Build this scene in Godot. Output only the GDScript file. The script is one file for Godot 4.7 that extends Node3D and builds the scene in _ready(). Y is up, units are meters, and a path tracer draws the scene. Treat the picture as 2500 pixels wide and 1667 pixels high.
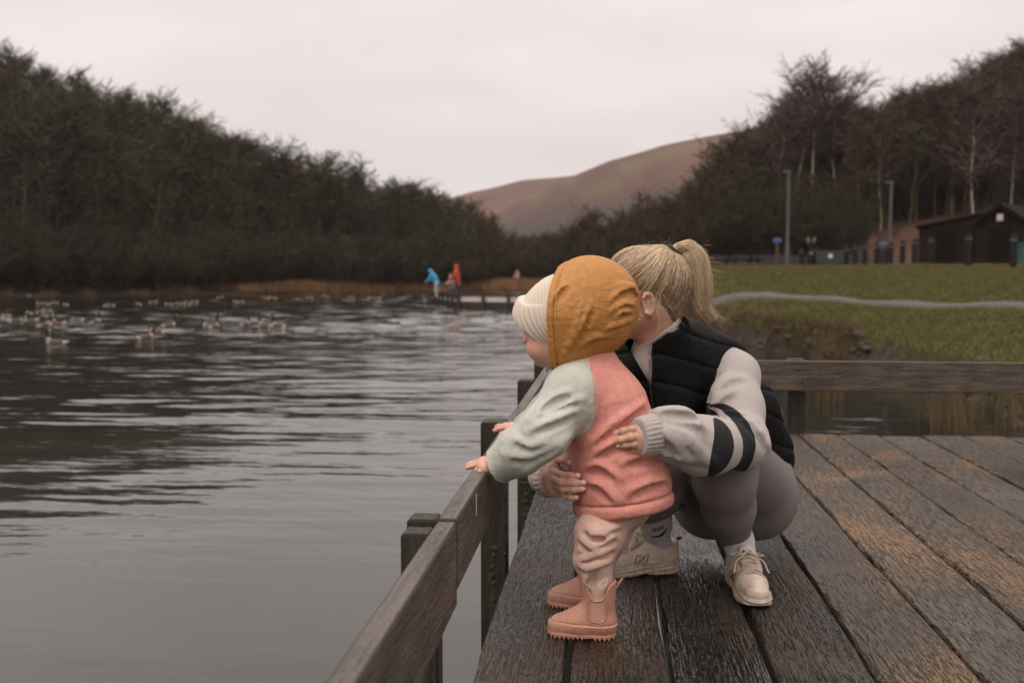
extends Node3D
# A toddler and a woman on a wooden jetty by a winter lake. Units are metres, y is up; the deck's top is y = 0, the water lies 0.8 m lower.

const WATER := -0.8
var mats := {}
var used_names := {}
var noise_a := FastNoiseLite.new()
var noise_b := FastNoiseLite.new()
var noise_c := FastNoiseLite.new()

# ---------------------------------------------------------------- naming and grouping
func numbered(called: String) -> String:
	var n: int = used_names.get(called, 0)
	used_names[called] = n + 1
	return called if n == 0 else "%s_%03d" % [called, n]

func thing(called: String, label: String, category: String, where := Vector3.ZERO, turn := 0.0, group := "") -> Node3D:
	var o := Node3D.new()
	o.name = numbered(called)
	add_child(o, true)
	o.position = where
	o.rotation.y = turn
	tag(o, label, category, group)
	return o

func tag(o: Node, label: String, category: String, group := "") -> void:
	o.set_meta("label", label)
	o.set_meta("category", category)
	if group:
		o.set_meta("group", group)

func part(called: String, mesh: Mesh, m: Material, parent: Node) -> MeshInstance3D:
	var o := MeshInstance3D.new()
	o.mesh = mesh
	o.material_override = m
	o.name = called
	if parent == self:
		o.name = numbered(called)
	else:
		var n := 0
		for c in parent.get_children():
			if str(c.name) == called or str(c.name).begins_with(called + "_") and str(c.name).right(3).is_valid_int():
				n += 1
		if n:
			o.name = "%s_%03d" % [called, n]
	parent.add_child(o, true)
	return o

func structure(called: String, mesh: Mesh, m: Material) -> MeshInstance3D:
	var o := part(called, mesh, m, self)
	o.set_meta("kind", "structure")
	return o

func mat(color: Color, rough := 0.8, extra := {}) -> StandardMaterial3D:
	var m := StandardMaterial3D.new()
	m.albedo_color = Color(color.r, color.g, color.b).linear_to_srgb()
	m.roughness = rough
	for k in extra:
		m.set(k, extra[k])
	return m

# ---------------------------------------------------------------- plain meshes
class Geo:
	var v := PackedVector3Array()
	var n := PackedVector3Array()
	var u := PackedVector2Array()
	var c := PackedColorArray()
	var i := PackedInt32Array()

	func mesh() -> ArrayMesh:
		var a := []
		a.resize(Mesh.ARRAY_MAX)
		a[Mesh.ARRAY_VERTEX] = v
		if n.size() != v.size():
			make_normals()
		a[Mesh.ARRAY_NORMAL] = n
		if u.size() == v.size():
			a[Mesh.ARRAY_TEX_UV] = u
		if c.size() == v.size():
			a[Mesh.ARRAY_COLOR] = c
		a[Mesh.ARRAY_INDEX] = i
		var m := ArrayMesh.new()
		m.add_surface_from_arrays(Mesh.PRIMITIVE_TRIANGLES, a)
		return m

	func make_normals() -> void:
		n.resize(v.size())
		n.fill(Vector3.ZERO)
		for t in range(0, i.size(), 3):
			var a := v[i[t]]
			var k := (v[i[t + 2]] - a).cross(v[i[t + 1]] - a)
			for j in 3:
				n[i[t + j]] += k
		for j in n.size():
			n[j] = n[j].normalized()

	func move(t: Transform3D) -> Geo:
		for j in v.size():
			v[j] = t * v[j]
		for j in n.size():
			n[j] = (t.basis * n[j]).normalized()
		if t.basis.determinant() < 0.0:
			for j in range(0, i.size(), 3):
				var s := i[j]
				i[j] = i[j + 1]
				i[j + 1] = s
		return self

	func add(o: Geo) -> Geo:
		if n.size() != v.size():
			make_normals()
		if o.n.size() != o.v.size():
			o.make_normals()
		var at := v.size()
		v.append_array(o.v)
		n.append_array(o.n)
		u.append_array(o.u)
		c.append_array(o.c)
		for j in o.i:
			i.append(j + at)
		return self

	# a quad strip grid: rows of the same length, points in reading order
	func grid(rows: int, cols: int, at: int, flip := false) -> void:
		for r in rows - 1:
			for k in cols - 1:
				var p := at + r * cols + k
				if flip:
					i.append_array([p, p + cols, p + 1, p + 1, p + cols, p + cols + 1])
				else:
					i.append_array([p, p + 1, p + cols, p + 1, p + cols + 1, p + cols])

	func face(a: Vector3, b: Vector3, d: Vector3, e: Vector3) -> void:      # a flat quad, seen from its front the corners run clockwise
		var at := v.size()
		var k := (e - a).cross(b - a).normalized()
		for p in [a, b, d, e]:
			v.append(p)
			n.append(k)
		var w := (b - a).length()
		var h := (e - a).length()
		u.append_array([Vector2(0, 0), Vector2(w, 0), Vector2(w, h), Vector2(0, h)])
		i.append_array([at, at + 1, at + 2, at, at + 2, at + 3])

	# a box with bevelled edges; uv runs along the longest side, in metres
	func box(lo: Vector3, hi: Vector3, bevel := 0.004) -> Geo:
		var mid := (lo + hi) / 2
		var h := (hi - lo) / 2
		var b := minf(bevel, minf(h.x, minf(h.y, h.z)) * 0.45)
		var long := 0
		if h.y > h[long]:
			long = 1
		if h.z > h[long]:
			long = 2
		var ids := {}
		for axis in 3:
			for s in [-1.0, 1.0]:
				var o := (axis + 1) % 3
				var p := (axis + 2) % 3
				for st in [-1.0, 1.0]:
					for tt in [-1.0, 1.0]:
						var q := Vector3.ZERO
						q[axis] = s * h[axis]
						q[o] = st * (h[o] - b)
						q[p] = tt * (h[p] - b)
						ids[[axis, s, st, tt]] = v.size()
						v.append(mid + q)
						var k := Vector3.ZERO
						k[axis] = s
						n.append(k)
						var along: float = q[long]
						var across: float
						if axis == long:
							along = q[o]
							across = q[p]
						else:
							across = q[3 - axis - long] + (0.37 * axis)
						u.append(Vector2(along + s * 0.11, across + s * 0.23))
				var f := [ids[[axis, s, -1.0, -1.0]], ids[[axis, s, 1.0, -1.0]], ids[[axis, s, 1.0, 1.0]], ids[[axis, s, -1.0, 1.0]]]
				if s > 0:
					i.append_array([f[0], f[2], f[1], f[0], f[3], f[2]])
				else:
					i.append_array([f[0], f[1], f[2], f[0], f[2], f[3]])
		# bevel strips and corners
		for axis in 3:
			var o := (axis + 1) % 3
			for s in [-1.0, 1.0]:
				for t in [-1.0, 1.0]:
					# edge between face (axis, s) and face (o, t), running along p
					var a0: int = ids[[axis, s, t, -1.0]]
					var a1: int = ids[[axis, s, t, 1.0]]
					var b0: int = ids[[o, t, -1.0, s]]
					var b1: int = ids[[o, t, 1.0, s]]
					if s * t > 0:
						i.append_array([a0, a1, b0, b0, a1, b1])
					else:
						i.append_array([a0, b0, a1, a1, b0, b1])
		for sx in [-1.0, 1.0]:
			for sy in [-1.0, 1.0]:
				for sz in [-1.0, 1.0]:
					var x: int = ids[[0, sx, sy, sz]]
					var y: int = ids[[1, sy, sz, sx]]
					var z: int = ids[[2, sz, sx, sy]]
					if sx * sy * sz > 0:
						i.append_array([x, z, y])
					else:
						i.append_array([x, y, z])
		return self

	# a round tube along points, radius per point or one for all
	func tube(pts: PackedVector3Array, radii, sides := 6, cap := true, color := Color(0, 0, 0, 0)) -> Geo:
		var at := v.size()
		var m := pts.size()
		var side := Vector3.ZERO
		for k in m:
			var dir := (pts[mini(k + 1, m - 1)] - pts[maxi(k - 1, 0)]).normalized()
			if k == 0:
				side = dir.cross(Vector3(0.31, 0.82, 0.48)).normalized()
			side = (side - dir * side.dot(dir)).normalized()
			var up := dir.cross(side)
			var r: float = radii if radii is float else radii[k]
			for s in sides:
				var w := TAU * s / sides
				var k2 := side * cos(w) + up * sin(w)
				v.append(pts[k] + k2 * r)
				n.append(k2)
				u.append(Vector2(float(s) / sides, float(k)))
				if color.a > 0.0:
					c.append(color)
		for k in m - 1:
			for s in sides:
				var p := at + k * sides + s
				var q := at + k * sides + (s + 1) % sides
				i.append_array([p, p + sides, q, q, p + sides, q + sides])
		if cap:
			for e in [0, m - 1]:
				var mid := v.size()
				v.append(pts[e])
				n.append((pts[e] - pts[1 if e == 0 else m - 2]).normalized())
				u.append(Vector2(0.5, e))
				if color.a > 0.0:
					c.append(color)
				for s in sides:
					var p: int = at + e * sides + s
					var q: int = at + e * sides + (s + 1) % sides
					i.append_array([mid, p, q] if e == 0 else [mid, q, p])
		return self

	# a profile (radius, height) turned about y
	func lathe(profile: Array, sides := 16) -> Geo:
		var at := v.size()
		for p in profile:
			for s in sides + 1:
				var w := TAU * s / sides
				v.append(Vector3(p.x * cos(w), p.y, p.x * sin(w)))
				u.append(Vector2(float(s) / sides, p.y))
		grid(profile.size(), sides + 1, at)
		make_normals()
		return self

	# the part of the surface where f (one value per vertex) is positive
	func clipped(f: PackedFloat32Array) -> Geo:
		var o := Geo.new()
		var has_u := u.size() == v.size()
		var has_c := c.size() == v.size()
		var made := {}
		var fetch := func(a: int, b: int) -> int:
			var key := a * v.size() + b if a <= b else b * v.size() + a
			if made.has(key):
				return made[key]
			var t := 0.0 if a == b else f[a] / (f[a] - f[b])
			o.v.append(v[a].lerp(v[b], t))
			o.n.append(n[a].lerp(n[b], t).normalized())
			if has_u:
				o.u.append(u[a].lerp(u[b], t))
			if has_c:
				o.c.append(c[a].lerp(c[b], t))
			made[key] = o.v.size() - 1
			return o.v.size() - 1
		for t in range(0, i.size(), 3):
			var poly := PackedInt32Array()
			for j in 3:
				var a := i[t + j]
				var b := i[t + (j + 1) % 3]
				if f[a] > 0.0:
					poly.append(fetch.call(a, a))
				if (f[a] > 0.0) != (f[b] > 0.0):
					poly.append(fetch.call(a, b))
			for j in range(1, poly.size() - 1):
				o.i.append_array([poly[0], poly[j], poly[j + 1]])
		return o

	func keep(fn: Callable) -> Geo:
		var f := PackedFloat32Array()
		f.resize(v.size())
		for j in v.size():
			f[j] = fn.call(v[j])
		return clipped(f)

# ---------------------------------------------------------------- smooth bodies: tapered bones joined by a smooth minimum, meshed as surface nets
class Body:
	var a := PackedVector3Array()
	var d := PackedVector3Array()
	var il := PackedFloat32Array()
	var ra := PackedFloat32Array()
	var rd := PackedFloat32Array()
	var kk := PackedFloat32Array()
	var ax := PackedVector3Array()
	var fl := PackedFloat32Array()
	var sub := PackedByteArray()
	var all := PackedInt32Array()
	var post: Callable
	var slack := 0.0
	var most_k := 0.0
	var lo := Vector3.ONE * 1e9
	var hi := -Vector3.ONE * 1e9

	func bone(p: Vector3, q: Vector3, r0: float, r1: float, k := 0.02, axis := Vector3.ZERO, flat := 1.0, cut := false) -> Body:
		all.append(a.size())
		a.append(p)
		d.append(q - p)
		il.append(1.0 / maxf((q - p).length_squared(), 1e-9))
		ra.append(r0)
		rd.append(r1 - r0)
		kk.append(k)
		most_k = maxf(most_k, k)
		ax.append(axis.normalized())
		fl.append(1.0 / flat - 1.0)
		sub.append(1 if cut else 0)
		if not cut:
			var r := Vector3.ONE * maxf(r0, r1) * maxf(flat, 1.0) * 1.05 + Vector3.ONE * 0.01
			lo = lo.min(p - r).min(q - r)
			hi = hi.max(p + r).max(q + r)
		return self

	func chain(pts: Array, radii: Array, k := 0.02, axis := Vector3.ZERO, flat := 1.0) -> Body:
		for j in pts.size() - 1:
			bone(pts[j], pts[j + 1], radii[j], radii[j + 1], k, axis, flat)
		return self

	func ball(p: Vector3, r: float, k := 0.02, axis := Vector3.ZERO, flat := 1.0) -> Body:
		return bone(p, p + Vector3(0, 1e-4, 0), r, r, k, axis, flat)

	func cut(p: Vector3, q: Vector3, r0: float, r1: float, k := 0.01, axis := Vector3.ZERO, flat := 1.0) -> Body:
		return bone(p, q, r0, r1, k, axis, flat, true)

	func dist(p: Vector3, ids: PackedInt32Array) -> float:
		var best := 1e3
		for j in ids:
			var q := p - a[j]
			q -= d[j] * clampf(q.dot(d[j]) * il[j], 0.0, 1.0)
			var t := clampf((p - a[j]).dot(d[j]) * il[j], 0.0, 1.0)
			if fl[j] != 0.0:
				q += ax[j] * (q.dot(ax[j]) * fl[j])
			var e := q.length() - (ra[j] + rd[j] * t)
			var k := kk[j]
			if sub[j]:
				var h := k - absf(best + e)
				best = maxf(best, -e)
				if h > 0.0:
					best += h * h * 0.25 / k
			else:
				var h := k - absf(best - e)
				best = minf(best, e)
				if h > 0.0:
					best -= h * h * 0.25 / k
		return best

	func value(p: Vector3, ids: PackedInt32Array) -> float:
		var e := dist(p, ids)
		return post.call(p, e) if post.is_valid() else e

	func normal(p: Vector3, ids: PackedInt32Array, e := 0.0015) -> Vector3:
		var k := Vector3(1, -1, -1) * value(p + Vector3(e, -e, -e), ids) + Vector3(-1, -1, 1) * value(p + Vector3(-e, -e, e), ids)
		k += Vector3(-1, 1, -1) * value(p + Vector3(-e, e, -e), ids) + Vector3(1, 1, 1) * value(p + Vector3(e, e, e), ids)
		return k.normalized()

	# the nearest point of the surface, for trim that lies on it
	func snap(p: Vector3, lift := 0.0, steps := 6) -> Vector3:
		for s in steps:
			var e := value(p, all)
			p -= normal(p, all) * (e - lift) * 0.9
		return p

	# the point of the surface met first on the way from p along dir
	func hit(p: Vector3, dir: Vector3, lift := 0.0, most := 1.0) -> Vector3:
		var t := 0.0
		for s in 60:
			var e := value(p + dir * t, all) - lift
			if e < 0.0003 or t > most:
				break
			t += e * 0.7
		return p + dir * t

	func near(p: Vector3, reach: float, ids: PackedInt32Array) -> PackedInt32Array:
		var o := PackedInt32Array()
		for j in ids:
			var q := p - a[j]
			var t := clampf(q.dot(d[j]) * il[j], 0.0, 1.0)
			q -= d[j] * t
			if fl[j] != 0.0:
				q += ax[j] * (q.dot(ax[j]) * fl[j])
			var s := 1.0 / (1.0 + maxf(fl[j], 0.0))
			if (q.length() - (ra[j] + rd[j] * t)) * s < reach + most_k * 1.6:
				o.append(j)
		return o

	func geo(cell: float, from := Vector3.INF, to := Vector3.INF) -> Geo:
		var b0 := lo - Vector3.ONE * (slack + cell) if from == Vector3.INF else from
		var b1 := hi + Vector3.ONE * (slack + cell) if to == Vector3.INF else to
		var big := 16
		var size := Vector3i(((b1 - b0) / (cell * big)).ceil())
		var jobs: Array[Vector3i] = []
		for z in size.z:
			for y in size.y:
				for x in size.x:
					jobs.append(Vector3i(x, y, z))
		var outs := []
		outs.resize(jobs.size())
		var nx := size.x * big + 8
		var ny := size.y * big + 8
		var work := func(j: int) -> void:
			outs[j] = block(jobs[j] * big, big, cell, b0, nx, ny)
		var id := WorkerThreadPool.add_group_task(work, jobs.size(), -1, true)
		WorkerThreadPool.wait_for_group_task_completion(id)
		var g := Geo.new()
		var at := {}
		for o in outs:
			if o == null:
				continue
			var base := g.v.size()
			var keys: PackedInt64Array = o[0]
			for j in keys.size():
				at[keys[j]] = base + j
			g.v.append_array(o[1])
			g.n.append_array(o[2])
		for o in outs:
			if o == null:
				continue
			var q: PackedInt64Array = o[3]
			for j in q.size():
				if not at.has(q[j]):                                       # a cell that its own block took for empty
					var cz := int(q[j] / (nx * ny))
					var cy := int((q[j] - cz * nx * ny) / nx)
					var p := b0 + Vector3(q[j] - cz * nx * ny - cy * nx + 0.5, cy + 0.5, cz + 0.5) * cell
					var k := normal(p, all, cell * 0.3)
					at[q[j]] = g.v.size()
					g.v.append(p - k * clampf(value(p, all), -cell * 0.6, cell * 0.6))
					g.n.append(k)
			for j in range(0, q.size(), 4):
				var w: int = at.get(q[j], -1)
				var x: int = at.get(q[j + 1], -1)
				var y: int = at.get(q[j + 2], -1)
				var z: int = at.get(q[j + 3], -1)
				if w < 0 or x < 0 or y < 0 or z < 0:
					continue
				if g.v[w].distance_squared_to(g.v[y]) < g.v[x].distance_squared_to(g.v[z]):
					g.i.append_array([w, x, y, w, y, z])
				else:
					g.i.append_array([w, x, z, x, y, z])
		return g

	func block(at: Vector3i, big: int, cell: float, origin: Vector3, nx: int, ny: int):
		var ids := near(origin + (Vector3(at) + Vector3.ONE * big * 0.5) * cell, cell * big * 0.87 + slack, all)
		if ids.is_empty():
			return null
		var keys := PackedInt64Array()
		var vs := PackedVector3Array()
		var ns := PackedVector3Array()
		var quads := PackedInt64Array()
		var few := 4
		var vals := PackedFloat32Array()
		vals.resize(125)
		var sy := nx
		var sz := nx * ny
		for bz in range(0, big, few):
			for by in range(0, big, few):
				for bx in range(0, big, few):
					var c0 := at + Vector3i(bx, by, bz)
					var mid := origin + (Vector3(c0) + Vector3.ONE * few * 0.5) * cell
					var hd := cell * few * 0.87 + slack
					var mine := near(mid, hd, ids)
					if mine.is_empty():
						continue
					if not post.is_valid() and dist(mid, mine) < -hd * 3.0 - 0.004:
						continue
					var q := 0
					var inside := 0
					for z in 5:
						for y in 5:
							for x in 5:
								var e := value(origin + (Vector3(c0) + Vector3(x, y, z)) * cell, mine)
								vals[q] = e
								if e < 0.0:
									inside += 1
								q += 1
					if inside == 0 or inside == 125:
						continue
					for z in 4:
						for y in 4:
							for x in 4:
								var o := x + y * 5 + z * 25
								var s := vals[o] < 0.0
								var key := (c0.x + x) + (c0.y + y) * sy + (c0.z + z) * sz
								# edges from this lattice point
								if s != (vals[o + 1] < 0.0):
									if s:
										quads.append_array([key, key - sz, key - sy - sz, key - sy])
									else:
										quads.append_array([key, key - sy, key - sy - sz, key - sz])
								if s != (vals[o + 5] < 0.0):
									if s:
										quads.append_array([key, key - 1, key - 1 - sz, key - sz])
									else:
										quads.append_array([key, key - sz, key - 1 - sz, key - 1])
								if s != (vals[o + 25] < 0.0):
									if s:
										quads.append_array([key, key - sy, key - 1 - sy, key - 1])
									else:
										quads.append_array([key, key - 1, key - 1 - sy, key - sy])
								# the cell's vertex
								var sum := Vector3.ZERO
								var n := 0
								for k in 4:
									var yy := k & 1
									var zz := k >> 1
									var e0 := vals[o + yy * 5 + zz * 25]
									var e1 := vals[o + 1 + yy * 5 + zz * 25]
									if (e0 < 0.0) != (e1 < 0.0):
										sum += Vector3(e0 / (e0 - e1), yy, zz)
										n += 1
									e0 = vals[o + yy + zz * 25]
									e1 = vals[o + 5 + yy + zz * 25]
									if (e0 < 0.0) != (e1 < 0.0):
										sum += Vector3(yy, e0 / (e0 - e1), zz)
										n += 1
									e0 = vals[o + yy + zz * 5]
									e1 = vals[o + 25 + yy + zz * 5]
									if (e0 < 0.0) != (e1 < 0.0):
										sum += Vector3(yy, zz, e0 / (e0 - e1))
										n += 1
								if n == 0:
									continue
								var p := origin + (Vector3(c0) + Vector3(x, y, z) + sum / n) * cell
								var k2 := normal(p, mine, cell * 0.3)
								keys.append(key)
								vs.append(p - k2 * clampf(value(p, mine), -cell * 0.4, cell * 0.4))
								ns.append(k2)
		if keys.is_empty():
			return null
		return [keys, vs, ns, quads]

# ---------------------------------------------------------------- computed textures
func noise(seed_: int, freq: float, octaves := 3, kind := FastNoiseLite.TYPE_SIMPLEX_SMOOTH, fractal := FastNoiseLite.FRACTAL_FBM) -> FastNoiseLite:
	var n := FastNoiseLite.new()
	n.seed = seed_
	n.frequency = freq
	n.noise_type = kind
	n.fractal_type = fractal
	n.fractal_octaves = octaves
	return n

func layer(n: FastNoiseLite, w: int, h: int, to_w: int, to_h: int) -> PackedByteArray:
	var im := n.get_seamless_image(w, h)
	im.convert(Image.FORMAT_L8)
	if w != to_w or h != to_h:
		im.resize(to_w, to_h, Image.INTERPOLATE_CUBIC)
	return im.get_data()

func tex(im: Image) -> ImageTexture:
	return ImageTexture.create_from_image(im)

func rows_in_threads(h: int, work: Callable) -> void:
	var id := WorkerThreadPool.add_group_task(work, h, -1, true)
	WorkerThreadPool.wait_for_group_task_completion(id)

# weathered wet boards: 2.4 m along u, 1.05 m (five boards) across v; dark wet grain, raw tan flecks where the surface is worn, cracks
func make_wood() -> void:
	var w := 2048
	var h := 1024
	var fleck := layer(noise(3, 0.12, 4), 640, h, w, h)
	var patch := layer(noise(5, 0.022, 3), 128, 64, w, h)
	var grain := layer(noise(7, 0.11, 3), 160, h, w, h)
	var crack := layer(crack_noise(), 256, h, w, h)
	var grit := layer(noise(11, 0.3, 2), 1024, 512, w, h)
	var broad := layer(noise(13, 0.03, 2), 64, 64, w, h)
	var rows_a := []
	var rows_o := []
	var rows_h := []
	rows_a.resize(h)
	rows_o.resize(h)
	rows_h.resize(h)
	var work := func(y: int) -> void:
		var ra := PackedByteArray()
		var ro := PackedByteArray()
		var rh := PackedByteArray()
		ra.resize(w * 3)
		ro.resize(w)
		rh.resize(w)
		for x in w:
			var p := y * w + x
			var g := grain[p] / 255.0 - 0.5
			var f := fleck[p] / 255.0 - 0.5
			var pm := patch[p] / 255.0 - 0.5
			var gt := grit[p] / 255.0 - 0.5
			var b := broad[p] / 255.0 - 0.5
			var worn := smoothstep(0.06, 0.30, f * 0.8 + pm * 1.0 + g * 0.35 + gt * 0.35)
			var cr := smoothstep(0.80, 0.93, crack[p] / 255.0 + gt * 0.25 + b * 0.25)
			var hh := clampf(0.5 + g * 0.7 + gt * 0.14 + worn * 0.22 - cr * 0.75 + f * 0.2, 0.0, 1.0)
			var tone := clampf(1.0 + g * 1.2 + gt * 0.7 + b * 0.8 - cr * 0.8, 0.16, 2.2)
			var dark := Vector3(0.078, 0.063, 0.049) * tone
			var tan_ := Vector3(0.195, 0.126, 0.078) * clampf(1.0 + g * 1.0 + gt * 0.9 + b * 0.4, 0.3, 1.8)
			var k := dark.lerp(tan_, worn * 0.85 * (1.0 - cr * 0.8))
			ra[x * 3] = clampi(int(pow(k.x, 1.0 / 2.2) * 255.0), 0, 255)
			ra[x * 3 + 1] = clampi(int(pow(k.y, 1.0 / 2.2) * 255.0), 0, 255)
			ra[x * 3 + 2] = clampi(int(pow(k.z, 1.0 / 2.2) * 255.0), 0, 255)
			ro[x] = clampi(int(255.0 * (0.52 + worn * 0.2 + pm * 0.30 + b * 0.35 + gt * 0.3)), 50, 235)
			rh[x] = int(hh * 255.0)
		rows_a[y] = ra
		rows_o[y] = ro
		rows_h[y] = rh
	rows_in_threads(h, work)
	var da := PackedByteArray()
	var dr := PackedByteArray()
	var dh := PackedByteArray()
	for y in h:
		da.append_array(rows_a[y])
		dr.append_array(rows_o[y])
		dh.append_array(rows_h[y])
	var ta := tex(Image.create_from_data(w, h, false, Image.FORMAT_RGB8, da))
	var tr := tex(Image.create_from_data(w, h, false, Image.FORMAT_L8, dr))
	var th := tex(Image.create_from_data(w, h, false, Image.FORMAT_L8, dh))
	var m := mat(Color(1, 1, 1), 1.0, {"albedo_texture": ta, "roughness_texture": tr, "heightmap_enabled": true, "heightmap_texture": th, "heightmap_scale": 0.6, "metallic_specular": 0.3})
	mats.plank = m
	# boards differ: [albedo, roughness, relief]
	mats.planks = []
	for k in [[0.38, 0.66, 0.8], [0.25, 0.42, 0.45], [0.50, 0.82, 0.75], [0.90, 0.98, 0.7], [1.0, 1.0, 0.65], [0.82, 0.95, 0.75]]:
		var o: StandardMaterial3D = m.duplicate()
		o.albedo_color = Color(k[0], k[0] * 0.985, k[0] * 0.96).linear_to_srgb() if k[0] <= 1.0 else Color(1, 1, 1)
		o.roughness = k[1]
		o.heightmap_scale = k[2]
		o.metallic_specular = 0.5 if k[1] < 0.7 else 0.3
		mats.planks.append(o)
	var r: StandardMaterial3D = m.duplicate()
	r.albedo_color = Color(1, 0.97, 0.93)
	r.metallic_specular = 0.5
	r.albedo_texture = mottle_long(15, Color(0.040, 0.032, 0.025), Color(0.110, 0.088, 0.068))
	r.uv1_scale = Vector3(1.0 / 2.4, 1.0 / 1.05, 1)
	r.heightmap_scale = 0.25
	mats.rail = r
	var s: StandardMaterial3D = r.duplicate()
	s.albedo_color = Color(0.66, 0.66, 0.60)
	mats.post = s

func crack_noise() -> FastNoiseLite:
	var n := noise(9, 0.055, 2, FastNoiseLite.TYPE_SIMPLEX_SMOOTH, FastNoiseLite.FRACTAL_RIDGED)
	n.domain_warp_enabled = true
	n.domain_warp_amplitude = 9.0
	n.domain_warp_frequency = 0.03
	return n

# a woven or knitted or crumpled cloth's fine relief as a tiling grey texture
func crumple(seed_: int, freq: float, size := 512) -> ImageTexture:            # creased nylon: sharp thin crests over soft swells
	var n := noise(seed_, freq, 3, FastNoiseLite.TYPE_SIMPLEX_SMOOTH, FastNoiseLite.FRACTAL_RIDGED)
	n.domain_warp_enabled = true
	n.domain_warp_amplitude = 22.0
	n.domain_warp_frequency = freq * 1.5
	var a := layer(n, size, size, size, size)
	var b := layer(noise(seed_ + 1, 0.35, 2), size, size, size, size)
	var o := PackedByteArray()
	o.resize(size * size)
	for p in a.size():
		var k := a[p] / 255.0
		o[p] = int(clampf(pow(k, 3.0) * 0.85 + b[p] / 255.0 * 0.12, 0.0, 1.0) * 255.0)
	return tex(Image.create_from_data(size, size, false, Image.FORMAT_L8, o))

func cloth_height(seed_: int, freq: float, size := 256, octaves := 4) -> ImageTexture:
	var im := noise(seed_, freq, octaves).get_seamless_image(size, size)
	im.convert(Image.FORMAT_L8)
	return tex(im)

func stripes(size: int, sharp := 1.0) -> ImageTexture:                    # one period of a rib across u
	var im := Image.create(size, 4, false, Image.FORMAT_L8)
	for x in size:
		var k := pow(absf(sin(PI * (x + 0.5) / size)), sharp)
		for y in 4:
			im.set_pixel(x, y, Color(k, k, k))
	return tex(im)

# mottled albedo: colour wanders between two tones
func mottle(seed_: int, c0: Color, c1: Color, freq: float, size := 512, octaves := 5, gain := 0.55) -> ImageTexture:
	var n := noise(seed_, freq, octaves)
	n.fractal_gain = gain
	var d := layer(n, size, size, size, size)
	var o := PackedByteArray()
	o.resize(size * size * 3)
	var lut := PackedByteArray()
	for k in 256:
		var c := c0.lerp(c1, smoothstep(0.15, 0.85, k / 255.0)).linear_to_srgb()
		lut.append_array([int(c.r * 255), int(c.g * 255), int(c.b * 255)])
	for p in d.size():
		var k := d[p] * 3
		o[p * 3] = lut[k]
		o[p * 3 + 1] = lut[k + 1]
		o[p * 3 + 2] = lut[k + 2]
	return tex(Image.create_from_data(size, size, false, Image.FORMAT_RGB8, o))

# the same with the pattern drawn out along u, as grain is
func mottle_long(seed_: int, c0: Color, c1: Color) -> ImageTexture:
	var w := 1024
	var h := 512
	var a := layer(noise(seed_, 0.09, 4), 96, h, w, h)
	var b := layer(noise(seed_ + 1, 0.05, 4), 256, 256, w, h)
	var e := layer(noise(seed_ + 2, 0.35, 2), 512, 256, w, h)
	var o := PackedByteArray()
	o.resize(w * h * 3)
	for p in w * h:
		var k := clampf((a[p] * 0.5 + b[p] * 0.35 + e[p] * 0.3) / 255.0 - 0.08, 0.0, 1.0)
		var c := c0.lerp(c1, smoothstep(0.2, 0.8, k))
		o[p * 3] = int(pow(c.r, 0.4545) * 255.0)
		o[p * 3 + 1] = int(pow(c.g, 0.4545) * 255.0)
		o[p * 3 + 2] = int(pow(c.b, 0.4545) * 255.0)
	return tex(Image.create_from_data(w, h, false, Image.FORMAT_RGB8, o))

# ---------------------------------------------------------------- sky, camera, light
func make_sky() -> ImageTexture:
	var w := 512
	var h := 256
	var n := noise(21, 1.6, 4)
	var noise_e := noise(23, 4.0, 3)
	var im := Image.create(w, h, false, Image.FORMAT_RGBF)
	for y in h:
		var up := PI * (0.5 - (y + 0.5) / h)
		for x in w:
			var az := TAU * (x + 0.5) / w
			var d := Vector3(cos(up) * cos(az), sin(up), cos(up) * sin(az))
			var k := maxf(d.y, 0.0)
			# a closed cloud deck seen flatter towards the horizon
			var q := Vector3(d.x, d.y * 5.0, d.z) * 1.1
			var c := n.get_noise_3dv(q) * 0.13 + n.get_noise_3dv(q * 2.3 + Vector3(7, 3, 1)) * 0.07 + 0.05 * noise_e.get_noise_3dv(q * Vector3(1, 2.2, 1))
			var e := (0.76 + 1.0 * pow(k, 1.5)) * (1.0 + c)
			im.set_pixel(x, y, Color(e * 1.0, e * 0.915 - c * 0.02, e * 0.895 - c * 0.03))
	return tex(im)

# ---------------------------------------------------------------- the lie of the land, in metres round the jetty
func table(t: Array, x: float) -> float:
	if x <= t[0]:
		return t[1]
	for k in range(2, t.size(), 2):
		if x <= t[k]:
			var s: float = (x - t[k - 2]) / (t[k] - t[k - 2])
			return lerpf(t[k - 1], t[k + 1], s)
	return t[t.size() - 1]

const SHORE := [-180, 55, -120, 60, -60, 74, -33, 82, -20, 88, -12, 98, -8, 100, -5, 92, -3, 84, 0, 62, 3, 44, 5, 33, 7, 26, 9, 22, 12, 19.5, 14, 19, 16.5, 17, 19, 14.5, 21.6, 12, 30, 10, 60, 8, 120, 9, 180, 55]
const RIDGE_R := [-180, 150, -60, 140, -33, 140, -22, 140, -15, 150, -11, 160, -7.5, 172, -5, 195, 0, 170, 5, 150, 10, 130, 22, 138, 60, 130, 180, 150]
const RIDGE_H := [-180, 15, -60, 18, -32.8, 15, -28.7, 11.2, -24.3, 9.2, -22.5, 6.4, -19.7, 4.2, -17.3, 2.6, -14.9, 3.6, -11, 3.2, -9, 2.8, -7.5, 1.4, -6.2, 0.4, -3.7, 0.6, 0, 1.4, 2.5, 1.8, 3.7, 2.6, 5, 3.6, 6.2, 5.8, 8, 10.5, 10.4, 13, 14.3, 11, 18.6, 14, 21.6, 18, 30, 20, 60, 18, 180, 15]
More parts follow.
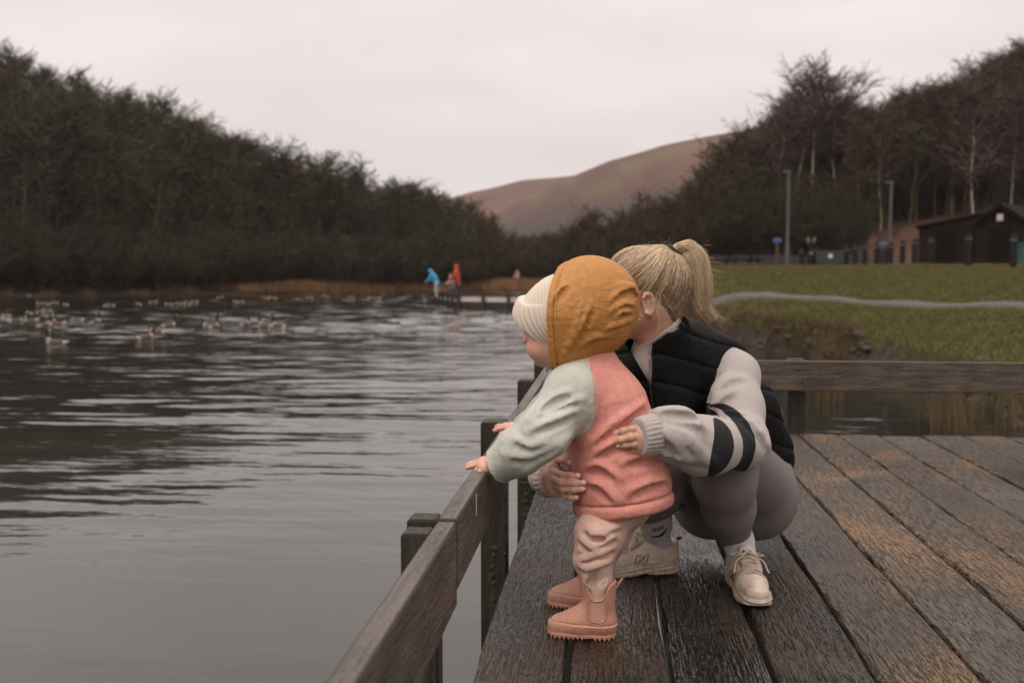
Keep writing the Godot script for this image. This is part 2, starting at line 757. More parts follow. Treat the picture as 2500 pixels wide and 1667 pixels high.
const MOOR_H := [-180, 20, -30, 8, -12, 5, -9, 14, -7, 25, -5.2, 34, -2.2, 44, 0, 51, 3, 57, 7, 60, 12, 61, 30, 50, 180, 20]
const FAR_H := [-180, 50, -15, 60, -10, 64, -8, 74, -5, 86, -2, 89, 2, 92, 30, 80, 180, 50]

func land(x: float, z: float) -> float:
	var r := sqrt(x * x + z * z)
	var th := rad_to_deg(atan2(x, -z))
	var wob := noise_a.get_noise_2d(x * 0.6, z * 0.6)
	var rb := table(SHORE, th) + wob * (0.9 if th > 4.0 and th < 60.0 else 2.5)
	if r < rb:
		return WATER - minf(1.4, 0.03 + (rb - r) * 0.16)
	var right := smoothstep(1.0, 6.0, th) * (1.0 - smoothstep(70.0, 120.0, th))
	var foot := lerpf(rb + 6.0, 62.0, right)
	var foot_h := lerpf(-0.35, 1.06, right)
	var y := 0.0
	if r < foot:
		var bank := smoothstep(0.0, lerpf(2.0, 0.7, right), r - rb) * lerpf(0.25, 0.42, right)
		var k := clampf((r - rb) / maxf(lerpf(6.0, 40.0 - rb, right), 1.0), 0.0, 1.0)
		y = WATER + bank + (foot_h - WATER - bank) * k
		y += (noise_b.get_noise_2d(x * 2.0, z * 2.0) * 0.06 + wob * 0.08) * smoothstep(0.0, 2.0, r - rb)
		return y
	var rr := table(RIDGE_R, th)
	var rh := table(RIDGE_H, th)
	var lump := noise_a.get_noise_2d(x * 0.12, z * 0.12) * 1.6
	if r < rr:
		var k := (r - foot) / (rr - foot)
		return lerpf(foot_h, rh, pow(smoothstep(-0.25, 1.15, k) * 1.02 - 0.06, 1.0) if k > 0.3 else k * 0.75 * 1.0) + lump * smoothstep(0.0, 0.3, k)
	var mh := table(MOOR_H, th)
	if r < 450.0:
		var k := (r - rr) / (450.0 - rr)
		return lerpf(rh, mh, smoothstep(0.0, 1.0, k)) - sin(k * PI) * 4.0 * (1.0 - right * 0.5) + lump
	var fh := table(FAR_H, th)
	if r < 900.0:
		var k := (r - 450.0) / 450.0
		return lerpf(mh, fh, smoothstep(0.0, 1.0, k)) - sin(k * PI) * 9.0 + lump * 1.5
	return fh - (r - 900.0) * 0.02 + lump * 2.0

func land_normal(x: float, z: float, e := 0.4) -> Vector3:
	return Vector3(land(x - e, z) - land(x + e, z), 2.0 * e, land(x, z - e) - land(x, z + e)).normalized()

func polar(th: float, r: float) -> Vector2:
	return Vector2(sin(deg_to_rad(th)) * r, -cos(deg_to_rad(th)) * r)

func make_land() -> void:
	var angles := PackedFloat32Array()
	var th := -180.0
	while th < 179.9:
		angles.append(th)
		th += 0.35 if th > -40.0 and th < 32.0 else 4.0
	angles.append(180.0)
	var radii := PackedFloat32Array()
	var r := 5.0
	while r < 2600.0:
		radii.append(r)
		r *= 1.02 if r > 9.0 and r < 60.0 else (1.035 if r > 60.0 and r < 240.0 else 1.09)
	var g := Geo.new()
	var cols := angles.size()
	var outs := []
	outs.resize(radii.size())
	var work := func(j: int) -> void:
		var v := PackedVector3Array()
		var c := PackedColorArray()
		for k in cols:
			var p := polar(angles[k], radii[j])
			var y := land(p.x, p.y)
			v.append(Vector3(p.x, y, p.y))
			c.append(soil(p.x, p.y, y, radii[j], angles[k]))
		outs[j] = [v, c]
	rows_in_threads(radii.size(), work)
	for o in outs:
		g.v.append_array(o[0])
		g.c.append_array(o[1])
	g.grid(radii.size(), cols, 0, true)
	var m := mat(Color(1, 1, 1), 0.95, {"vertex_color_use_as_albedo": true, "albedo_texture": mottle(31, Color(0.42, 0.42, 0.42), Color(1, 1, 1), 0.02, 512, 6, 0.7), "uv1_triplanar": true, "uv1_world_triplanar": true, "uv1_scale": Vector3(0.22, 0.22, 0.22), "heightmap_enabled": true, "heightmap_texture": cloth_height(33, 0.05, 256, 5), "heightmap_scale": 6.0})
	structure("ground", g.mesh(), m)

func soil(x: float, z: float, y: float, r: float, th: float) -> Color:
	var n := noise_b.get_noise_2d(x * 0.5, z * 0.5)
	var n2 := noise_c.get_noise_2d(x * 0.05, z * 0.05)
	var rb := table(SHORE, th)
	var wood := Color(0.036, 0.030, 0.019).lerp(Color(0.056, 0.036, 0.022), clampf(0.5 + n2 * 1.5, 0, 1))
	var c := wood
	if th > 1.0 and th < 130.0 and r < 64.0:
		var green := Color(0.080, 0.086, 0.024).lerp(Color(0.125, 0.108, 0.036), clampf(0.5 + n * 1.1 + n2, 0, 1))
		var mud := Color(0.035, 0.026, 0.016).lerp(Color(0.07, 0.044, 0.024), clampf(0.5 + n * 1.6, 0, 1))
		c = mud.lerp(green, smoothstep(0.3, 1.3, r - rb + n * 1.2))
		c = c.lerp(Color(0.10, 0.078, 0.034), 0.6 * smoothstep(34.0, 40.0, r + n * 6.0))
		if r > 60.0:
			c = wood
	elif r > 62.0 and th > 14.0 and th < 24.0 and r < 95.0:
		c = Color(0.105, 0.040, 0.017).lerp(wood, smoothstep(0.0, 0.5, n2 + 0.1))         # dead bracken on the slope behind the huts
	elif r > 240.0:
		var br := Color(0.175, 0.078, 0.046).lerp(Color(0.105, 0.050, 0.034), clampf(0.5 + n2 * 2.2 + n * 0.5, 0, 1))
		var olive := Color(0.150, 0.120, 0.046)
		c = br.lerp(olive, smoothstep(0.14, 0.30, noise_c.get_noise_2d(x * 0.22 + 90.0, z * 0.22) + n * 0.12 + 0.12 * smoothstep(0.0, -7.0, th)) * 0.8)
		c = c.lerp(Color(0.050, 0.034, 0.030), smoothstep(0.62, 0.22, (y - 6.0) / 50.0 + n * 0.2 + n2 * 0.4))
		if r > 560.0:
			c = br
	return c

# ---------------------------------------------------------------- water: real ripples where they can be told apart, finer ones in the relief
func make_water() -> void:
	var waves := []
	var rng := RandomNumberGenerator.new()
	rng.seed = 77
	for k in 26:
		var length := 0.16 * pow(1.135, k)
		var turn := rng.randfn(0.0, 0.30) + 0.08
		waves.append([Vector2(sin(turn), cos(turn)) * TAU / length, rng.randf() * TAU, length])
	var g := Geo.new()
	var rows := PackedFloat32Array()
	var z := 1.0
	while z < 300.0:
		rows.append(z)
		z += clampf(z * z / 2600.0, 0.028, 6.0)
	var cols := 420
	var outs := []
	outs.resize(rows.size())
	var work := func(j: int) -> void:
		var d := rows[j]
		var v := PackedVector3Array()
		var n := PackedVector3Array()
		for k in cols:
			var s := float(k) / (cols - 1) * 2.0 - 1.0
			var x := s * (absf(s) * 0.55 + 0.45) * (4.0 + d * 1.35) - d * 0.12
			var p := Vector2(x, -d)
			# the near water is nearly calm; wind ruffles it farther out, in lanes
			var lane := noise_a.get_noise_2d(x * 0.16, d * 0.55)
			var calm := 0.09 + 1.5 * smoothstep(5.2, 10.5, d + x * 0.25 + noise_b.get_noise_2d(x * 0.5, d) * 3.0)
			calm += 3.3 * exp(-pow((d - 31.0 + lane * 8.0) / 6.5, 2.0)) + 1.5 * smoothstep(38.0, 60.0, d + lane * 10.0)      # a lane of wind across the middle
			calm *= lerpf(1.0, 0.25, smoothstep(0.0, 3.0, x) * (1.0 - smoothstep(30.0, 40.0, d)))    # sheltered behind the jetty
			var amp := 0.0105 * calm * maxf(0.25, 1.0 + lane * 1.6)
			var y := 0.0
			var slope := Vector2.ZERO
			for w in waves:
				var kv: Vector2 = w[0]
				var length: float = w[2]
				var a: float = amp * length / TAU * (1.0 if length < 1.4 else 0.5)
				var ph: float = kv.dot(p) + w[1]
				y += a * sin(ph)
				slope += kv * a * cos(ph)
			v.append(Vector3(x, WATER + y, -d))
			n.append(Vector3(-slope.x, 1.0, -slope.y).normalized())
		outs[j] = [v, n]
	rows_in_threads(rows.size(), work)
	for o in outs:
		g.v.append_array(o[0])
		g.n.append_array(o[1])
	var m := mat(Color(0.026, 0.024, 0.019), 0.035, {"metallic_specular": 0.5})
	var n := noise(41, 0.020, 4)
	n.fractal_gain = 0.6
	var im := n.get_seamless_image(512, 512)
	im.convert(Image.FORMAT_L8)
	m.heightmap_enabled = true
	m.heightmap_texture = tex(im)
	m.heightmap_scale = 0.22
	m.uv1_triplanar = true
	m.uv1_world_triplanar = true
	m.uv1_scale = Vector3(0.12, 0.12, 0.36)
	# the ruffled water farther out carries finer ripples than its mesh can
	var f := mat(Color(0.020, 0.019, 0.015), 0.05, {"metallic_specular": 0.5, "normal_enabled": true, "normal_scale": 1.0, "uv1_triplanar": true, "uv1_world_triplanar": true, "uv1_scale": Vector3(0.055, 0.055, 0.14)})
	var fn := noise(43, 0.045, 4)
	fn.fractal_gain = 0.55
	var nm := fn.get_seamless_image(1024, 1024)
	nm.convert(Image.FORMAT_RGBA8)
	nm.bump_map_to_normal_map(2.2)
	f.normal_texture = tex(nm)
	var bands := [0.0, 9.5, 12.0, 15.0, 19.0, 24.0, 27.0, 38.0, 999.0]
	var strength := [0.0, 0.07, 0.12, 0.18, 0.26, 0.34, 0.48, 0.40]
	for k in bands.size() - 1:
		var from := 0
		while rows[from] < bands[k]:
			from += 1
		var to := from
		while to < rows.size() and rows[to] < bands[k + 1]:
			to += 1
		to = mini(to + 1, rows.size())
		var part_g := Geo.new()
		part_g.v = g.v.slice(from * cols, to * cols)
		part_g.n = g.n.slice(from * cols, to * cols)
		part_g.grid(to - from, cols, 0, true)
		var fm: StandardMaterial3D = f.duplicate()
		fm.normal_scale = strength[k]
		structure("lake_water", part_g.mesh(), m if k == 0 else fm)

# ---------------------------------------------------------------- the jetty: planks, low railings
func plank_mesh(x0: float, x1: float, z0: float, z1: float, slot: int, seed_: int) -> ArrayMesh:
	var rng := RandomNumberGenerator.new()
	rng.seed = seed_
	var g := Geo.new()
	var rows := 110
	var shift := rng.randf() * 3.0
	var lift := rng.randf_range(-0.003, 0.003)
	# across: from the bottom left corner up over the rounded edge to the bottom right corner
	var prof := [[0.0, -0.06], [0.0, -0.012], [0.002, -0.004], [0.007, -0.001], [0.05, 0.0], [0.10, 0.001], [0.15, 0.0], [0.193, -0.001], [0.198, -0.004], [0.2, -0.012], [0.2, -0.06]]
	var w := x1 - x0
	for j in rows + 1:
		var z := lerpf(z0, z1, float(j) / rows)
		var chew_l := maxf(0.0, noise_b.get_noise_2d(z * 7.0, seed_ * 9.0)) * 0.012
		var chew_r := maxf(0.0, noise_b.get_noise_2d(z * 7.0, seed_ * 9.0 + 50.0)) * 0.012
		for k in prof.size():
			var px: float = prof[k][0] / 0.2 * w
			var py: float = prof[k][1]
			if k >= 1 and k <= 3:
				px += chew_l * (1.0 if k < 3 else 0.6)
			if k >= 7 and k <= 9:
				px -= chew_r * (1.0 if k > 7 else 0.6)
			py += lift + noise_a.get_noise_2d(z * 9.0, (x0 + px) * 30.0) * 0.0015
			g.v.append(Vector3(x0 + px, py, z))
			var run: float = px if py > -0.03 else px + 0.05 * (1.0 if k > 5 else -1.0)
			g.u.append(Vector2(z / 2.4 + shift, (slot * 0.205 + run) / 1.05))
	g.grid(rows + 1, prof.size(), 0, true)
	for e in [0, rows]:
		var at := g.v.size()
		for k in prof.size():
			g.v.append(g.v[e * prof.size() + k])
			g.u.append(Vector2((g.v[e * prof.size() + k].y) / 2.4 + shift, g.u[e * prof.size() + k].y))
		for k in range(1, prof.size() - 1):
			if e == 0:
				g.i.append_array([at, at + k, at + k + 1])
			else:
				g.i.append_array([at, at + k + 1, at + k])
	g.make_normals()
	return g.mesh()

func make_deck() -> void:
	var deck := Node3D.new()
	deck.name = "deck"
	deck.set_meta("kind", "structure")
	add_child(deck, true)
	var edges := [-0.268, -0.081, 0.127, 0.334, 0.537, 0.743, 0.95, 1.147, 1.35, 1.553, 1.757, 1.96, 2.164, 2.368, 2.572, 2.776, 2.98]
	var gaps := [0.0, 0.012, 0.008, 0.007, 0.009, 0.010, 0.008, 0.006, 0.006, 0.006, 0.007, 0.006, 0.006, 0.006, 0.006, 0.006, 0.006]
	for k in edges.size() - 1:
		var z1 := 1.2 if k > 3 else 0.6
		part("plank", plank_mesh(edges[k] + gaps[k] * 0.5, edges[k + 1] - gaps[k + 1] * 0.5, -5.08 - 0.012 * sin(k * 2.1), z1, k % 5, 100 + k), mats.planks[[0, 1, 1, 2, 3, 4, 3, 5, 4, 5, 3, 5, 4, 3, 5, 4][k]], deck)
	for z in [-4.9, -3.4, -1.9, -0.4]:
		part("joist", Geo.new().box(Vector3(-0.25, -0.25, z - 0.05), Vector3(2.97, -0.066, z + 0.05)).mesh(), mats.post, deck)
	part("edge_beam", Geo.new().box(Vector3(-0.255, -0.24, -5.06), Vector3(2.97, -0.065, -4.99)).mesh(), mats.post, deck)
	for x in [-0.15, 1.4, 2.9]:
		for z in [-4.7, -1.5]:
			part("pile", Geo.new().box(Vector3(x - 0.06, -2.3, z - 0.06), Vector3(x + 0.06, -0.26, z + 0.06)).mesh(), mats.post, deck)
	# railing along the left edge: boards fixed to the inner side of square posts
	var rail := thing("timber_railing", "low timber railing along the water's edge, wet brown boards the toddler leans on", "railing")
	part("rail_board", Geo.new().box(Vector3(-0.299, 0.218, -1.702), Vector3(-0.263, 0.368, -0.05), 0.004).mesh(), mats.rail, rail)
	part("rail_board", Geo.new().box(Vector3(-0.299, 0.242, -4.99), Vector3(-0.263, 0.371, -1.706), 0.004).mesh(), mats.rail, rail)
	for p in [[-1.648, -1.702, 0.358, -0.353], [-1.715, -1.772, 0.366, -0.356], [-2.90, -2.985, 0.364, -0.377], [-3.93, -4.02, 0.378, -0.362], [-4.93, -5.02, 0.42, -0.37], [-0.42, -0.50, 0.355, -0.36]]:
		part("post", Geo.new().box(Vector3(p[3], -1.9, p[1]), Vector3(-0.3005, p[2], p[0]), 0.005).mesh(), mats.post, rail)
	var streak := Geo.new().box(Vector3(-0.2625, 0.318, -1.95), Vector3(-0.2612, 0.362, -1.944), 0.0005)
	part("white_streak", streak.mesh(), mat(Color(0.55, 0.53, 0.50), 0.7), rail)
	# moss and algae in tufts low on the posts
	var rng := RandomNumberGenerator.new()
	rng.seed = 611
	var green := mat(Color(0.030, 0.042, 0.014), 0.95)
	for p in [[-1.645, -1.702], [-1.715, -1.775], [-2.90, -2.985], [-3.93, -4.02]]:
		var moss := Body.new()
		for k in 26:
			var side := rng.randf() < 0.5
			var q := Vector3(-0.3 if side else rng.randf_range(-0.352, -0.30), -0.10 + rng.randfn(0.02, 0.07), rng.randf_range(p[1], p[0]) if side else p[0])
			moss.ball(q, rng.randf_range(0.004, 0.011), 0.006, Vector3(1, 0, 0) if side else Vector3(0, 0, 1), 0.45)
		moss.post = func(v: Vector3, e: float) -> float: return e + noise_b.get_noise_3dv(v * 600.0) * 0.0022
		moss.slack = 0.003
		var mo := part("moss", moss.geo(0.0035).mesh(), green, rail)
		mo.set_meta("kind", "stuff")
	var back := thing("timber_railing", "low timber railing across the far end of the deck, one wide dark board on posts", "railing")
	part("rail_board", Geo.new().box(Vector3(-0.29, 0.222, -5.062), Vector3(3.1, 0.372, -5.022), 0.004).mesh(), mats.rail, back)
	for x in [0.90, 2.35]:
		part("post", Geo.new().box(Vector3(x, -1.9, -5.17), Vector3(x + 0.085, 0.376, -5.0845), 0.005).mesh(), mats.post, back)
	for p in [Vector2(0.93, 0.33), Vector2(0.955, 0.27), Vector2(2.38, 0.33), Vector2(2.405, 0.27)]:
		var nail := Geo.new().lathe([Vector2(0.0, 0.004), Vector2(0.006, 0.003), Vector2(0.008, 0.0)], 8)
		nail.move(Transform3D(Basis(Vector3(1, 0, 0), PI / 2), Vector3(p.x, p.y, -5.021)))
		part("bolt", nail.mesh(), mats.iron, back)

# ---------------------------------------------------------------- trees: tapered trunk, limbs, branches and many fine twigs
# gives [wood, crown]; kind 0: broad bare tree, 1: birch with a tall narrow crown, 2: shrub of many stems
func tree_geo(seed_: int, height: float, kind: int) -> Array:
	var rng := RandomNumberGenerator.new()
	rng.seed = seed_
	var wood := Geo.new()
	var crown := Geo.new()
	var bark := Color(0.075, 0.066, 0.050)
	if kind == 1:
		bark = Color(0.38, 0.32, 0.26)
	var stems := 1 if kind < 2 else 7
	if kind == 1:
		stems = 1
	for st in stems:
		var lean := Vector3(rng.randfn(0, 0.05), 1, rng.randfn(0, 0.05)) if kind < 2 else Vector3(rng.randfn(0, 0.45), 1, rng.randfn(0, 0.45))
		var top := height * (0.86 if kind < 2 else rng.randf_range(0.6, 0.95))
		var trunk := PackedVector3Array()
		var tr := PackedFloat32Array()
		var p := Vector3.ZERO if kind < 2 else Vector3(rng.randfn(0, 0.5), 0, rng.randfn(0, 0.5))
		for k in 9:
			trunk.append(p + (Vector3(0, -0.4, 0) if k == 0 else Vector3.ZERO))
			tr.append(height * (0.0165 if kind == 0 else (0.0095 if kind == 1 else 0.004)) * (1.0 - 0.88 * k / 8.0))
			p += (lean.normalized() + Vector3(rng.randfn(0, 0.09), 0, rng.randfn(0, 0.09))).normalized() * top / 8.0
		wood.tube(trunk, tr, 6, false, bark)
		var limbs := 14 if kind == 0 else (24 if kind == 1 else 7)
		for b in limbs:
			var t := lerpf(0.26 if kind == 0 else (0.42 if kind == 1 else 0.2), 0.99, (b + rng.randf()) / limbs)
			var at := t * 8.0
			var i0 := mini(int(at), 7)
			var root := trunk[i0].lerp(trunk[i0 + 1], at - i0)
			var turn := rng.randf() * TAU
			var rise := rng.randf_range(0.7, 1.6) + t * 0.7
			if kind == 1:
				rise = rng.randf_range(0.9, 2.2)
			var dir := Vector3(cos(turn), rise, sin(turn)).normalized()
			var long := height * (0.36 if kind == 0 else (0.27 if kind == 1 else 0.34)) * (1.12 - 0.62 * t if kind != 1 else 1.35 * sin(PI * clampf((t - 0.30) / 0.78, 0.08, 0.95))) * rng.randf_range(0.75, 1.2)
			var limb := PackedVector3Array()
			var lr := PackedFloat32Array()
			var q := root
			var d := dir
			for k in 6:
				limb.append(q)
				lr.append(height * (0.0058 if kind < 2 else 0.0028) * (1.15 - t * 0.6) * (1.0 - 0.82 * k / 5.0))
				d = (d + Vector3(rng.randfn(0, 0.17), 0.09 if kind != 1 else 0.0, rng.randfn(0, 0.17))).normalized()
				q += d * long / 5.0
			crown.tube(limb, lr, 4, false, bark * Color(0.75, 0.72, 0.72) if kind != 1 else Color(0.09, 0.065, 0.055))
			for s in 7:
				var u := lerpf(0.25, 1.0, (s + rng.randf() * 0.8) / 7.0) * 4.99
				var o := limb[int(u)].lerp(limb[int(u) + 1], u - int(u))
				var bd := (d * 0.8 + Vector3(rng.randfn(0, 0.75), rng.randfn(0.3, 0.45), rng.randfn(0, 0.75))).normalized()
				var bl := long * rng.randf_range(0.25, 0.5)
				var mid := o + bd * bl * 0.5 + Vector3(0, bl * 0.05, 0)
				var end := o + bd * bl
				crown.tube(PackedVector3Array([o, mid, end]), PackedFloat32Array([height * 0.0021, height * 0.0015, height * 0.0006]), 3, false, bark * Color(0.62, 0.58, 0.58) if kind != 1 else Color(0.07, 0.05, 0.045))
				var twigs := 10
				for w in twigs:
					var f := lerpf(0.15, 1.0, (w + rng.randf()) / twigs)
					var e := o.lerp(end, f)
					var td := (bd + Vector3(rng.randfn(0, 0.7), rng.randfn(0.2, 0.5), rng.randfn(0, 0.7))).normalized()
					var tl := height * rng.randf_range(0.04, 0.09)
					var side := td.cross(Vector3(rng.randfn(), rng.randfn(), rng.randfn())).normalized() * height * 0.0015
					var i1 := crown.v.size()
					crown.v.append_array([e - side, e + td * tl * 0.55 + Vector3(0, tl * 0.06, 0), e + side, e + td * tl])
					var nn := side.cross(td).normalized()
					crown.n.append_array([nn, nn, nn, nn])
					crown.u.append_array([Vector2.ZERO, Vector2.ZERO, Vector2.ZERO, Vector2.ZERO])
					var tc := Color(0.060, 0.051, 0.036).lerp(Color(0.056, 0.057, 0.030), rng.randf()) if kind != 1 else Color(0.085, 0.055, 0.050)
					crown.c.append_array([tc, tc, tc, tc])
					crown.i.append_array([i1, i1 + 1, i1 + 2, i1, i1 + 3, i1 + 1])
	return [wood, crown]

func scatter(called: String, mesh: Mesh, m: Material, places: Array, tints: Array, label := "", category := "") -> MultiMeshInstance3D:
	var mm := MultiMesh.new()
	mm.transform_format = MultiMesh.TRANSFORM_3D
	mm.use_colors = true
	mm.mesh = mesh
	mm.instance_count = places.size()
	for k in places.size():
		mm.set_instance_transform(k, places[k])
		mm.set_instance_color(k, tints[k])
	var o := MultiMeshInstance3D.new()
	o.multimesh = mm
	o.material_override = m
	o.name = numbered(called)
	o.set_meta("kind", "stuff")
	if label:
		tag(o, label, category)
	add_child(o, true)
	return o

func stand(x: float, z: float, size: float, rng: RandomNumberGenerator, sink := 0.15) -> Transform3D:
	var b := Basis(Vector3.UP, rng.randf() * TAU).scaled(Vector3(size * rng.randf_range(0.85, 1.2), size, size * rng.randf_range(0.85, 1.2)))
	return Transform3D(b, Vector3(x, land(x, z) - sink, z))

const TALL := [-46, 1.5, -20, 1.3, -8, 1.0, -6, 0.62, 0, 0.60, 3, 0.66, 5, 0.8, 8, 1.0, 34, 1.05]

func make_woods() -> void:
	var rng := RandomNumberGenerator.new()
	rng.seed = 501
	var m := mat(Color(1, 1, 1), 0.95, {"vertex_color_use_as_albedo": true, "cull_mode": BaseMaterial3D.CULL_DISABLED})
	mats.tree = m
	var kinds := []
	for k in [[1, 10.0, 0], [2, 10.0, 0], [3, 10.0, 0], [4, 10.0, 1], [5, 4.0, 2], [6, 4.0, 2]]:
		kinds.append(tree_geo(k[0], k[1], k[2]))
	var whole := []
	for k in kinds:
		var g := Geo.new()
		g.add(k[0]).add(k[1])
		whole.append(g.mesh())
	# [name, label, degrees from .. to, trees, shrubs, share of birches, tint]
	var lots := [
		["woodland", "bare brown winter woodland covering the hill across the lake on the left", -46.0, -6.3, 850, 620, 0.0, Color(0.80, 0.80, 0.64)],
		["woodland", "dark bare woodland in the valley below the red brown moor", -7.5, 3.0, 460, 160, 0.10, Color(1.05, 0.88, 0.80)],
		["woodland", "dark bare woodland on the slope behind the huts on the right", 2.0, 34.0, 1000, 260, 0.14, Color(0.74, 0.67, 0.52)]]
	for lot in lots:
		var spots := [[], [], [], [], [], []]
		var tints := [[], [], [], [], [], []]
		for k in int(lot[4]):
			var th := rng.randf_range(lot[2], lot[3])
			var rb := table(SHORE, th)
			var rr := table(RIDGE_R, th)
			var foot := rb + 7.0 if th < 2.0 else 68.0
			if th > 13.0 and th < 24.0:
				foot = 86.0
			var r := lerpf(foot, rr + 12.0, pow(rng.randf(), 0.85))
			if k % 7 == 0:
				r = rr + rng.randf_range(-8.0, 6.0)
			if th > 8.0 and th < 13.2 and r < 100.0:
				r += 32.0
			var p := polar(th, r)
			var kind := 3 if rng.randf() < lot[6] else rng.randi() % 3
			spots[kind].append(stand(p.x, p.y, rng.randf_range(0.6, 1.15) * table(TALL, th), rng))
			var v := rng.randf_range(0.5, 1.55)
			var t: Color = lot[7]
			tints[kind].append(Color(t.r * v * rng.randf_range(0.85, 1.25), t.g * v, t.b * v * rng.randf_range(0.75, 1.1)))
		for k in int(lot[5]):
			var th := rng.randf_range(lot[2], lot[3])
			var foot := table(SHORE, th) + (0.3 if th < -7.0 else 11.0) if th < 2.0 else 64.0
			if th > 13.5 and th < 24.0:
				foot = 78.0 if th > 20.5 else 93.0
			var p := polar(th, foot + absf(rng.randfn(0.0, 16.0 if th > -7.0 else 7.0)))
			var kind := 4 + rng.randi() % 2
			spots[kind].append(stand(p.x, p.y, rng.randf_range(0.7, 1.5), rng))
			var v := rng.randf_range(0.6, 1.1)
			var t: Color = lot[7]
			tints[kind].append(Color(t.r * v * rng.randf_range(0.9, 1.15), t.g * v, t.b * v * 0.9))
		var holder := Node3D.new()
		holder.name = numbered(lot[0])
		tag(holder, lot[1], "woodland")
		holder.set_meta("kind", "stuff")
		add_child(holder, true)
		for k in 6:
			if spots[k].is_empty():
				continue
			var o := scatter(["broad_trees", "broad_trees", "broad_trees", "birch_trees", "shrubs", "shrubs"][k], whole[k], m, spots[k], tints[k])
			remove_child(o)
			holder.add_child(o, true)
	# trees that stand out from the mass: [degrees, metres off, kind, size, label]
	var one := [
		[-32.4, 139, 0, 1.3, "tallest bare tree on the left hill's crest, at the picture's left edge"],
		[-30.2, 140, 1, 1.15, "bare tree on the left hill's crest, just right of its tallest tree"],
		[-28.4, 140, 2, 1.15, "fan-shaped bare tree on the high part of the left hill's crest"],
		[-26.6, 141, 0, 1.05, "bare tree standing clear on the left hill's crest before it drops"],
		[-22.6, 141, 1, 1.15, "round brown-crowned tree where the left hill's crest starts to drop"],
		[-20.4, 141, 2, 0.95, "small bare tree below the round brown one on the left hill's falling crest"],
		[-17.0, 150, 0, 1.05, "thin bare tree sticking up from the middle of the left hill's crest"],
		[-14.6, 151, 1, 1.1, "bushy bare tree on the hump at the right part of the left hill"],
		[-10.6, 162, 2, 1.0, "twin-topped bare tree near the left hill's right end"],
		[-9.0, 163, 0, 1.15, "last tall bare tree at the left hill's right end, beside the moor"]]
	for o in one:
		var p := polar(o[0], o[1])
		var t := thing("bare_tree", o[4], "tree", Vector3(p.x, land(p.x, p.y) - 0.2, p.y), o[0])
		t.scale = Vector3.ONE * o[3]
		part("trunk", kinds[o[2]][0].mesh(), m, t)
		part("crown", kinds[o[2]][1].mesh(), m, t)
	var tall := tree_geo(61, 15.0, 1)
	var tall2 := tree_geo(62, 13.0, 1)
	var birches := [
		[10.9, 96, 0, 0.90, "forked-looking birch with the palest trunk, in the clump at the right wood's left end"],
		[9.9, 97, 1, 0.98, "slim pale birch left of the palest one in the clump"],
		[9.0, 95, 1, 0.85, "leftmost pale birch of the clump at the right wood's left end"],
		[12.4, 98, 0, 0.86, "birch at the right side of the clump, with a thin high top"],
		[19.4, 76, 0, 0.74, "tall bare pale trunk rising behind the two huts"],
		[20.9, 78, 1, 0.80, "thin grey birch trunk right of the tall pale one behind the huts"]]
	for o in birches:
		var p := polar(o[0], o[1])
		var t := thing("birch_tree", o[4], "tree", Vector3(p.x, land(p.x, p.y) - 0.2, p.y), o[0])
		t.scale = Vector3.ONE * o[3]
		var src: Array = tall if o[2] == 0 else tall2
		part("trunk", src[0].mesh(), m, t)
		part("crown", src[1].mesh(), m, t)

# ---------------------------------------------------------------- reeds, grass, stones
func blades(seed_: int, count: int, height: float, spread: float, width: float, c0: Color, c1: Color, lean := 0.35) -> Geo:
	var rng := RandomNumberGenerator.new()
	rng.seed = seed_
	var g := Geo.new()
	for k in count:
		var root := Vector3(rng.randfn(0, spread), 0, rng.randfn(0, spread))
		var h := height * rng.randf_range(0.55, 1.1)
		var bend := Vector3(rng.randfn(0, lean), 0, rng.randfn(0, lean)) * h
		var side := Vector3(rng.randfn(), 0, rng.randfn()).normalized() * width
		var c := c0.lerp(c1, rng.randf())
		var mid := root + Vector3(0, h * 0.6, 0) + bend * 0.35
		var tip := root + Vector3(0, h, 0) + bend
		var at := g.v.size()
		g.v.append_array([root - side, root + side, mid - side * 0.7, mid + side * 0.7, tip])
		for j in 5:
			g.c.append(c)
		g.i.append_array([at, at + 2, at + 1, at + 1, at + 2, at + 3, at + 2, at + 4, at + 3])
	g.make_normals()
	return g

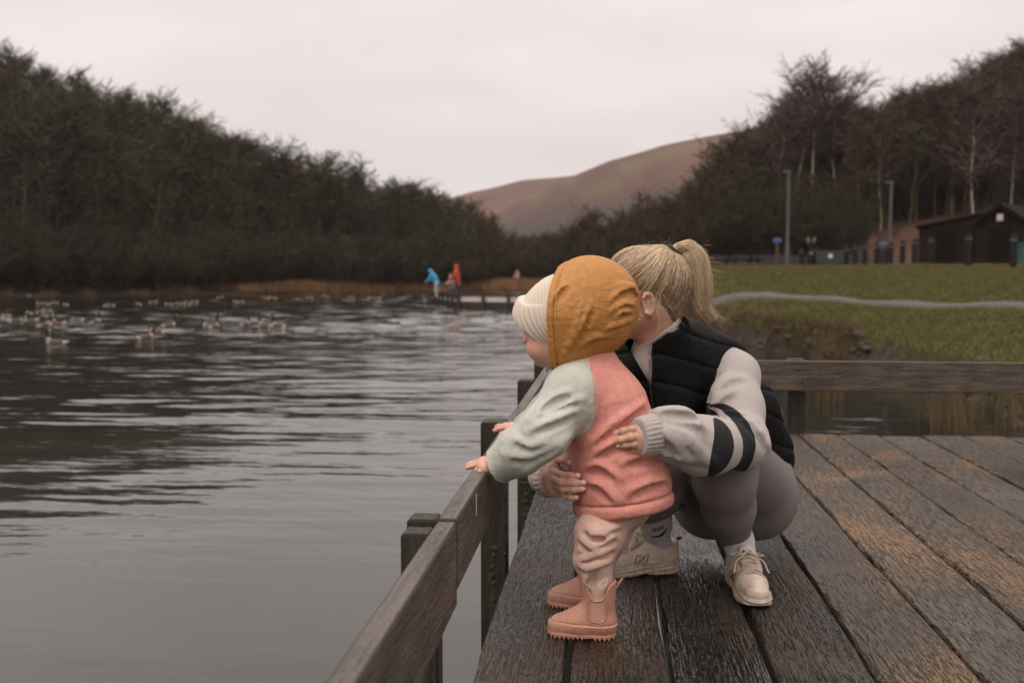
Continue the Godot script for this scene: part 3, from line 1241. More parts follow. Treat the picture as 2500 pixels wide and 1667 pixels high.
func make_plants() -> void:
	var rng := RandomNumberGenerator.new()
	rng.seed = 900
	var m: Material = mats.tree
	var reed := blades(71, 60, 1.0, 0.55, 0.014, Color(0.34, 0.19, 0.085), Color(0.19, 0.115, 0.052), 0.16).mesh()
	var places := []
	var tints := []
	for k in 700:
		var th := rng.randf_range(-20.8, -3.0)
		if rng.randf() < 0.03:
			th = rng.randf_range(-33.0, -20.0)
		var r := table(SHORE, th) + rng.randf_range(-0.5, 4.0)
		var p := polar(th, r)
		places.append(stand(p.x, p.y, rng.randf_range(0.7, 1.15) * (0.8 if th < -20.0 else 1.0), rng, 0.0))
		var v := rng.randf_range(0.65, 1.15)
		tints.append(Color(v, v * rng.randf_range(0.9, 1.05), v))
	scatter("reeds", reed, m, places, tints, "strip of dry orange reeds along the far shore", "reeds")
	# grass on the bank and lawn
	var tuft := blades(73, 16, 0.10, 0.10, 0.004, Color(0.100, 0.102, 0.030), Color(0.140, 0.120, 0.042), 0.5).mesh()
	places = []
	tints = []
	while places.size() < 34000:
		var th := rng.randf_range(3.0, 27.0)
		var r := lerpf(12.0, 46.0, pow(rng.randf(), 1.2))
		if r < table(SHORE, th) + 0.05 or on_path(polar(th, r)) < 0.42:
			continue
		var p := polar(th, r)
		places.append(stand(p.x, p.y, rng.randf_range(0.6, 1.3), rng, 0.0))
		var v := rng.randf_range(0.7, 1.15)
		tints.append(Color(v * rng.randf_range(0.9, 1.2), v, v * 0.9))
	scatter("grass", tuft, m, places, tints, "short olive green grass of the lakeside lawn", "grass")
	var dry := blades(75, 34, 0.30, 0.12, 0.005, Color(0.115, 0.068, 0.033), Color(0.07, 0.046, 0.022), 0.3).mesh()
	places = []
	tints = []
	for k in 150:
		var th := rng.randf_range(3.0, 13.5)
		var r := table(SHORE, th) + rng.randf_range(-0.4, 0.7)
		var p := polar(th, r)
		places.append(stand(p.x, p.y, rng.randf_range(0.5, 1.25), rng, 0.0))
		var v := rng.randf_range(0.6, 1.1)
		tints.append(Color(v, v * 0.95, v * 0.9))
	scatter("dry_bank_grass", dry, m, places, tints, "dead brown grass along the near bank's muddy edge", "grass")
	# reed clumps standing in the shallow water behind the back railing
	var names := ["tall thin reed clump in the brown water, nearest the deck's far edge", "reed clump at the picture's right edge, beyond the back railing", "small low reed clump left of the tall one, under the back railing", "reed tuft in the water just right of the tall reed clump"]
	var at := [Vector3(3.543, -0.8, -10.643), Vector3(4.217, -0.8, -10.709), Vector3(2.793, -0.8, -12.904), Vector3(4.052, -0.8, -11.482)]
	var size := [1.0, 0.95, 0.55, 0.7]
	for k in 4:
		var o := part("reed_clump", blades(80 + k, 46, 0.62 * size[k], 0.11, 0.0045, Color(0.16, 0.085, 0.035), Color(0.085, 0.06, 0.025), 0.16).mesh(), m, self)
		o.position = at[k]
		tag(o, names[k], "reeds", "reed clumps in the shallows")
	# stones along the waterline
	var stone := Body.new()
	stone.ball(Vector3.ZERO, 0.1, 0.03, Vector3(0, 1, 0), 0.62).ball(Vector3(0.05, 0.01, 0.03), 0.075, 0.03)
	stone.post = func(p: Vector3, e: float) -> float: return e + noise_b.get_noise_3dv(p * 60.0) * 0.018
	stone.slack = 0.02
	var sm := stone.geo(0.02).mesh()
	var grey := mat(Color(0.045, 0.040, 0.036), 0.7, {"albedo_texture": mottle(81, Color(0.5, 0.5, 0.5), Color(1, 1, 1), 0.05, 128), "uv1_triplanar": true, "uv1_scale": Vector3(4, 4, 4)})
	for k in 46:
		var th := rng.randf_range(8.5, 14.5) if k < 26 else rng.randf_range(19.0, 22.0)
		var p := polar(th, table(SHORE, th) + rng.randfn(0.25, 0.4))
		var o := part("stone", sm, grey, self)
		var s := rng.randf_range(0.45, 1.25)
		o.transform = Transform3D(Basis.from_euler(Vector3(rng.randf() * 0.4, rng.randf() * TAU, rng.randf() * 0.4)).scaled(Vector3(s, s * rng.randf_range(0.6, 1.0), s)), Vector3(p.x, maxf(land(p.x, p.y), WATER) + 0.01, p.y))
		if k < 26:
			tag(o, "dark grey stone on the muddy waterline below the lawn bank", "stone", "stones below the lawn bank")
		else:
			tag(o, "dark wet stone at the water's edge under the back railing's right end", "stone", "stones behind the back railing")

# metres from the middle of the gravel path across the lawn
const PATH := [[1.5, 37.0], [5.0, 32.5], [7.3, 30.5], [12.0, 26.9], [16.5, 24.4], [21.6, 22.0], [28.0, 19.5], [38.0, 17.0]]
func on_path(p: Vector2) -> float:
	var best := 99.0
	for k in PATH.size() - 1:
		var a := polar(PATH[k][0], PATH[k][1])
		var b := polar(PATH[k + 1][0], PATH[k + 1][1])
		best = minf(best, p.distance_to(Geometry2D.get_closest_point_to_segment(p, a, b)))
	return best

func make_path() -> void:
	var c := Curve3D.new()
	for k in PATH.size():
		var p := polar(PATH[k][0], PATH[k][1])
		var d := polar(PATH[mini(k + 1, PATH.size() - 1)][0], PATH[mini(k + 1, PATH.size() - 1)][1]) - polar(PATH[maxi(k - 1, 0)][0], PATH[maxi(k - 1, 0)][1])
		c.add_point(Vector3(p.x, 0, p.y), Vector3(-d.x, 0, -d.y) * 0.16, Vector3(d.x, 0, d.y) * 0.16)
	var g := Geo.new()
	var pts := c.tessellate_even_length(5, 0.4)
	var side := Vector3.ZERO
	for k in pts.size():
		var d := (pts[mini(k + 1, pts.size() - 1)] - pts[maxi(k - 1, 0)]).normalized()
		side = Vector3(-d.z, 0, d.x)
		for s in 7:
			var w := (s - 3) / 3.0 * 0.42
			var q := pts[k] + side * w
			g.v.append(Vector3(q.x, land(q.x, q.z) + (0.07 if s > 0 and s < 6 else -0.05), q.z))
	g.grid(pts.size(), 7, 0, true)
	structure("path", g.mesh(), mat(Color(0.088, 0.079, 0.070), 0.9, {"albedo_texture": mottle(83, Color(0.7, 0.7, 0.7), Color(1, 1, 1), 0.06, 256), "uv1_triplanar": true, "uv1_world_triplanar": true}))

# ---------------------------------------------------------------- people: shared helpers
func wear(called: String, g: Geo, m: Material, root: Node3D, under: Node3D = null) -> MeshInstance3D:
	var o := part(called, g.mesh(), m, under if under else root)
	if under == null:
		o.position = -root.position
	return o

# soft folds: thin ridges laid along lines on a garment, drawn between points near its surface
func fold(b: Body, base: Body, pts: Array, r := 0.007, k := 0.014, sink := 0.0035, valley := 0.0) -> void:
	var c := Curve3D.new()
	for j in pts.size():
		var d: Vector3 = (pts[mini(j + 1, pts.size() - 1)] - pts[maxi(j - 1, 0)]) / 6.0
		c.add_point(pts[j], -d, d)
	var on := []
	var n := (pts.size() - 1) * 3
	for j in n + 1:
		on.append(base.snap(c.sample_baked(c.get_baked_length() * j / n), -sink))
	for j in n:
		var r0 := r * pow(sin(PI * clampf(float(j) / n, 0.04, 0.96)), 0.6)
		var r1 := r * pow(sin(PI * clampf(float(j + 1) / n, 0.04, 0.96)), 0.6)
		b.bone(on[j], on[j + 1], r0, r1, k)
	if valley > 0.0:                                                       # the hollow that runs under the crest
		for j in range(1, n - 1):
			var q: Array[Vector3] = []
			for m in 2:
				var p: Vector3 = on[j + m]
				var nn := base.normal(p, base.all)
				var side: Vector3 = nn.cross((on[j + 1] - on[j]).normalized())
				if side.y > 0.0:
					side = -side
				q.append(base.snap(p + side * r * 1.45, r * 0.55))
			b.cut(q[0], q[1], valley, valley, k * 0.7)

# a tube that lies on a body along points near it
func seam_tube(base: Body, pts: Array, r: float, lift := 0.0, sides := 6, steps := 6) -> Geo:
	var line := PackedVector3Array()
	for j in pts.size() - 1:
		for s in steps:
			line.append(base.snap((pts[j] as Vector3).lerp(pts[j + 1], float(s) / steps), lift))
	line.append(base.snap(pts[pts.size() - 1], lift))
	return Geo.new().tube(line, r, sides)

# a patch that follows a body: corners by bilinear steps between four points, set proud of the surface
func patch_on(base: Body, a: Vector3, b: Vector3, c: Vector3, d: Vector3, n: int, m: int, lift: float, flip := false) -> Geo:
	var g := Geo.new()
	for j in m + 1:
		for k in n + 1:
			var u := float(k) / n
			var v := float(j) / m
			g.v.append(base.snap(a.lerp(b, u).lerp(d.lerp(c, u), v), lift))
			g.u.append(Vector2(u, v))
	g.grid(m + 1, n + 1, 0, flip)
	g.make_normals()
	return g

# flat outline pressed on to a body: points in the plane (right, up) about a centre, fanned from its middle
func print_on(base: Body, at: Vector3, right: Vector3, up: Vector3, outline: Array, lift: float, star := false) -> Geo:
	var poly := PackedVector2Array(outline)
	var g := Geo.new()
	if star:                                                               # rings from the outline in to the middle, each on the cloth
		var n := poly.size()
		for ring in 5:
			for k in n + 1:
				var q := poly[k % n] * (1.0 - ring / 4.0)
				g.v.append(base.snap(at + right * q.x + up * q.y, lift))
				g.n.append(base.normal(g.v[g.v.size() - 1], base.all))
		g.grid(5, n + 1, 0)
		if (g.v[2] - g.v[0]).cross(g.v[n + 1] - g.v[0]).dot(g.n[0]) > 0.0:
			g.i.reverse()
		return g
	var tri := Geometry2D.triangulate_polygon(poly)
	for q in poly:
		g.v.append(base.snap(at + right * q.x + up * q.y, lift))
		g.n.append(base.normal(g.v[g.v.size() - 1], base.all))
	for t in range(0, tri.size(), 3):
		var k := (g.v[tri[t + 2]] - g.v[tri[t]]).cross(g.v[tri[t + 1]] - g.v[tri[t]])
		if k.dot(g.n[tri[t]]) > 0.0:
			g.i.append_array([tri[t], tri[t + 1], tri[t + 2]])
		else:
			g.i.append_array([tri[t], tri[t + 2], tri[t + 1]])
	return g

# ribs that run along limbs: per triangle the bone it belongs to, u = turns round that bone times its count of ribs
func rib_uv(g: Geo, bones: Array, period: float) -> Geo:
	var o := Geo.new()
	for t in range(0, g.i.size(), 3):
		var p: Array[Vector3] = [g.v[g.i[t]], g.v[g.i[t + 1]], g.v[g.i[t + 2]]]
		var mid := (p[0] + p[1] + p[2]) / 3.0
		var best := 0
		var least := 1e9
		for j in bones.size():
			var q := Geometry3D.get_closest_point_to_segment(mid, bones[j][0], bones[j][1])
			var e: float = mid.distance_to(q) - bones[j][2]
			if e < least:
				least = e
				best = j
		var axis: Vector3 = (bones[best][1] - bones[best][0]).normalized()
		var side := axis.cross(bones[best][3] if bones[best].size() > 3 else Vector3(0.2, 0.1, -1)).normalized()
		var up := axis.cross(side)
		var count := roundf(TAU * bones[best][2] / period)
		var first := 0.0
		for j in 3:
			var w: Vector3 = p[j] - bones[best][0]
			var turn := atan2(w.dot(up), w.dot(side)) / TAU
			if j == 0:
				first = turn
			else:
				turn -= roundf(turn - first)
			o.v.append(p[j])
			o.n.append(g.n[g.i[t + j]])
			o.u.append(Vector2(turn * count, w.dot(axis) * 20.0))
			o.i.append(t + j)
	return o

# ridged wander of cloth: sharp crests, soft hollows
func crease(p: Vector3, stretch: Vector3, freq: float) -> float:
	var k := 1.0 - absf(noise_c.get_noise_3dv(p * stretch * freq)) * 2.2
	return k * k * signf(k)

# a hand: wrist and palm points, then four fingers and a thumb as joint lists; gives its bones to the body
func hand(b: Body, wrist: Vector3, palm: Array, fingers: Array, r: float, k := 0.006) -> void:
	for p in palm:
		b.bone(wrist, p, r * 1.5, r * 1.15, k * 2.2)
	for j in palm.size() - 1:
		b.bone(palm[j], palm[j + 1], r * 1.15, r * 1.15, k * 2.0)
	for f in fingers:
		var joints: Array = f[0]
		var fr: float = f[1]
		for j in joints.size() - 1:
			b.bone(joints[j], joints[j + 1], fr * (1.05 - 0.08 * j), fr * (0.98 - 0.09 * j), k * 0.55)

func nail(tip: Vector3, along: Vector3, out: Vector3, length: float, width: float) -> Geo:
	var g := Geo.new()
	var side := along.cross(out).normalized()
	for j in 7:
		var v := j / 6.0
		for s in 5:
			var u := s / 2.0 - 1.0
			var w := width * (0.82 + 0.18 * sin(v * PI)) * (1.0 if v < 0.9 else 0.72)
			g.v.append(tip + along * (length * (v - 0.75)) + side * (u * w) + out * (-0.30 * width * u * u + 0.0006 * sin(v * PI)))
	g.grid(7, 5, 0)
	g.make_normals()
	if g.n[17].dot(out) < 0.0:
		for t in range(0, g.i.size(), 3):
			var s := g.i[t]
			g.i[t] = g.i[t + 1]
			g.i[t + 1] = s
		g.make_normals()
	return g

# lettering pressed on to a body
func print_text(base: Body, word: String, at: Vector3, right: Vector3, up: Vector3, high: float, lift: float) -> Geo:
	var t := TextMesh.new()
	t.text = word
	t.font = bold_font()
	t.font_size = 32
	t.pixel_size = high / 24.0
	t.depth = 0.0
	t.curve_step = 2.0
	var a := t.surface_get_arrays(0)
	var g := Geo.new()
	var out := right.cross(up) if base == null else base.normal(base.snap(at), base.all)
	for v in a[Mesh.ARRAY_VERTEX]:
		var p: Vector3 = at + right * v.x + up * v.y + out * lift
		if base:
			p = base.snap(p, lift)
		g.v.append(p)
		g.n.append(base.normal(p, base.all) if base else out)
	var idx: PackedInt32Array = a[Mesh.ARRAY_INDEX]
	for k in range(0, idx.size(), 3):
		var n := (g.v[idx[k + 2]] - g.v[idx[k]]).cross(g.v[idx[k + 1]] - g.v[idx[k]])
		if n.dot(out) > 0.0:
			g.i.append_array([idx[k], idx[k + 1], idx[k + 2]])
		else:
			g.i.append_array([idx[k], idx[k + 2], idx[k + 1]])
	return g

# ---------------------------------------------------------------- the toddler
func boot_body() -> Body:                                                 # x towards the toe, y up, origin under the heel
	var b := Body.new()
	b.bone(Vector3(0.030, 0.031, 0), Vector3(0.075, 0.027, 0.001), 0.032, 0.030, 0.015)
	b.bone(Vector3(0.075, 0.027, 0.001), Vector3(0.121, 0.021, 0.002), 0.030, 0.0265, 0.015)
	b.bone(Vector3(0.036, 0.045, 0), Vector3(0.036, 0.124, 0), 0.0345, 0.0385, 0.018, Vector3(0, 0, 1), 0.92)
	b.bone(Vector3(0.046, 0.060, 0), Vector3(0.092, 0.033, 0.001), 0.024, 0.022, 0.02)
	b.post = func(p: Vector3, e: float) -> float:
		# foxing band round the sole, a scooped top edge, a hollow shaft
		var band := smoothstep(0.0345, 0.0325, p.y) * 0.0028
		var groove := exp(-pow((p.y - 0.0345) / 0.0012, 2.0)) * 0.0012
		e += groove - band
		var across := (p.x - 0.036) / 0.036
		var rim := 0.120 - 0.030 * exp(-pow(across * 1.75, 4.0)) * smoothstep(0.008, 0.024, absf(p.z)) + 0.008 * clampf(-across, -0.4, 1.2)
		e = maxf(e, p.y - rim)
		e = maxf(e, 0.010 - p.y)
		var inner := Vector2((p.x - 0.036), p.z * 1.06).length() - 0.0300
		return maxf(e, -maxf(inner, 0.07 - p.y))
	return b

func make_boot(root: Node3D, place: Transform3D, rubber: Material, elastic: Material, dark: Material) -> void:
	var b := boot_body()
	var o := wear("rain_boot", b.geo(0.0024).move(place), rubber, root)
	# the sole with its cleats
	var sole := Body.new()
	sole.bone(Vector3(0.032, 0.008, 0), Vector3(0.118, 0.008, 0.002), 0.0335, 0.031, 0.01)
	sole.post = func(p: Vector3, e: float) -> float:
		var foot := Vector2(clampf(p.x, 0.032, 0.118), 0.0)
		var r := Vector2(p.x - foot.x, p.z).length() - lerpf(0.0345, 0.0315, (foot.x - 0.032) / 0.086)
		var lug := 0.0045 if fposmod(p.x, 0.0098) < 0.0052 and (p.x < 0.05 or p.x > 0.062) else 0.0
		return maxf(maxf(r, p.y - 0.013), (0.0055 - lug) - p.y)
	var s := wear("sole", sole.geo(0.0024, Vector3(-0.01, -0.002, -0.045), Vector3(0.16, 0.02, 0.045)).move(place), rubber, root, o)
	s.position = Vector3.ZERO
	for side in [-1.0, 1.0]:
		# elastic gusset and the raised U round it
		var z: float = side * 0.034
		var pane := patch_on(b, Vector3(0.020, 0.086, z), Vector3(0.054, 0.086, z), Vector3(0.050, 0.046, z), Vector3(0.024, 0.046, z), 8, 8, 0.0008, side < 0.0)
		wear("elastic_gusset", pane.move(place), elastic, root, o)
		var u := []
		for k in 19:
			var w := PI * k / 18.0
			var q := Vector3(0.037 - cos(w) * 0.0205, 0.060 - sin(w) * 0.0175, z)
			if k == 0:
				u.append(Vector3(0.0165, 0.088, z))
			u.append(q)
			if k == 18:
				u.append(Vector3(0.0575, 0.088, z))
		wear("gusset_welt", seam_tube(b, u, 0.0017, 0.0005, 6, 2).move(place), rubber, root, o)
		var u2 := []
		for q in u:
			u2.append(Vector3(0.037 + (q.x - 0.037) * 1.32, 0.060 + (q.y - 0.060) * (1.32 if q.y < 0.06 else 1.0), z))
		wear("gusset_welt", seam_tube(b, u2, 0.0009, 0.0002, 5, 2).move(place), rubber, root, o)
	var rim := PackedVector3Array()
	for k in 49:
		var w := TAU * k / 48.0
		var x := 0.036 + cos(w) * 0.0355
		var z := sin(w) * 0.0335
		var across := (x - 0.036) / 0.036
		rim.append(Vector3(x, 0.1195 - 0.030 * exp(-pow(across * 1.75, 4.0)) * smoothstep(0.008, 0.024, absf(z)) + 0.008 * clampf(-across, -0.4, 1.2), z))
	wear("top_rim", Geo.new().tube(rim, 0.0022, 6, false).move(place), rubber, root, o)
	var loop := PackedVector3Array()
	for k in 13:
		var w := PI * k / 12.0
		loop.append(Vector3(0.0015 - sin(w) * 0.016 - 0.001, 0.108 + sin(w) * 0.022 + (k / 12.0) * 0.006, lerpf(-0.003, 0.003, k / 12.0)))
	wear("pull_loop", Geo.new().tube(loop, 0.0021, 6).move(place), rubber, root, o)

func make_toddler() -> void:
	var root := thing("person", "toddler in a mustard hooded coral and sage coat leaning on the railing", "person", Vector3(-0.03, 0, -2.22))
	var skin := mat(Color(0.62, 0.36, 0.27), 0.5, {"subsurf_scatter_enabled": true, "subsurf_scatter_strength": 0.15, "albedo_texture": mottle(201, Color(0.93, 0.84, 0.80), Color(1, 1, 1), 0.03, 128), "uv1_triplanar": true, "uv1_scale": Vector3(9, 9, 9)})
	# --- body: head, trunk, arms and legs in one
	var face := Vector3(-0.86, -0.07, -0.5).normalized()
	var up := (Vector3(0.0, 1, 0) - face * face.y).normalized()
	var out := face.cross(up).normalized()                                # the toddler's right
	var c := Vector3(-0.1066, 0.703, -2.269)
	var b := Body.new()
	b.bone(c - face * 0.036, c + face * 0.026, 0.070, 0.0715, 0.02)
	b.bone(c + face * 0.020 - up * 0.03, c + face * 0.030 - up * 0.068, 0.058, 0.046, 0.03)
	for s in [-1.0, 1.0]:
		b.ball(c + face * 0.043 - up * 0.068 + out * s * 0.033, 0.0300, 0.016)   # cheeks
		b.bone(c + face * 0.085 - up * 0.006 + out * s * 0.012, c + face * 0.074 - up * 0.004 + out * s * 0.036, 0.009, 0.008, 0.012)   # brows
		b.cut(c + face * 0.096 - up * 0.026 + out * s * 0.03, c + face * 0.095 - up * 0.026 + out * s * 0.026, 0.011, 0.010, 0.010)
		b.ball(c + face * 0.077 - up * 0.026 + out * s * 0.029, 0.0115, 0.004)   # eyes
	b.bone(c + face * 0.088 - up * 0.020, c + face * 0.1035 - up * 0.049, 0.006, 0.0088, 0.010)   # nose
	b.ball(c + face * 0.084 - up * 0.070, 0.0095, 0.010)                  # lips
	b.ball(c + face * 0.080 - up * 0.080, 0.0085, 0.008)
	b.ball(c + face * 0.064 - up * 0.096, 0.016, 0.018)                   # chin
	b.cut(c + face * 0.096 - up * 0.075 + out * 0.012, c + face * 0.096 - up * 0.075 - out * 0.012, 0.0026, 0.0026, 0.004)
	b.bone(c - up * 0.07, Vector3(-0.0526, 0.5713, -2.2754), 0.045, 0.05, 0.03)
	b.chain([Vector3(-0.0526, 0.5614, -2.2747), Vector3(-0.0073, 0.4733, -2.2631), Vector3(0.0312, 0.3346, -2.2575), Vector3(0.0384, 0.2851, -2.2549)], [0.05, 0.066, 0.07, 0.062], 0.03)
	for s in [0, 1]:
		var arm: Array = [Vector3(-0.0699, 0.5548, -2.1971), Vector3(-0.143, 0.4514, -2.1376), Vector3(-0.2463, 0.3787, -2.168)] if s == 0 else [Vector3(-0.0697, 0.5324, -2.3517), Vector3(-0.153, 0.4445, -2.4484), Vector3(-0.2201, 0.4017, -2.5346)]
		b.chain(arm, [0.034, 0.028, 0.018], 0.02)
		var leg: Array = [Vector3(0.0058, 0.2798, -2.2312), Vector3(-0.0281, 0.1742, -2.1774), Vector3(-0.0208, 0.0598, -2.1815)] if s == 0 else [Vector3(0.0291, 0.266, -2.2929), Vector3(-0.0279, 0.1328, -2.3217), Vector3(-0.0463, 0.0145, -2.3441)]
		b.chain(leg, [0.036, 0.026, 0.018], 0.012)
	var g := b.geo(0.0042)
	# hands
	var hl := Body.new()
	hand(hl, Vector3(-0.2501, 0.3768, -2.1675), [Vector3(-0.2753, 0.3794, -2.1823), Vector3(-0.2732, 0.3768, -2.1652), Vector3(-0.2694, 0.374, -2.1503)], [
		[[Vector3(-0.2753, 0.3803, -2.1824), Vector3(-0.2916, 0.3802, -2.1868), Vector3(-0.3047, 0.377, -2.1893), Vector3(-0.3127, 0.3742, -2.1904)], 0.0066],
		[[Vector3(-0.2738, 0.3768, -2.1702), Vector3(-0.2907, 0.3765, -2.1726), Vector3(-0.3044, 0.3737, -2.173), Vector3(-0.3121, 0.3708, -2.1721)], 0.0066],
		[[Vector3(-0.2709, 0.374, -2.1552), Vector3(-0.2805, 0.3711, -2.154), Vector3(-0.2881, 0.3682, -2.1531), Vector3(-0.2929, 0.3663, -2.1525)], 0.0064],
		[[Vector3(-0.2678, 0.3721, -2.1453), Vector3(-0.2759, 0.3689, -2.1412), Vector3(-0.2813, 0.3674, -2.1386)], 0.0058],
		[[Vector3(-0.2641, 0.3827, -2.1866), Vector3(-0.2782, 0.3809, -2.2053), Vector3(-0.2896, 0.3765, -2.217)], 0.0070]], 0.0115)
	g.add(hl.geo(0.0022))
	var hr := Body.new()
	hand(hr, Vector3(-0.2246, 0.4017, -2.5342), [Vector3(-0.2482, 0.4031, -2.545), Vector3(-0.2458, 0.3984, -2.5319), Vector3(-0.2412, 0.3948, -2.519)], [
		[[Vector3(-0.2486, 0.4036, -2.5491), Vector3(-0.2695, 0.4078, -2.5534), Vector3(-0.2834, 0.4066, -2.5559), Vector3(-0.2904, 0.404, -2.5571)], 0.0066],
		[[Vector3(-0.2476, 0.4018, -2.539), Vector3(-0.2691, 0.4043, -2.5391), Vector3(-0.2839, 0.4011, -2.5394), Vector3(-0.2928, 0.3978, -2.5383)], 0.0068],
		[[Vector3(-0.2442, 0.398, -2.527), Vector3(-0.2609, 0.3964, -2.5252), Vector3(-0.2731, 0.3902, -2.5236), Vector3(-0.2786, 0.3835, -2.5226)], 0.0066],
		[[Vector3(-0.2401, 0.3948, -2.5191), Vector3(-0.2521, 0.3907, -2.5156), Vector3(-0.2631, 0.384, -2.5141), Vector3(-0.2741, 0.374, -2.5124)], 0.0062],
		[[Vector3(-0.2345, 0.4058, -2.5435), Vector3(-0.2521, 0.4084, -2.5621), Vector3(-0.2688, 0.4083, -2.5686)], 0.0070]], 0.0115)
	g.add(hr.geo(0.0022))
	wear("body", g, skin, root)
	for s in [-1.0, 1.0]:
		var e := Geo.new().lathe([Vector2(0.0, 0.0), Vector2(0.003, -0.0004), Vector2(0.0045, -0.0012)], 12)
		wear("iris", e.move(Transform3D(Basis.looking_at(face, up) * Basis(Vector3(1, 0, 0), -PI / 2), c + face * 0.0885 - up * 0.026 + out * s * 0.029)), mat(Color(0.03, 0.02, 0.012), 0.15), root)
		var lash := Geo.new().tube(PackedVector3Array([c + face * 0.0885 - up * 0.018 + out * s * 0.020, c + face * 0.0925 - up * 0.0175 + out * s * 0.029, c + face * 0.084 - up * 0.021 + out * s * 0.039]), 0.0012, 5)
		wear("eyelashes", lash, mat(Color(0.05, 0.03, 0.02), 0.6), root)
	# --- beanie: ribbed crown under a turned-up cuff
	var wool := mat(Color(0.64, 0.55, 0.45), 0.95, {"rim_enabled": true, "rim": 0.35, "heightmap_enabled": true, "heightmap_texture": cloth_height(211, 0.08, 128), "heightmap_scale": 0.05, "uv1_triplanar": true, "uv1_scale": Vector3(16, 16, 16)})
	var bup := (up + face * 0.30).normalized()
	var bface := (face - bup * face.dot(bup)).normalized()
	var bc := c + up * 0.004
	var beanie := func(cuff: bool) -> Body:
		var h := Body.new()
		if cuff:
			h.bone(bc - face * 0.036 - up * 0.006, bc + face * 0.040 - up * 0.002, 0.077, 0.081, 0.02)
		else:
			h.bone(bc - face * 0.036, bc + face * 0.028, 0.073, 0.0755, 0.02)
			h.bone(bc - face * 0.026 + up * 0.02, bc + bup * 0.045 - face * 0.012, 0.068, 0.052, 0.03)
		h.post = func(p: Vector3, e: float) -> float:
			var w := p - bc
			var turn := atan2(w.dot(out), w.dot(bface))
			var rib := sin(turn * 44.0)
			e += (0.0011 if cuff else 0.0009) * -rib
			# the brim: low over the ears, higher at the brow
			var f := w.dot(bface)
			var low := 0.006 - 0.083 * smoothstep(0.108, 0.018, f)
			var high := 0.060 - 0.030 * smoothstep(0.095, 0.03, f)
			var hgt := w.dot(up)
			if cuff:
				var mid := (low + high) * 0.5
				e = smax(e, absf(hgt - mid) - (high - low) * 0.5, 0.010)
				return maxf(e, -(e + 0.012))
			return maxf(e, low + 0.02 - hgt)
		h.slack = 0.006
		return h
	var crown: Body = beanie.call(false)
	var cuff: Body = beanie.call(true)
	var hat := wear("beanie", crown.geo(0.0025), wool, root)
	wear("turned_up_cuff", cuff.geo(0.0025), wool, root, hat)
	# --- hood
	var ochre := mat(Color(0.47, 0.215, 0.050), 0.62, {"albedo_texture": mottle(221, Color(0.84, 0.79, 0.72), Color(1, 1, 1), 0.016, 512, 7, 0.72), "uv1_triplanar": true, "uv1_scale": Vector3(5, 5, 5), "heightmap_enabled": true, "heightmap_texture": crumple(222, 0.012), "heightmap_scale": 0.17})
	var hood := Body.new()
	hood.ball(Vector3(-0.0368, 0.7425, -2.2835), 0.0905, 0.03)
	hood.bone(Vector3(-0.0505, 0.7407, -2.277), Vector3(-0.1092, 0.7073, -2.261), 0.094, 0.095, 0.04)
	hood.bone(Vector3(-0.0433, 0.6961, -2.2747), Vector3(-0.0872, 0.657, -2.2597), 0.086, 0.072, 0.05)
	hood.bone(Vector3(-0.1071, 0.6915, -2.2601), Vector3(-0.1125, 0.6444, -2.2524), 0.090, 0.066, 0.03)
	hood.ball(Vector3(-0.0041, 0.7404, -2.2916), 0.060, 0.04)
	var plain := copy_body(hood)
	for f in [
		[Vector3(0.0054, 0.7694, -2.2139), Vector3(0.0277, 0.7672, -2.2361), Vector3(0.0468, 0.7471, -2.2668)],
		[Vector3(-0.0011, 0.743, -2.1913), Vector3(0.016, 0.7579, -2.2142), Vector3(0.0397, 0.7669, -2.2573)], [Vector3(-0.0009, 0.7183, -2.1897), Vector3(0.02, 0.7329, -2.2129), Vector3(0.0397, 0.732, -2.2449)], [Vector3(0.0088, 0.6964, -2.2093), Vector3(0.0163, 0.7141, -2.2011), Vector3(0.0338, 0.7207, -2.2335)],
		[Vector3(-0.0131, 0.6835, -2.1962), Vector3(0.0088, 0.6926, -2.209), Vector3(0.0302, 0.7047, -2.2422)], [Vector3(-0.1041, 0.615, -2.2028), Vector3(-0.0826, 0.6711, -2.1886), Vector3(-0.0579, 0.7335, -2.1851)], [Vector3(-0.0942, 0.6369, -2.1952), Vector3(-0.0633, 0.686, -2.1814), Vector3(-0.0409, 0.7335, -2.1868)],
		[Vector3(-0.0704, 0.6465, -2.1982), Vector3(-0.0368, 0.6644, -2.1926), Vector3(0.0013, 0.6715, -2.2069)], [Vector3(-0.1206, 0.7335, -2.179), Vector3(-0.1093, 0.7573, -2.1817), Vector3(-0.0943, 0.7811, -2.1848)]]:
		fold(hood, plain, f, 0.0058, 0.012, 0.0034, 0.0045)
	var nose_of_rim := Vector3(-0.1292, 0.7137, -2.197)
	var rim_n := Vector3(-0.975, 0.0, -0.22).normalized()
	hood.post = func(p: Vector3, e: float) -> float:
		var w := (p - nose_of_rim).dot(rim_n)
		e += -0.0012 * crease(p, Vector3(1.0, 0.8, 1.2), 40.0) * smoothstep(0.0, -0.07, w) - 0.0006 * crease(p, Vector3(0.6, 1.6, 1.0), 120.0)
		e += 0.0032 * exp(-pow((w + 0.0165) / 0.0022, 2.0)) - 0.0015 * smoothstep(-0.016, -0.010, w)   # stitched channel along the rim
		var shell := maxf(e, -(e + 0.0075))
		return maxf(shell, w)
	hood.slack = 0.012
	wear("hood", hood.geo(0.0034), ochre, root)
	var stitch := Geo.new()
	for k in 40:
		var y := lerpf(0.755, 0.605, k / 39.0)
		var p0 := hood_stitch(plain, nose_of_rim, rim_n, y)
		var p1 := hood_stitch(plain, nose_of_rim, rim_n, y - 0.0022)
		stitch.tube(PackedVector3Array([p0, p1]), 0.0006, 4)
	wear("hood_stitching", stitch, mat(Color(0.10, 0.045, 0.015), 0.8), root)
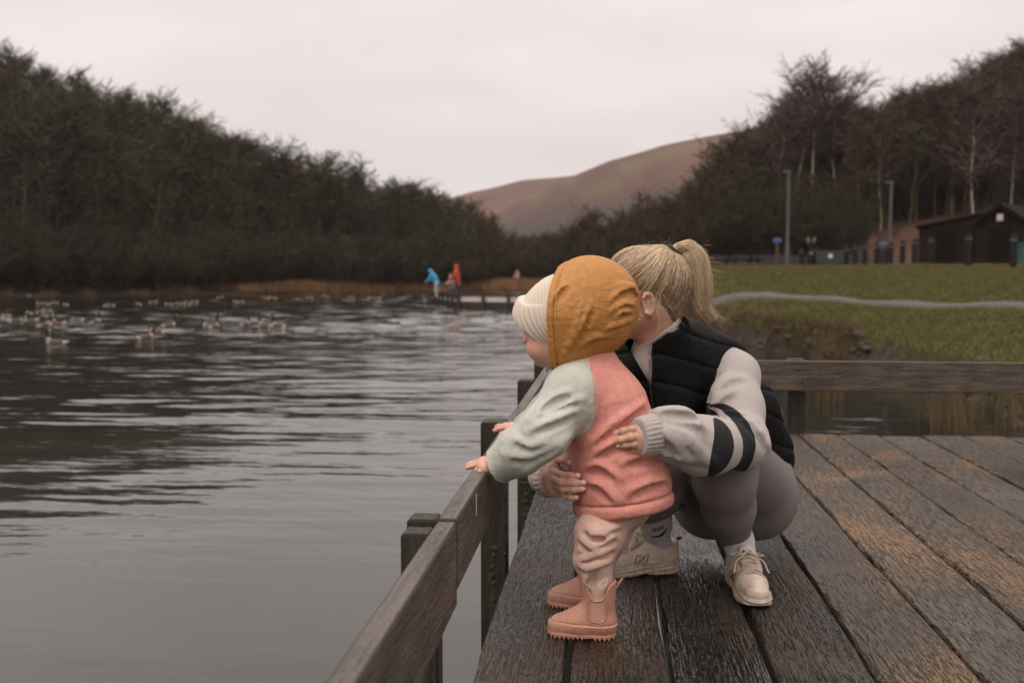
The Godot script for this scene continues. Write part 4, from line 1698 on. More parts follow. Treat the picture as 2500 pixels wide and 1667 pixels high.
	# --- coat
	var coat := Body.new()
	coat.chain([Vector3(-0.0458, 0.5833, -2.2769), Vector3(-0.0134, 0.498, -2.2642), Vector3(0.0149, 0.4043, -2.2586), Vector3(0.0312, 0.3252, -2.2548), Vector3(0.0355, 0.2638, -2.2511)], [0.066, 0.095, 0.101, 0.104, 0.106], 0.035)
	var trunk_n := coat.all.size()
	coat.bone(Vector3(-0.0524, 0.5703, -2.2653), Vector3(-0.0767, 0.5398, -2.2004), 0.058, 0.060, 0.04)
	coat.bone(Vector3(-0.0765, 0.5404, -2.1955), Vector3(-0.1402, 0.4561, -2.1382), 0.058, 0.054, 0.03)
	coat.bone(Vector3(-0.1402, 0.4561, -2.1382), Vector3(-0.1911, 0.4148, -2.1456), 0.054, 0.049, 0.025)
	coat.bone(Vector3(-0.1911, 0.4158, -2.1456), Vector3(-0.239, 0.3797, -2.1637), 0.052, 0.041, 0.02)
	coat.bone(Vector3(-0.0531, 0.5793, -2.296), Vector3(-0.0851, 0.5406, -2.3507), 0.058, 0.056, 0.04)
	coat.bone(Vector3(-0.0851, 0.5406, -2.3507), Vector3(-0.1492, 0.4513, -2.4391), 0.056, 0.050, 0.03)
	coat.bone(Vector3(-0.1492, 0.4513, -2.4391), Vector3(-0.2122, 0.4063, -2.5206), 0.050, 0.036, 0.02)
	var base := copy_body(coat)
	for f in [
		# sleeve: long pulls from the armpit over the upper arm, short ones inside the elbow, round the cuff
		[Vector3(-0.159, 0.4902, -2.0984), Vector3(-0.1131, 0.518, -2.1048), Vector3(-0.0488, 0.5353, -2.1223)], [Vector3(-0.1681, 0.4625, -2.0957), Vector3(-0.1209, 0.4904, -2.082), Vector3(-0.0531, 0.5134, -2.1103)], [Vector3(-0.1564, 0.5134, -2.1002), Vector3(-0.1258, 0.5353, -2.1148), Vector3(-0.0814, 0.5538, -2.1204)],
		[Vector3(-0.1928, 0.4434, -2.1121), Vector3(-0.1614, 0.4375, -2.0946), Vector3(-0.124, 0.4521, -2.0892)], [Vector3(-0.2104, 0.4155, -2.1186), Vector3(-0.1631, 0.4116, -2.0927), Vector3(-0.116, 0.4355, -2.0788), Vector3(-0.0668, 0.4563, -2.1152)],
		[Vector3(-0.184, 0.3799, -2.1187), Vector3(-0.1399, 0.395, -2.0938), Vector3(-0.0912, 0.4246, -2.1006)], [Vector3(-0.1627, 0.3986, -2.112), Vector3(-0.1244, 0.4209, -2.0971), Vector3(-0.0895, 0.4468, -2.1023)]]:
		fold(coat, base, f, 0.0075, 0.016, 0.0046, 0.006)
	for f in [
		# body: pulls that fan out below the arm, across the small of the back and towards the hem
		[Vector3(-0.0488, 0.4232, -2.1449), Vector3(-0.0085, 0.453, -2.1408), Vector3(0.0326, 0.4971, -2.1679)], [Vector3(-0.0486, 0.3968, -2.1431), Vector3(-0.0018, 0.4249, -2.1395), Vector3(0.0499, 0.4498, -2.1664)],
		[Vector3(-0.0632, 0.374, -2.1603), Vector3(-0.023, 0.3836, -2.1347), Vector3(0.0267, 0.3611, -2.138)], [Vector3(-0.0611, 0.3436, -2.1585), Vector3(-0.0228, 0.3386, -2.1317), Vector3(0.0224, 0.3077, -2.134)],
		[Vector3(0.0138, 0.4671, -2.1439), Vector3(0.0449, 0.4924, -2.1688), Vector3(0.0757, 0.5144, -2.2237)], [Vector3(0.041, 0.3264, -2.1371), Vector3(0.0837, 0.3438, -2.1625), Vector3(0.1213, 0.3449, -2.2166)], [Vector3(0.0311, 0.3949, -2.1407), Vector3(0.0739, 0.4025, -2.1656), Vector3(0.1113, 0.3914, -2.2188)]]:
		fold(coat, base, f, 0.0078, 0.018, 0.0052, 0.0065)
	var hem := Vector3(0.0336, 0.2648, -2.251)
	var hem_up := Vector3(-0.13, 0.985, -0.02).normalized()
	var cuff_l := Vector3(-0.2451, 0.3753, -2.1658)
	var cuff_l_dir := (Vector3(-0.1911, 0.4158, -2.1456) - cuff_l).normalized()
	cuff_l_dir = (cuff_l_dir + Vector3(0.06, -0.10, 0)).normalized()
	var cuff_r := Vector3(-0.2109, 0.4066, -2.5187)
	var cuff_r_dir := (Vector3(-0.1492, 0.4513, -2.4391) - cuff_r).normalized()
	coat.post = func(p: Vector3, e: float) -> float:
		e += -0.0008 * crease(p, Vector3(0.8, 1.5, 0.8), 22.0) - 0.0006 * crease(p, Vector3(1.2, 0.8, 1.0), 80.0)
		var w := (p - hem).dot(hem_up)
		if w < 0.06 and p.x > -0.09:
			e += -0.005 * exp(-pow((w - 0.013) / 0.014, 4.0)) + 0.004 * exp(-pow((w - 0.0315) / 0.0028, 2.0))
			e = smax(e, -w, 0.012)
		var cl := (p - cuff_l).dot(cuff_l_dir)
		if cl < 0.05 and p.x < -0.1 and p.distance_to(cuff_l) < 0.09:
			e = maxf(e, -cl)
			var ax := (p - cuff_l - cuff_l_dir * cl).length()
			e = maxf(e, -maxf(ax - 0.034, cl - 0.022))
		var cr := (p - cuff_r).dot(cuff_r_dir)
		if cr < 0.05 and p.distance_to(cuff_r) < 0.09:
			e = maxf(e, -cr)
		return e
	coat.slack = 0.013
	var cg := coat.geo(0.0044)
	cg = cg.keep(func(p: Vector3) -> float: return p.distance_to(c - up * 0.02 + Vector3(0.02, 0, 0)) - 0.085)
	var seam := [[-1.0, Vector3(-0.0492, 0.4403, -2.1561).x], [Vector3(-0.0492, 0.4403, -2.1561).y, Vector3(-0.0492, 0.4403, -2.1561).x], [Vector3(-0.0297, 0.4924, -2.1615).y, Vector3(-0.0297, 0.4924, -2.1615).x], [Vector3(-0.032, 0.5634, -2.1661).y, Vector3(-0.032, 0.5634, -2.1661).x], [Vector3(-0.0512, 0.6369, -2.1994).y, Vector3(-0.0512, 0.6369, -2.1994).x], [2.0, Vector3(-0.0561, 0.6561, -2.2002).x]]
	var ids_t := PackedInt32Array()
	var ids_a := PackedInt32Array()
	for k in trunk_n:
		ids_t.append(k)
	for k in range(trunk_n, base.all.size()):
		ids_a.append(k)
	var armpit := Vector3(-0.0492, 0.4422, -2.1562).y
	var which := func(p: Vector3) -> float:
		var x := 0.0
		for k in seam.size() - 1:
			if p.y >= seam[k][0] and p.y <= seam[k + 1][0]:
				x = lerpf(seam[k][1], seam[k + 1][1], (p.y - seam[k][0]) / (seam[k + 1][0] - seam[k][0]))
		var limb := minf(base.dist(p, ids_t) - base.dist(p, ids_a) - 0.004, x - p.x)
		return lerpf(limb, x - p.x, smoothstep(armpit - 0.012, armpit + 0.03, p.y))
	var coral := mat(Color(0.66, 0.285, 0.228), 0.70, {"albedo_texture": mottle(231, Color(0.80, 0.70, 0.67), Color(1, 1, 1), 0.022, 512, 7, 0.74), "uv1_triplanar": true, "uv1_scale": Vector3(3.4, 3.4, 3.4), "heightmap_enabled": true, "heightmap_texture": crumple(232, 0.012), "heightmap_scale": 0.15})
	var sage := mat(Color(0.52, 0.525, 0.460), 0.66, {"albedo_texture": mottle(233, Color(0.78, 0.79, 0.78), Color(1, 1, 1), 0.014, 256, 6, 0.65), "uv1_triplanar": true, "uv1_scale": Vector3(4, 4, 4), "heightmap_enabled": true, "heightmap_texture": crumple(234, 0.012), "heightmap_scale": 0.15})
	var coat_o := wear("coat", cg.keep(func(p: Vector3) -> float: return -which.call(p)), coral, root)
	wear("coat_sleeves", cg.keep(which), sage, root, coat_o)
	var raglan := []
	for q in [Vector3(-0.0499, 0.6262, -2.1887), Vector3(-0.0398, 0.5965, -2.1676), Vector3(-0.0319, 0.564, -2.1611), Vector3(-0.0298, 0.5309, -2.1591), Vector3(-0.0296, 0.4931, -2.1566), Vector3(-0.0369, 0.4648, -2.1539)]:
		raglan.append(coat.snap(q))
	wear("sleeve_seam", seam_tube(coat, raglan, 0.0009, 0.0001, 5, 5), sage, root, coat_o)
	var hem_line := []
	for k in 13:
		var w := lerpf(-0.25, PI + 0.25, k / 12.0)
		hem_line.append(hem + Vector3(cos(w) * 0.108, 0.036 + cos(w) * 0.0142, sin(w) * 0.108))
	wear("hem_stitching", seam_tube(coat, hem_line, 0.0007, 0.0, 4, 4), mat(Color(0.42, 0.13, 0.10), 0.8), root, coat_o)
	coat_o.set_meta("label", "coral coat with sage green sleeves")
	# the knitted inner cuff, the purple collar tab
	var inner := Body.new()
	inner.bone(cuff_l + cuff_l_dir * 0.022, cuff_l - cuff_l_dir * 0.003, 0.031, 0.026, 0.01)
	inner.post = func(p: Vector3, e: float) -> float:
		var w := p - cuff_l
		var turn := atan2(w.dot(cuff_l_dir.cross(Vector3.UP)), w.y)
		return maxf(e - 0.0008 * sin(turn * 40.0), -(w.dot(cuff_l_dir) + 0.008))
	wear("knitted_cuff", inner.geo(0.0022), mat(Color(0.15, 0.20, 0.18), 0.9), root, coat_o)
	wear("collar_tab", Geo.new().box(Vector3(-0.004, -0.008, -0.003), Vector3(0.004, 0.008, 0.003), 0.002).move(Transform3D(Basis(Vector3(0, 0, 1), -0.5), Vector3(-0.1341, 0.5914, -2.2034))), mat(Color(0.16, 0.10, 0.20), 0.8), root, coat_o)
	# --- trousers
	var pants := Body.new()
	pants.chain([Vector3(0.0039, 0.2761, -2.2257), Vector3(-0.017, 0.2251, -2.19), Vector3(-0.0319, 0.1694, -2.1767), Vector3(-0.021, 0.1219, -2.1726), Vector3(-0.0177, 0.0681, -2.1602)], [0.050, 0.052, 0.0405, 0.0285, 0.0235], 0.02)
	pants.chain([Vector3(0.0291, 0.266, -2.2929), Vector3(0.0024, 0.1953, -2.3057), Vector3(-0.0197, 0.1271, -2.3241), Vector3(-0.0274, 0.0157, -2.3329)], [0.050, 0.048, 0.036, 0.022], 0.02)
	pants.bone(Vector3(0.0283, 0.2972, -2.2446), Vector3(0.0387, 0.2906, -2.2754), 0.07, 0.07, 0.03)
	var legs := copy_body(pants)
	for f in [
		[Vector3(-0.0713, 0.2112, -2.1385), Vector3(-0.0331, 0.2306, -2.1133), Vector3(0.0059, 0.2511, -2.1185), Vector3(0.0436, 0.2567, -2.1527)], [Vector3(-0.075, 0.198, -2.1372), Vector3(-0.0472, 0.2063, -2.1203), Vector3(-0.0126, 0.2167, -2.1244), Vector3(0.0192, 0.2347, -2.1388)],
		[Vector3(-0.0714, 0.2264, -2.1395), Vector3(-0.0472, 0.2167, -2.121), Vector3(-0.02, 0.1998, -2.1226), Vector3(0.0063, 0.1904, -2.1446)], [Vector3(-0.0692, 0.1772, -2.1364), Vector3(-0.0425, 0.1838, -2.1293), Vector3(-0.0097, 0.1989, -2.1336), Vector3(0.0119, 0.2075, -2.1463)],
		[Vector3(-0.0634, 0.1658, -2.1362), Vector3(-0.0426, 0.1601, -2.1378), Vector3(-0.0199, 0.1697, -2.1306), Vector3(0.0064, 0.1781, -2.1539)], [Vector3(-0.0568, 0.2523, -2.1225), Vector3(-0.0285, 0.2418, -2.1145), Vector3(0.0022, 0.2437, -2.1176)], [Vector3(-0.0425, 0.1172, -2.145), Vector3(-0.0389, 0.1343, -2.1465), Vector3(-0.0407, 0.1544, -2.1376)]]:
		fold(pants, legs, f, 0.0072, 0.014, 0.0026, 0.0042)
	pants.post = func(p: Vector3, e: float) -> float:
		var mid := smoothstep(0.10, 0.16, p.y) * smoothstep(0.30, 0.22, p.y)
		return e - 0.0016 * mid * crease(p, Vector3(0.5, 1.8, 0.6), 34.0) - 0.0007 * crease(p, Vector3(1, 1, 1), 60.0)
	pants.slack = 0.012
	var pink := mat(Color(0.60, 0.40, 0.325), 0.88, {"rim_enabled": true, "rim": 0.2, "albedo_texture": mottle(241, Color(0.86, 0.82, 0.80), Color(1, 1, 1), 0.02, 256, 5), "uv1_triplanar": true, "uv1_scale": Vector3(5, 5, 5), "heightmap_enabled": true, "heightmap_texture": cloth_height(242, 0.12, 256, 3), "heightmap_scale": 0.05})
	var pg := pants.geo(0.0040)
	pg = pg.keep(func(p: Vector3) -> float: return hem.y + 0.03 - p.y)
	var pants_o := wear("trousers", pg, pink, root)
	# printed leaves: pale blades with a brown midrib
	var cream := mat(Color(0.70, 0.56, 0.45), 0.9)
	var line := mat(Color(0.26, 0.17, 0.11), 0.9)
	var lay := copy_body(pants)
	lay.post = pants.post
	for leaf in [[Vector3(-0.0065, 0.1279, -2.1391), 0.62, 0.018], [Vector3(-0.0101, 0.0944, -2.1466), 1.4, 0.008], [Vector3(-0.0472, 0.2437, -2.1128), 2.6, 0.010], [Vector3(-0.0368, 0.145, -2.1373), 1.75, 0.008], [Vector3(-0.01, 0.2633, -2.1177), 0.9, 0.008]]:
		var r: float = leaf[2]
		var turn: float = leaf[1]
		var right := Vector3(cos(turn), sin(turn), 0)
		var upw := Vector3(-sin(turn), cos(turn), 0)
		var outline := []
		for k in 14:
			var w := TAU * k / 14.0
			outline.append(Vector2(cos(w) * r, sin(w) * r * 0.55 * (1.0 + 0.16 * cos(w * 6.0))))
		wear("leaf_print", print_on(lay, leaf[0], right, upw, outline, 0.0007, true), cream, root, pants_o)
		wear("leaf_midrib", seam_tube(lay, [leaf[0] - right * r * 1.15, leaf[0] + right * r * 0.8], 0.0003, 0.0008, 4, 4), line, root, pants_o)
		for s in [-0.3, 0.15]:
			wear("leaf_midrib", seam_tube(lay, [leaf[0] + right * r * (s + 0.3) + upw * r * 0.34, leaf[0] + right * r * s, leaf[0] + right * r * (s + 0.3) - upw * r * 0.34], 0.0003, 0.0008, 4, 3), line, root, pants_o)
	wear("white_label", patch_on(lay, Vector3(-0.0471, 0.1327, -2.1355), Vector3(-0.0368, 0.1327, -2.1365), Vector3(-0.0357, 0.1147, -2.1354), Vector3(-0.0461, 0.1147, -2.1344), 4, 5, 0.0012), mat(Color(0.68, 0.58, 0.46), 0.8), root, pants_o)
	# --- boots
	var rubber := mat(Color(0.54, 0.280, 0.195), 0.42, {"albedo_texture": mottle(251, Color(0.74, 0.70, 0.68), Color(1, 1, 1), 0.035, 256, 6, 0.72), "uv1_triplanar": true, "uv1_scale": Vector3(7, 7, 7)})
	var elastic := mat(Color(0.50, 0.275, 0.215), 0.85)
	make_boot(root, Transform3D(Basis(Vector3.UP, PI - 0.03), Vector3(0.018, 0.001, -2.162)), rubber, elastic, line)
	make_boot(root, Transform3D(Basis(Vector3.UP, PI - 0.16), Vector3(0.004, 0.001, -2.345)), rubber, elastic, line)

func hood_stitch(b: Body, at: Vector3, n: Vector3, y: float) -> Vector3:
	var p := at - n * 0.0165
	p.y = y
	p.z += 0.03
	return b.snap(p, 0.0002)

func smax(a: float, b: float, k: float) -> float:
	var h := maxf(k - absf(a - b), 0.0)
	return maxf(a, b) + h * h * 0.25 / k

func copy_body(b: Body) -> Body:
	var o := Body.new()
	o.a = b.a.duplicate()
	o.d = b.d.duplicate()
	o.il = b.il.duplicate()
	o.ra = b.ra.duplicate()
	o.rd = b.rd.duplicate()
	o.kk = b.kk.duplicate()
	o.ax = b.ax.duplicate()
	o.fl = b.fl.duplicate()
	o.sub = b.sub.duplicate()
	o.all = b.all.duplicate()
	o.most_k = b.most_k
	o.lo = b.lo
	o.hi = b.hi
	return o

# ---------------------------------------------------------------- the woman, squatting behind the toddler
func sneaker_upper() -> Body:                                             # x towards the toe, y up, origin on the ground under the heel
	var b := Body.new()
	b.bone(Vector3(0.040, 0.055, 0), Vector3(0.085, 0.055, 0.001), 0.033, 0.036, 0.02)
	b.bone(Vector3(0.085, 0.058, 0.001), Vector3(0.170, 0.050, 0.004), 0.037, 0.036, 0.02)
	b.bone(Vector3(0.170, 0.050, 0.004), Vector3(0.226, 0.044, 0.005), 0.036, 0.029, 0.02)
	b.bone(Vector3(0.036, 0.060, 0), Vector3(0.034, 0.098, 0), 0.032, 0.030, 0.02)
	b.bone(Vector3(0.095, 0.070, 0), Vector3(0.088, 0.108, 0), 0.030, 0.025, 0.03)
	b.bone(Vector3(0.060, 0.085, 0), Vector3(0.055, 0.092, 0), 0.034, 0.034, 0.03)
	b.post = func(p: Vector3, e: float) -> float:
		# overlays: raised panels with stitched edges
		var toe := smoothstep(0.186, 0.189, p.x - absf(p.z) * 0.3)
		var mud := smoothstep(0.050, 0.047, p.y + 0.06 * absf(p.x - 0.15) * (1.0 if p.x > 0.1 else 0.0))
		var heel := smoothstep(0.060, 0.056, p.x + (p.y - 0.06) * 0.5)
		e -= 0.0016 * maxf(maxf(toe * smoothstep(0.066, 0.058, p.y), mud), heel)
		var lace := smoothstep(0.020, 0.0185, absf(p.z)) * smoothstep(0.105, 0.108, p.x) * smoothstep(0.182, 0.178, p.x) * smoothstep(0.06, 0.07, p.y)
		e += 0.003 * lace
		e = maxf(e, 0.026 - p.y)
		var top := 0.098 + 0.022 * smoothstep(0.06, 0.10, p.x) + 0.010 * smoothstep(0.03, 0.0, p.x) - 0.012 * exp(-pow((p.x - 0.055) / 0.02, 2.0))
		e = smax(e, p.y - top, 0.006)
		var open := Vector3((p.x - 0.058) / 1.25, 0, p.z).length() - 0.027
		return maxf(e, -maxf(open, 0.062 - p.y))
	return b

func make_sneaker(root: Node3D, place: Transform3D, leather: Material, sole_m: Material, black: Material, lace_m: Material, side: float) -> void:
	var b := sneaker_upper()
	var o := wear("sneaker", b.geo(0.0034).move(place), leather, root)
	var s := Body.new()
	s.bone(Vector3(0.036, 0.02, 0), Vector3(0.10, 0.02, 0), 0.041, 0.036, 0.02)
	s.bone(Vector3(0.10, 0.02, 0), Vector3(0.19, 0.021, 0.004), 0.036, 0.044, 0.02)
	s.bone(Vector3(0.19, 0.021, 0.004), Vector3(0.226, 0.025, 0.005), 0.044, 0.034, 0.02)
	s.post = func(p: Vector3, e: float) -> float:
		# a flat, sculpted midsole: the radius in plan, waves along its side, grooved tread, sprung toe
		var a := clampf((p.x - 0.036) / 0.19, 0.0, 1.0)
		var r := lerpf(lerpf(0.041, 0.0375, smoothstep(0.0, 0.4, a)), lerpf(0.0445, 0.035, smoothstep(0.75, 1.0, a)), smoothstep(0.3, 0.75, a))
		var foot := Vector2(clampf(p.x, 0.038, 0.224), 0.004 * a)
		var e2 := Vector2(p.x - foot.x, p.z - foot.y).length() - r
		var top := 0.036 + 0.012 * smoothstep(0.10, 0.0, p.x) + 0.003 * sin(p.x * 60.0)
		var low := 0.001 + 0.014 * pow(smoothstep(0.19, 0.262, p.x), 1.5) + 0.006 * pow(smoothstep(0.03, -0.01, p.x), 2.0) + 0.005 * exp(-pow((p.x - 0.108) / 0.017, 2.0))
		low += 0.003 if fposmod(p.x + absf(p.z) * 0.4, 0.019) < 0.004 else 0.0
		e2 += 0.0018 * sin(p.y * 420.0 + p.x * 50.0) * smoothstep(0.004, 0.016, p.y) + 0.10 * maxf(0.012 - p.y, 0.0) * (1.0 - 0.7 * a)
		return smax(smax(e2, p.y - top, 0.007), low - p.y, 0.005)
	s.slack = 0.02
	var sole := wear("sole", s.geo(0.0032, Vector3(-0.02, -0.004, -0.06), Vector3(0.28, 0.062, 0.06)).move(place), sole_m, root, o)
	# tongue, collar padding, laces with a bow
	var tongue := Body.new()
	tongue.bone(Vector3(0.150, 0.083, 0.002), Vector3(0.098, 0.120, 0), 0.019, 0.0215, 0.01, Vector3(0.55, 0.83, 0), 0.34)
	tongue.bone(Vector3(0.098, 0.120, 0), Vector3(0.088, 0.134, 0), 0.0215, 0.019, 0.01, Vector3(0.65, 0.75, 0), 0.34)
	wear("tongue", tongue.geo(0.003).move(place), leather, root, o)
	var both := copy_body(b)
	both.bone(Vector3(0.170, 0.075, 0.002), Vector3(0.100, 0.118, 0), 0.012, 0.014, 0.02)
	for k in 6:
		var x := lerpf(0.176, 0.108, k / 5.0)
		var y := lerpf(0.090, 0.132, k / 5.0)
		var pts := []
		for w in 7:
			var u := w / 3.0 - 1.0
			pts.append(Vector3(x + 0.005 * u * (1.0 if k % 2 else -1.0), y - 0.020 * u * u, u * 0.024 + 0.003))
		wear("lace", seam_tube(both, pts, 0.0026, 0.0012, 6, 2).move(place), lace_m, root, o)
	var knot := Vector3(0.101, 0.134, 0.002)
	for sd in [-1.0, 1.0]:
		var loop := PackedVector3Array()
		for k in 17:
			var w := TAU * k / 16.0
			loop.append(knot + Vector3(0.006 - 0.012 * sin(w) * sd * 0.3, 0.006 * sin(w) - 0.006 * (1.0 - cos(w)), sd * (1.0 - cos(w)) * 0.021) + Vector3(0.018, -0.004, 0) * sin(w))
		wear("lace_bow", Geo.new().tube(loop, 0.0022, 6, false).move(place), lace_m, root, o)
		var tail := PackedVector3Array()
		for k in 9:
			var u := k / 8.0
			tail.append(knot + Vector3(0.008 + 0.050 * u, -0.012 * u - 0.040 * u * u, sd * (0.004 + 0.045 * u - 0.004 * sin(u * 8.0))))
		wear("lace_end", Geo.new().tube(tail, 0.0022, 6).move(place), lace_m, root, o)
	wear("lace_knot", Body.new().ball(knot + Vector3(0.004, -0.002, 0), 0.0065, 0.01).geo(0.0022).move(place), lace_m, root, o)
	# the black outlined letter on both sides, mark on the tongue, pull tab at the heel
	for sd in [-1.0, 1.0]:
		var at := Vector3(0.118, 0.058, sd * 0.04)
		var right := Vector3(-sd, 0, 0) * -1.0
		var n_pts := [Vector2(-0.017, -0.013), Vector2(-0.011, 0.013), Vector2(-0.002, 0.013), Vector2(0.004, -0.001), Vector2(0.007, 0.013), Vector2(0.017, 0.013), Vector2(0.011, -0.013), Vector2(0.002, -0.013), Vector2(-0.004, 0.001), Vector2(-0.007, -0.013), Vector2(-0.017, -0.013)]
		var pts := []
		for q in n_pts:
			pts.append(at + right * (q.x * 1.1) * (1.0 if sd == side else -1.0) * sd * side + Vector3(0, q.y * 1.1, 0))
		wear("letter_outline", seam_tube(b, pts, 0.0009, 0.0007, 5, 3).move(place), black, root, o)
	for k in 2:
		wear("stripe_mark", patch_on(both, Vector3(0.184, 0.095, -0.006 + k * 0.007), Vector3(0.184, 0.095, -0.002 + k * 0.007), Vector3(0.175, 0.1, -0.002 + k * 0.007), Vector3(0.175, 0.1, -0.006 + k * 0.007), 2, 2, 0.0012).move(place), black, root, o)
	wear("tongue_mark", print_text(null, "NB", Vector3(0.0955, 0.1265, 0.0), Vector3(0, 0, -1), Vector3(-0.62, 0.785, 0), 0.013, 0.0082).move(place), black, root, o)
	var tab := PackedVector3Array()
	for k in 11:
		var w := PI * k / 10.0
		tab.append(Vector3(0.004 - sin(w) * 0.014, 0.103 + 0.004 * sin(w), lerpf(-0.005, 0.005, k / 10.0)))
	wear("heel_tab", Geo.new().tube(tab, 0.0036, 6).move(place), black, root, o)

func bold_font() -> Font:
	var f := SystemFont.new()
	f.font_names = PackedStringArray(["Droid Sans"])
	f.font_weight = 700
	f.font_italic = true
	return f

func make_woman() -> void:
	var root := thing("person", "woman with blonde ponytail in black vest and grey fleece, squatting behind the toddler", "person", Vector3(0.28, 0, -2.62))
	var skin := mat(Color(0.58, 0.345, 0.245), 0.5, {"subsurf_scatter_enabled": true, "subsurf_scatter_strength": 0.12, "albedo_texture": mottle(301, Color(0.92, 0.84, 0.80), Color(1, 1, 1), 0.04, 128), "uv1_triplanar": true, "uv1_scale": Vector3(9, 9, 9)})
	# --- body
	var b := Body.new()
	var c := Vector3(0.0931, 0.7764, -2.4948)
	var face := Vector3(-0.985, -0.06, 0.10).normalized()
	var up := (Vector3(0.08, 1, 0) - face * Vector3(0.08, 1, 0).dot(face)).normalized()
	var out := face.cross(up).normalized()
	b.bone(c - face * 0.022, c + face * 0.014 + up * 0.004, 0.079, 0.077, 0.02)
	b.bone(c + face * 0.030 - up * 0.02, c + face * 0.052 - up * 0.085, 0.058, 0.036, 0.04)
	b.ball(c + face * 0.078 - up * 0.108, 0.020, 0.03)
	for s in [-1.0, 1.0]:
		b.bone(c - face * 0.002 - up * 0.070 + out * s * 0.046, c + face * 0.070 - up * 0.108 + out * s * 0.010, 0.022, 0.018, 0.03)   # jaw
		b.ball(c + face * 0.056 - up * 0.046 + out * s * 0.040, 0.026, 0.025)
		b.ball(c + face * 0.078 - up * 0.022 + out * s * 0.030, 0.012, 0.008)
	b.bone(c + face * 0.090 - up * 0.014, c + face * 0.108 - up * 0.048, 0.007, 0.011, 0.012)
	b.ball(c + face * 0.092 - up * 0.074, 0.011, 0.012)
	b.ball(c + face * 0.089 - up * 0.084, 0.011, 0.012)
	# ears: a rim round a hollow
	for s in [-1.0, 1.0]:
		var ear: Vector3 = c - face * -0.010 - up * 0.048 + out * s * 0.074
		var ring := []
		var rr := []
		for k in 9:
			var w := lerpf(-2.0, 2.5, k / 8.0)
			ring.append(ear - face * (0.0145 * cos(w)) * 1.0 + up * (0.024 * sin(w) + 0.003) + out * s * (0.006 - 0.004 * cos(w)))
			rr.append(0.0045)
		b.chain(ring, rr, 0.004)
		b.ball(ear - up * 0.022 - face * 0.001, 0.0085, 0.006)
		b.bone(ear, ear - face * 0.004 - up * 0.012, 0.013, 0.012, 0.01, out, 0.4)
		b.cut(ear + out * s * 0.013 - face * 0.002, ear + out * s * 0.012 - face * 0.002 - up * 0.012, 0.008, 0.006, 0.006)
	b.bone(c - face * 0.010 - up * 0.07, Vector3(0.1504, 0.6125, -2.5497), 0.052, 0.060, 0.03)
	b.bone(Vector3(0.1092, 0.6757, -2.4996), Vector3(0.1317, 0.6154, -2.5078), 0.045, 0.055, 0.03)
	b.chain([Vector3(0.1572, 0.5999, -2.5697), Vector3(0.2191, 0.5029, -2.6397), Vector3(0.3015, 0.3578, -2.7587), Vector3(0.3603, 0.2096, -2.835)], [0.075, 0.10, 0.10, 0.11], 0.04)
	b.bone(Vector3(0.0489, 0.5429, -2.6862), Vector3(0.3141, 0.5544, -2.592), 0.045, 0.045, 0.04)
	b.chain([Vector3(0.3184, 0.5554, -2.5824), Vector3(0.3228, 0.3995, -2.4061), Vector3(0.0981, 0.4466, -2.191)], [0.042, 0.036, 0.024], 0.02)
	b.chain([Vector3(0.0489, 0.5429, -2.6862), Vector3(-0.0893, 0.3707, -2.6409), Vector3(-0.134, 0.3234, -2.3313)], [0.042, 0.036, 0.024], 0.02)
	b.chain([Vector3(0.4128, 0.1893, -2.8186), Vector3(0.2717, 0.3901, -2.4257), Vector3(0.3341, 0.0958, -2.6284)], [0.08, 0.048, 0.024], 0.03)
	b.chain([Vector3(0.3012, 0.1806, -2.8474), Vector3(0.1357, 0.3255, -2.5289), Vector3(0.1245, 0.1083, -2.6491)], [0.08, 0.046, 0.022], 0.03)
	var g := b.geo(0.0055)
	g = g.keep(func(p: Vector3) -> float: return p.distance_to(c - face * -0.010 - up * 0.048 + out * -0.074) - 0.026)
	var near_ear := c - face * -0.010 - up * 0.048 - out * 0.074
	if out.z > 0.0:
		near_ear = c + face * 0.010 - up * 0.048 + out * 0.074
	g = b.geo(0.0042)
	var hl := Body.new()
	hand(hl, Vector3(0.1093, 0.4359, -2.1864), [Vector3(0.0722, 0.4656, -2.1596), Vector3(0.0749, 0.4505, -2.1528), Vector3(0.077, 0.4329, -2.1558), Vector3(0.0784, 0.417, -2.165)], [
		[[Vector3(0.0721, 0.4659, -2.1576), Vector3(0.0513, 0.4662, -2.1475), Vector3(0.0327, 0.4612, -2.1534), Vector3(0.0187, 0.4558, -2.1618)], 0.0086],
		[[Vector3(0.0739, 0.4518, -2.1508), Vector3(0.0494, 0.4503, -2.1402), Vector3(0.028, 0.4433, -2.1457), Vector3(0.0141, 0.4373, -2.155)], 0.0088],
		[[Vector3(0.076, 0.4344, -2.1528), Vector3(0.0552, 0.4346, -2.1437), Vector3(0.0366, 0.4317, -2.1478), Vector3(0.0255, 0.4288, -2.1556)], 0.0084],
		[[Vector3(0.0783, 0.4185, -2.162), Vector3(0.065, 0.4194, -2.1558), Vector3(0.0528, 0.4196, -2.1586), Vector3(0.0445, 0.419, -2.1638)], 0.0076],
		[[Vector3(0.0883, 0.4569, -2.1857), Vector3(0.0696, 0.469, -2.1998), Vector3(0.0527, 0.4754, -2.2137)], 0.0092]], 0.0125, 0.007)
	g.add(hl.geo(0.0024))
	var hr := Body.new()
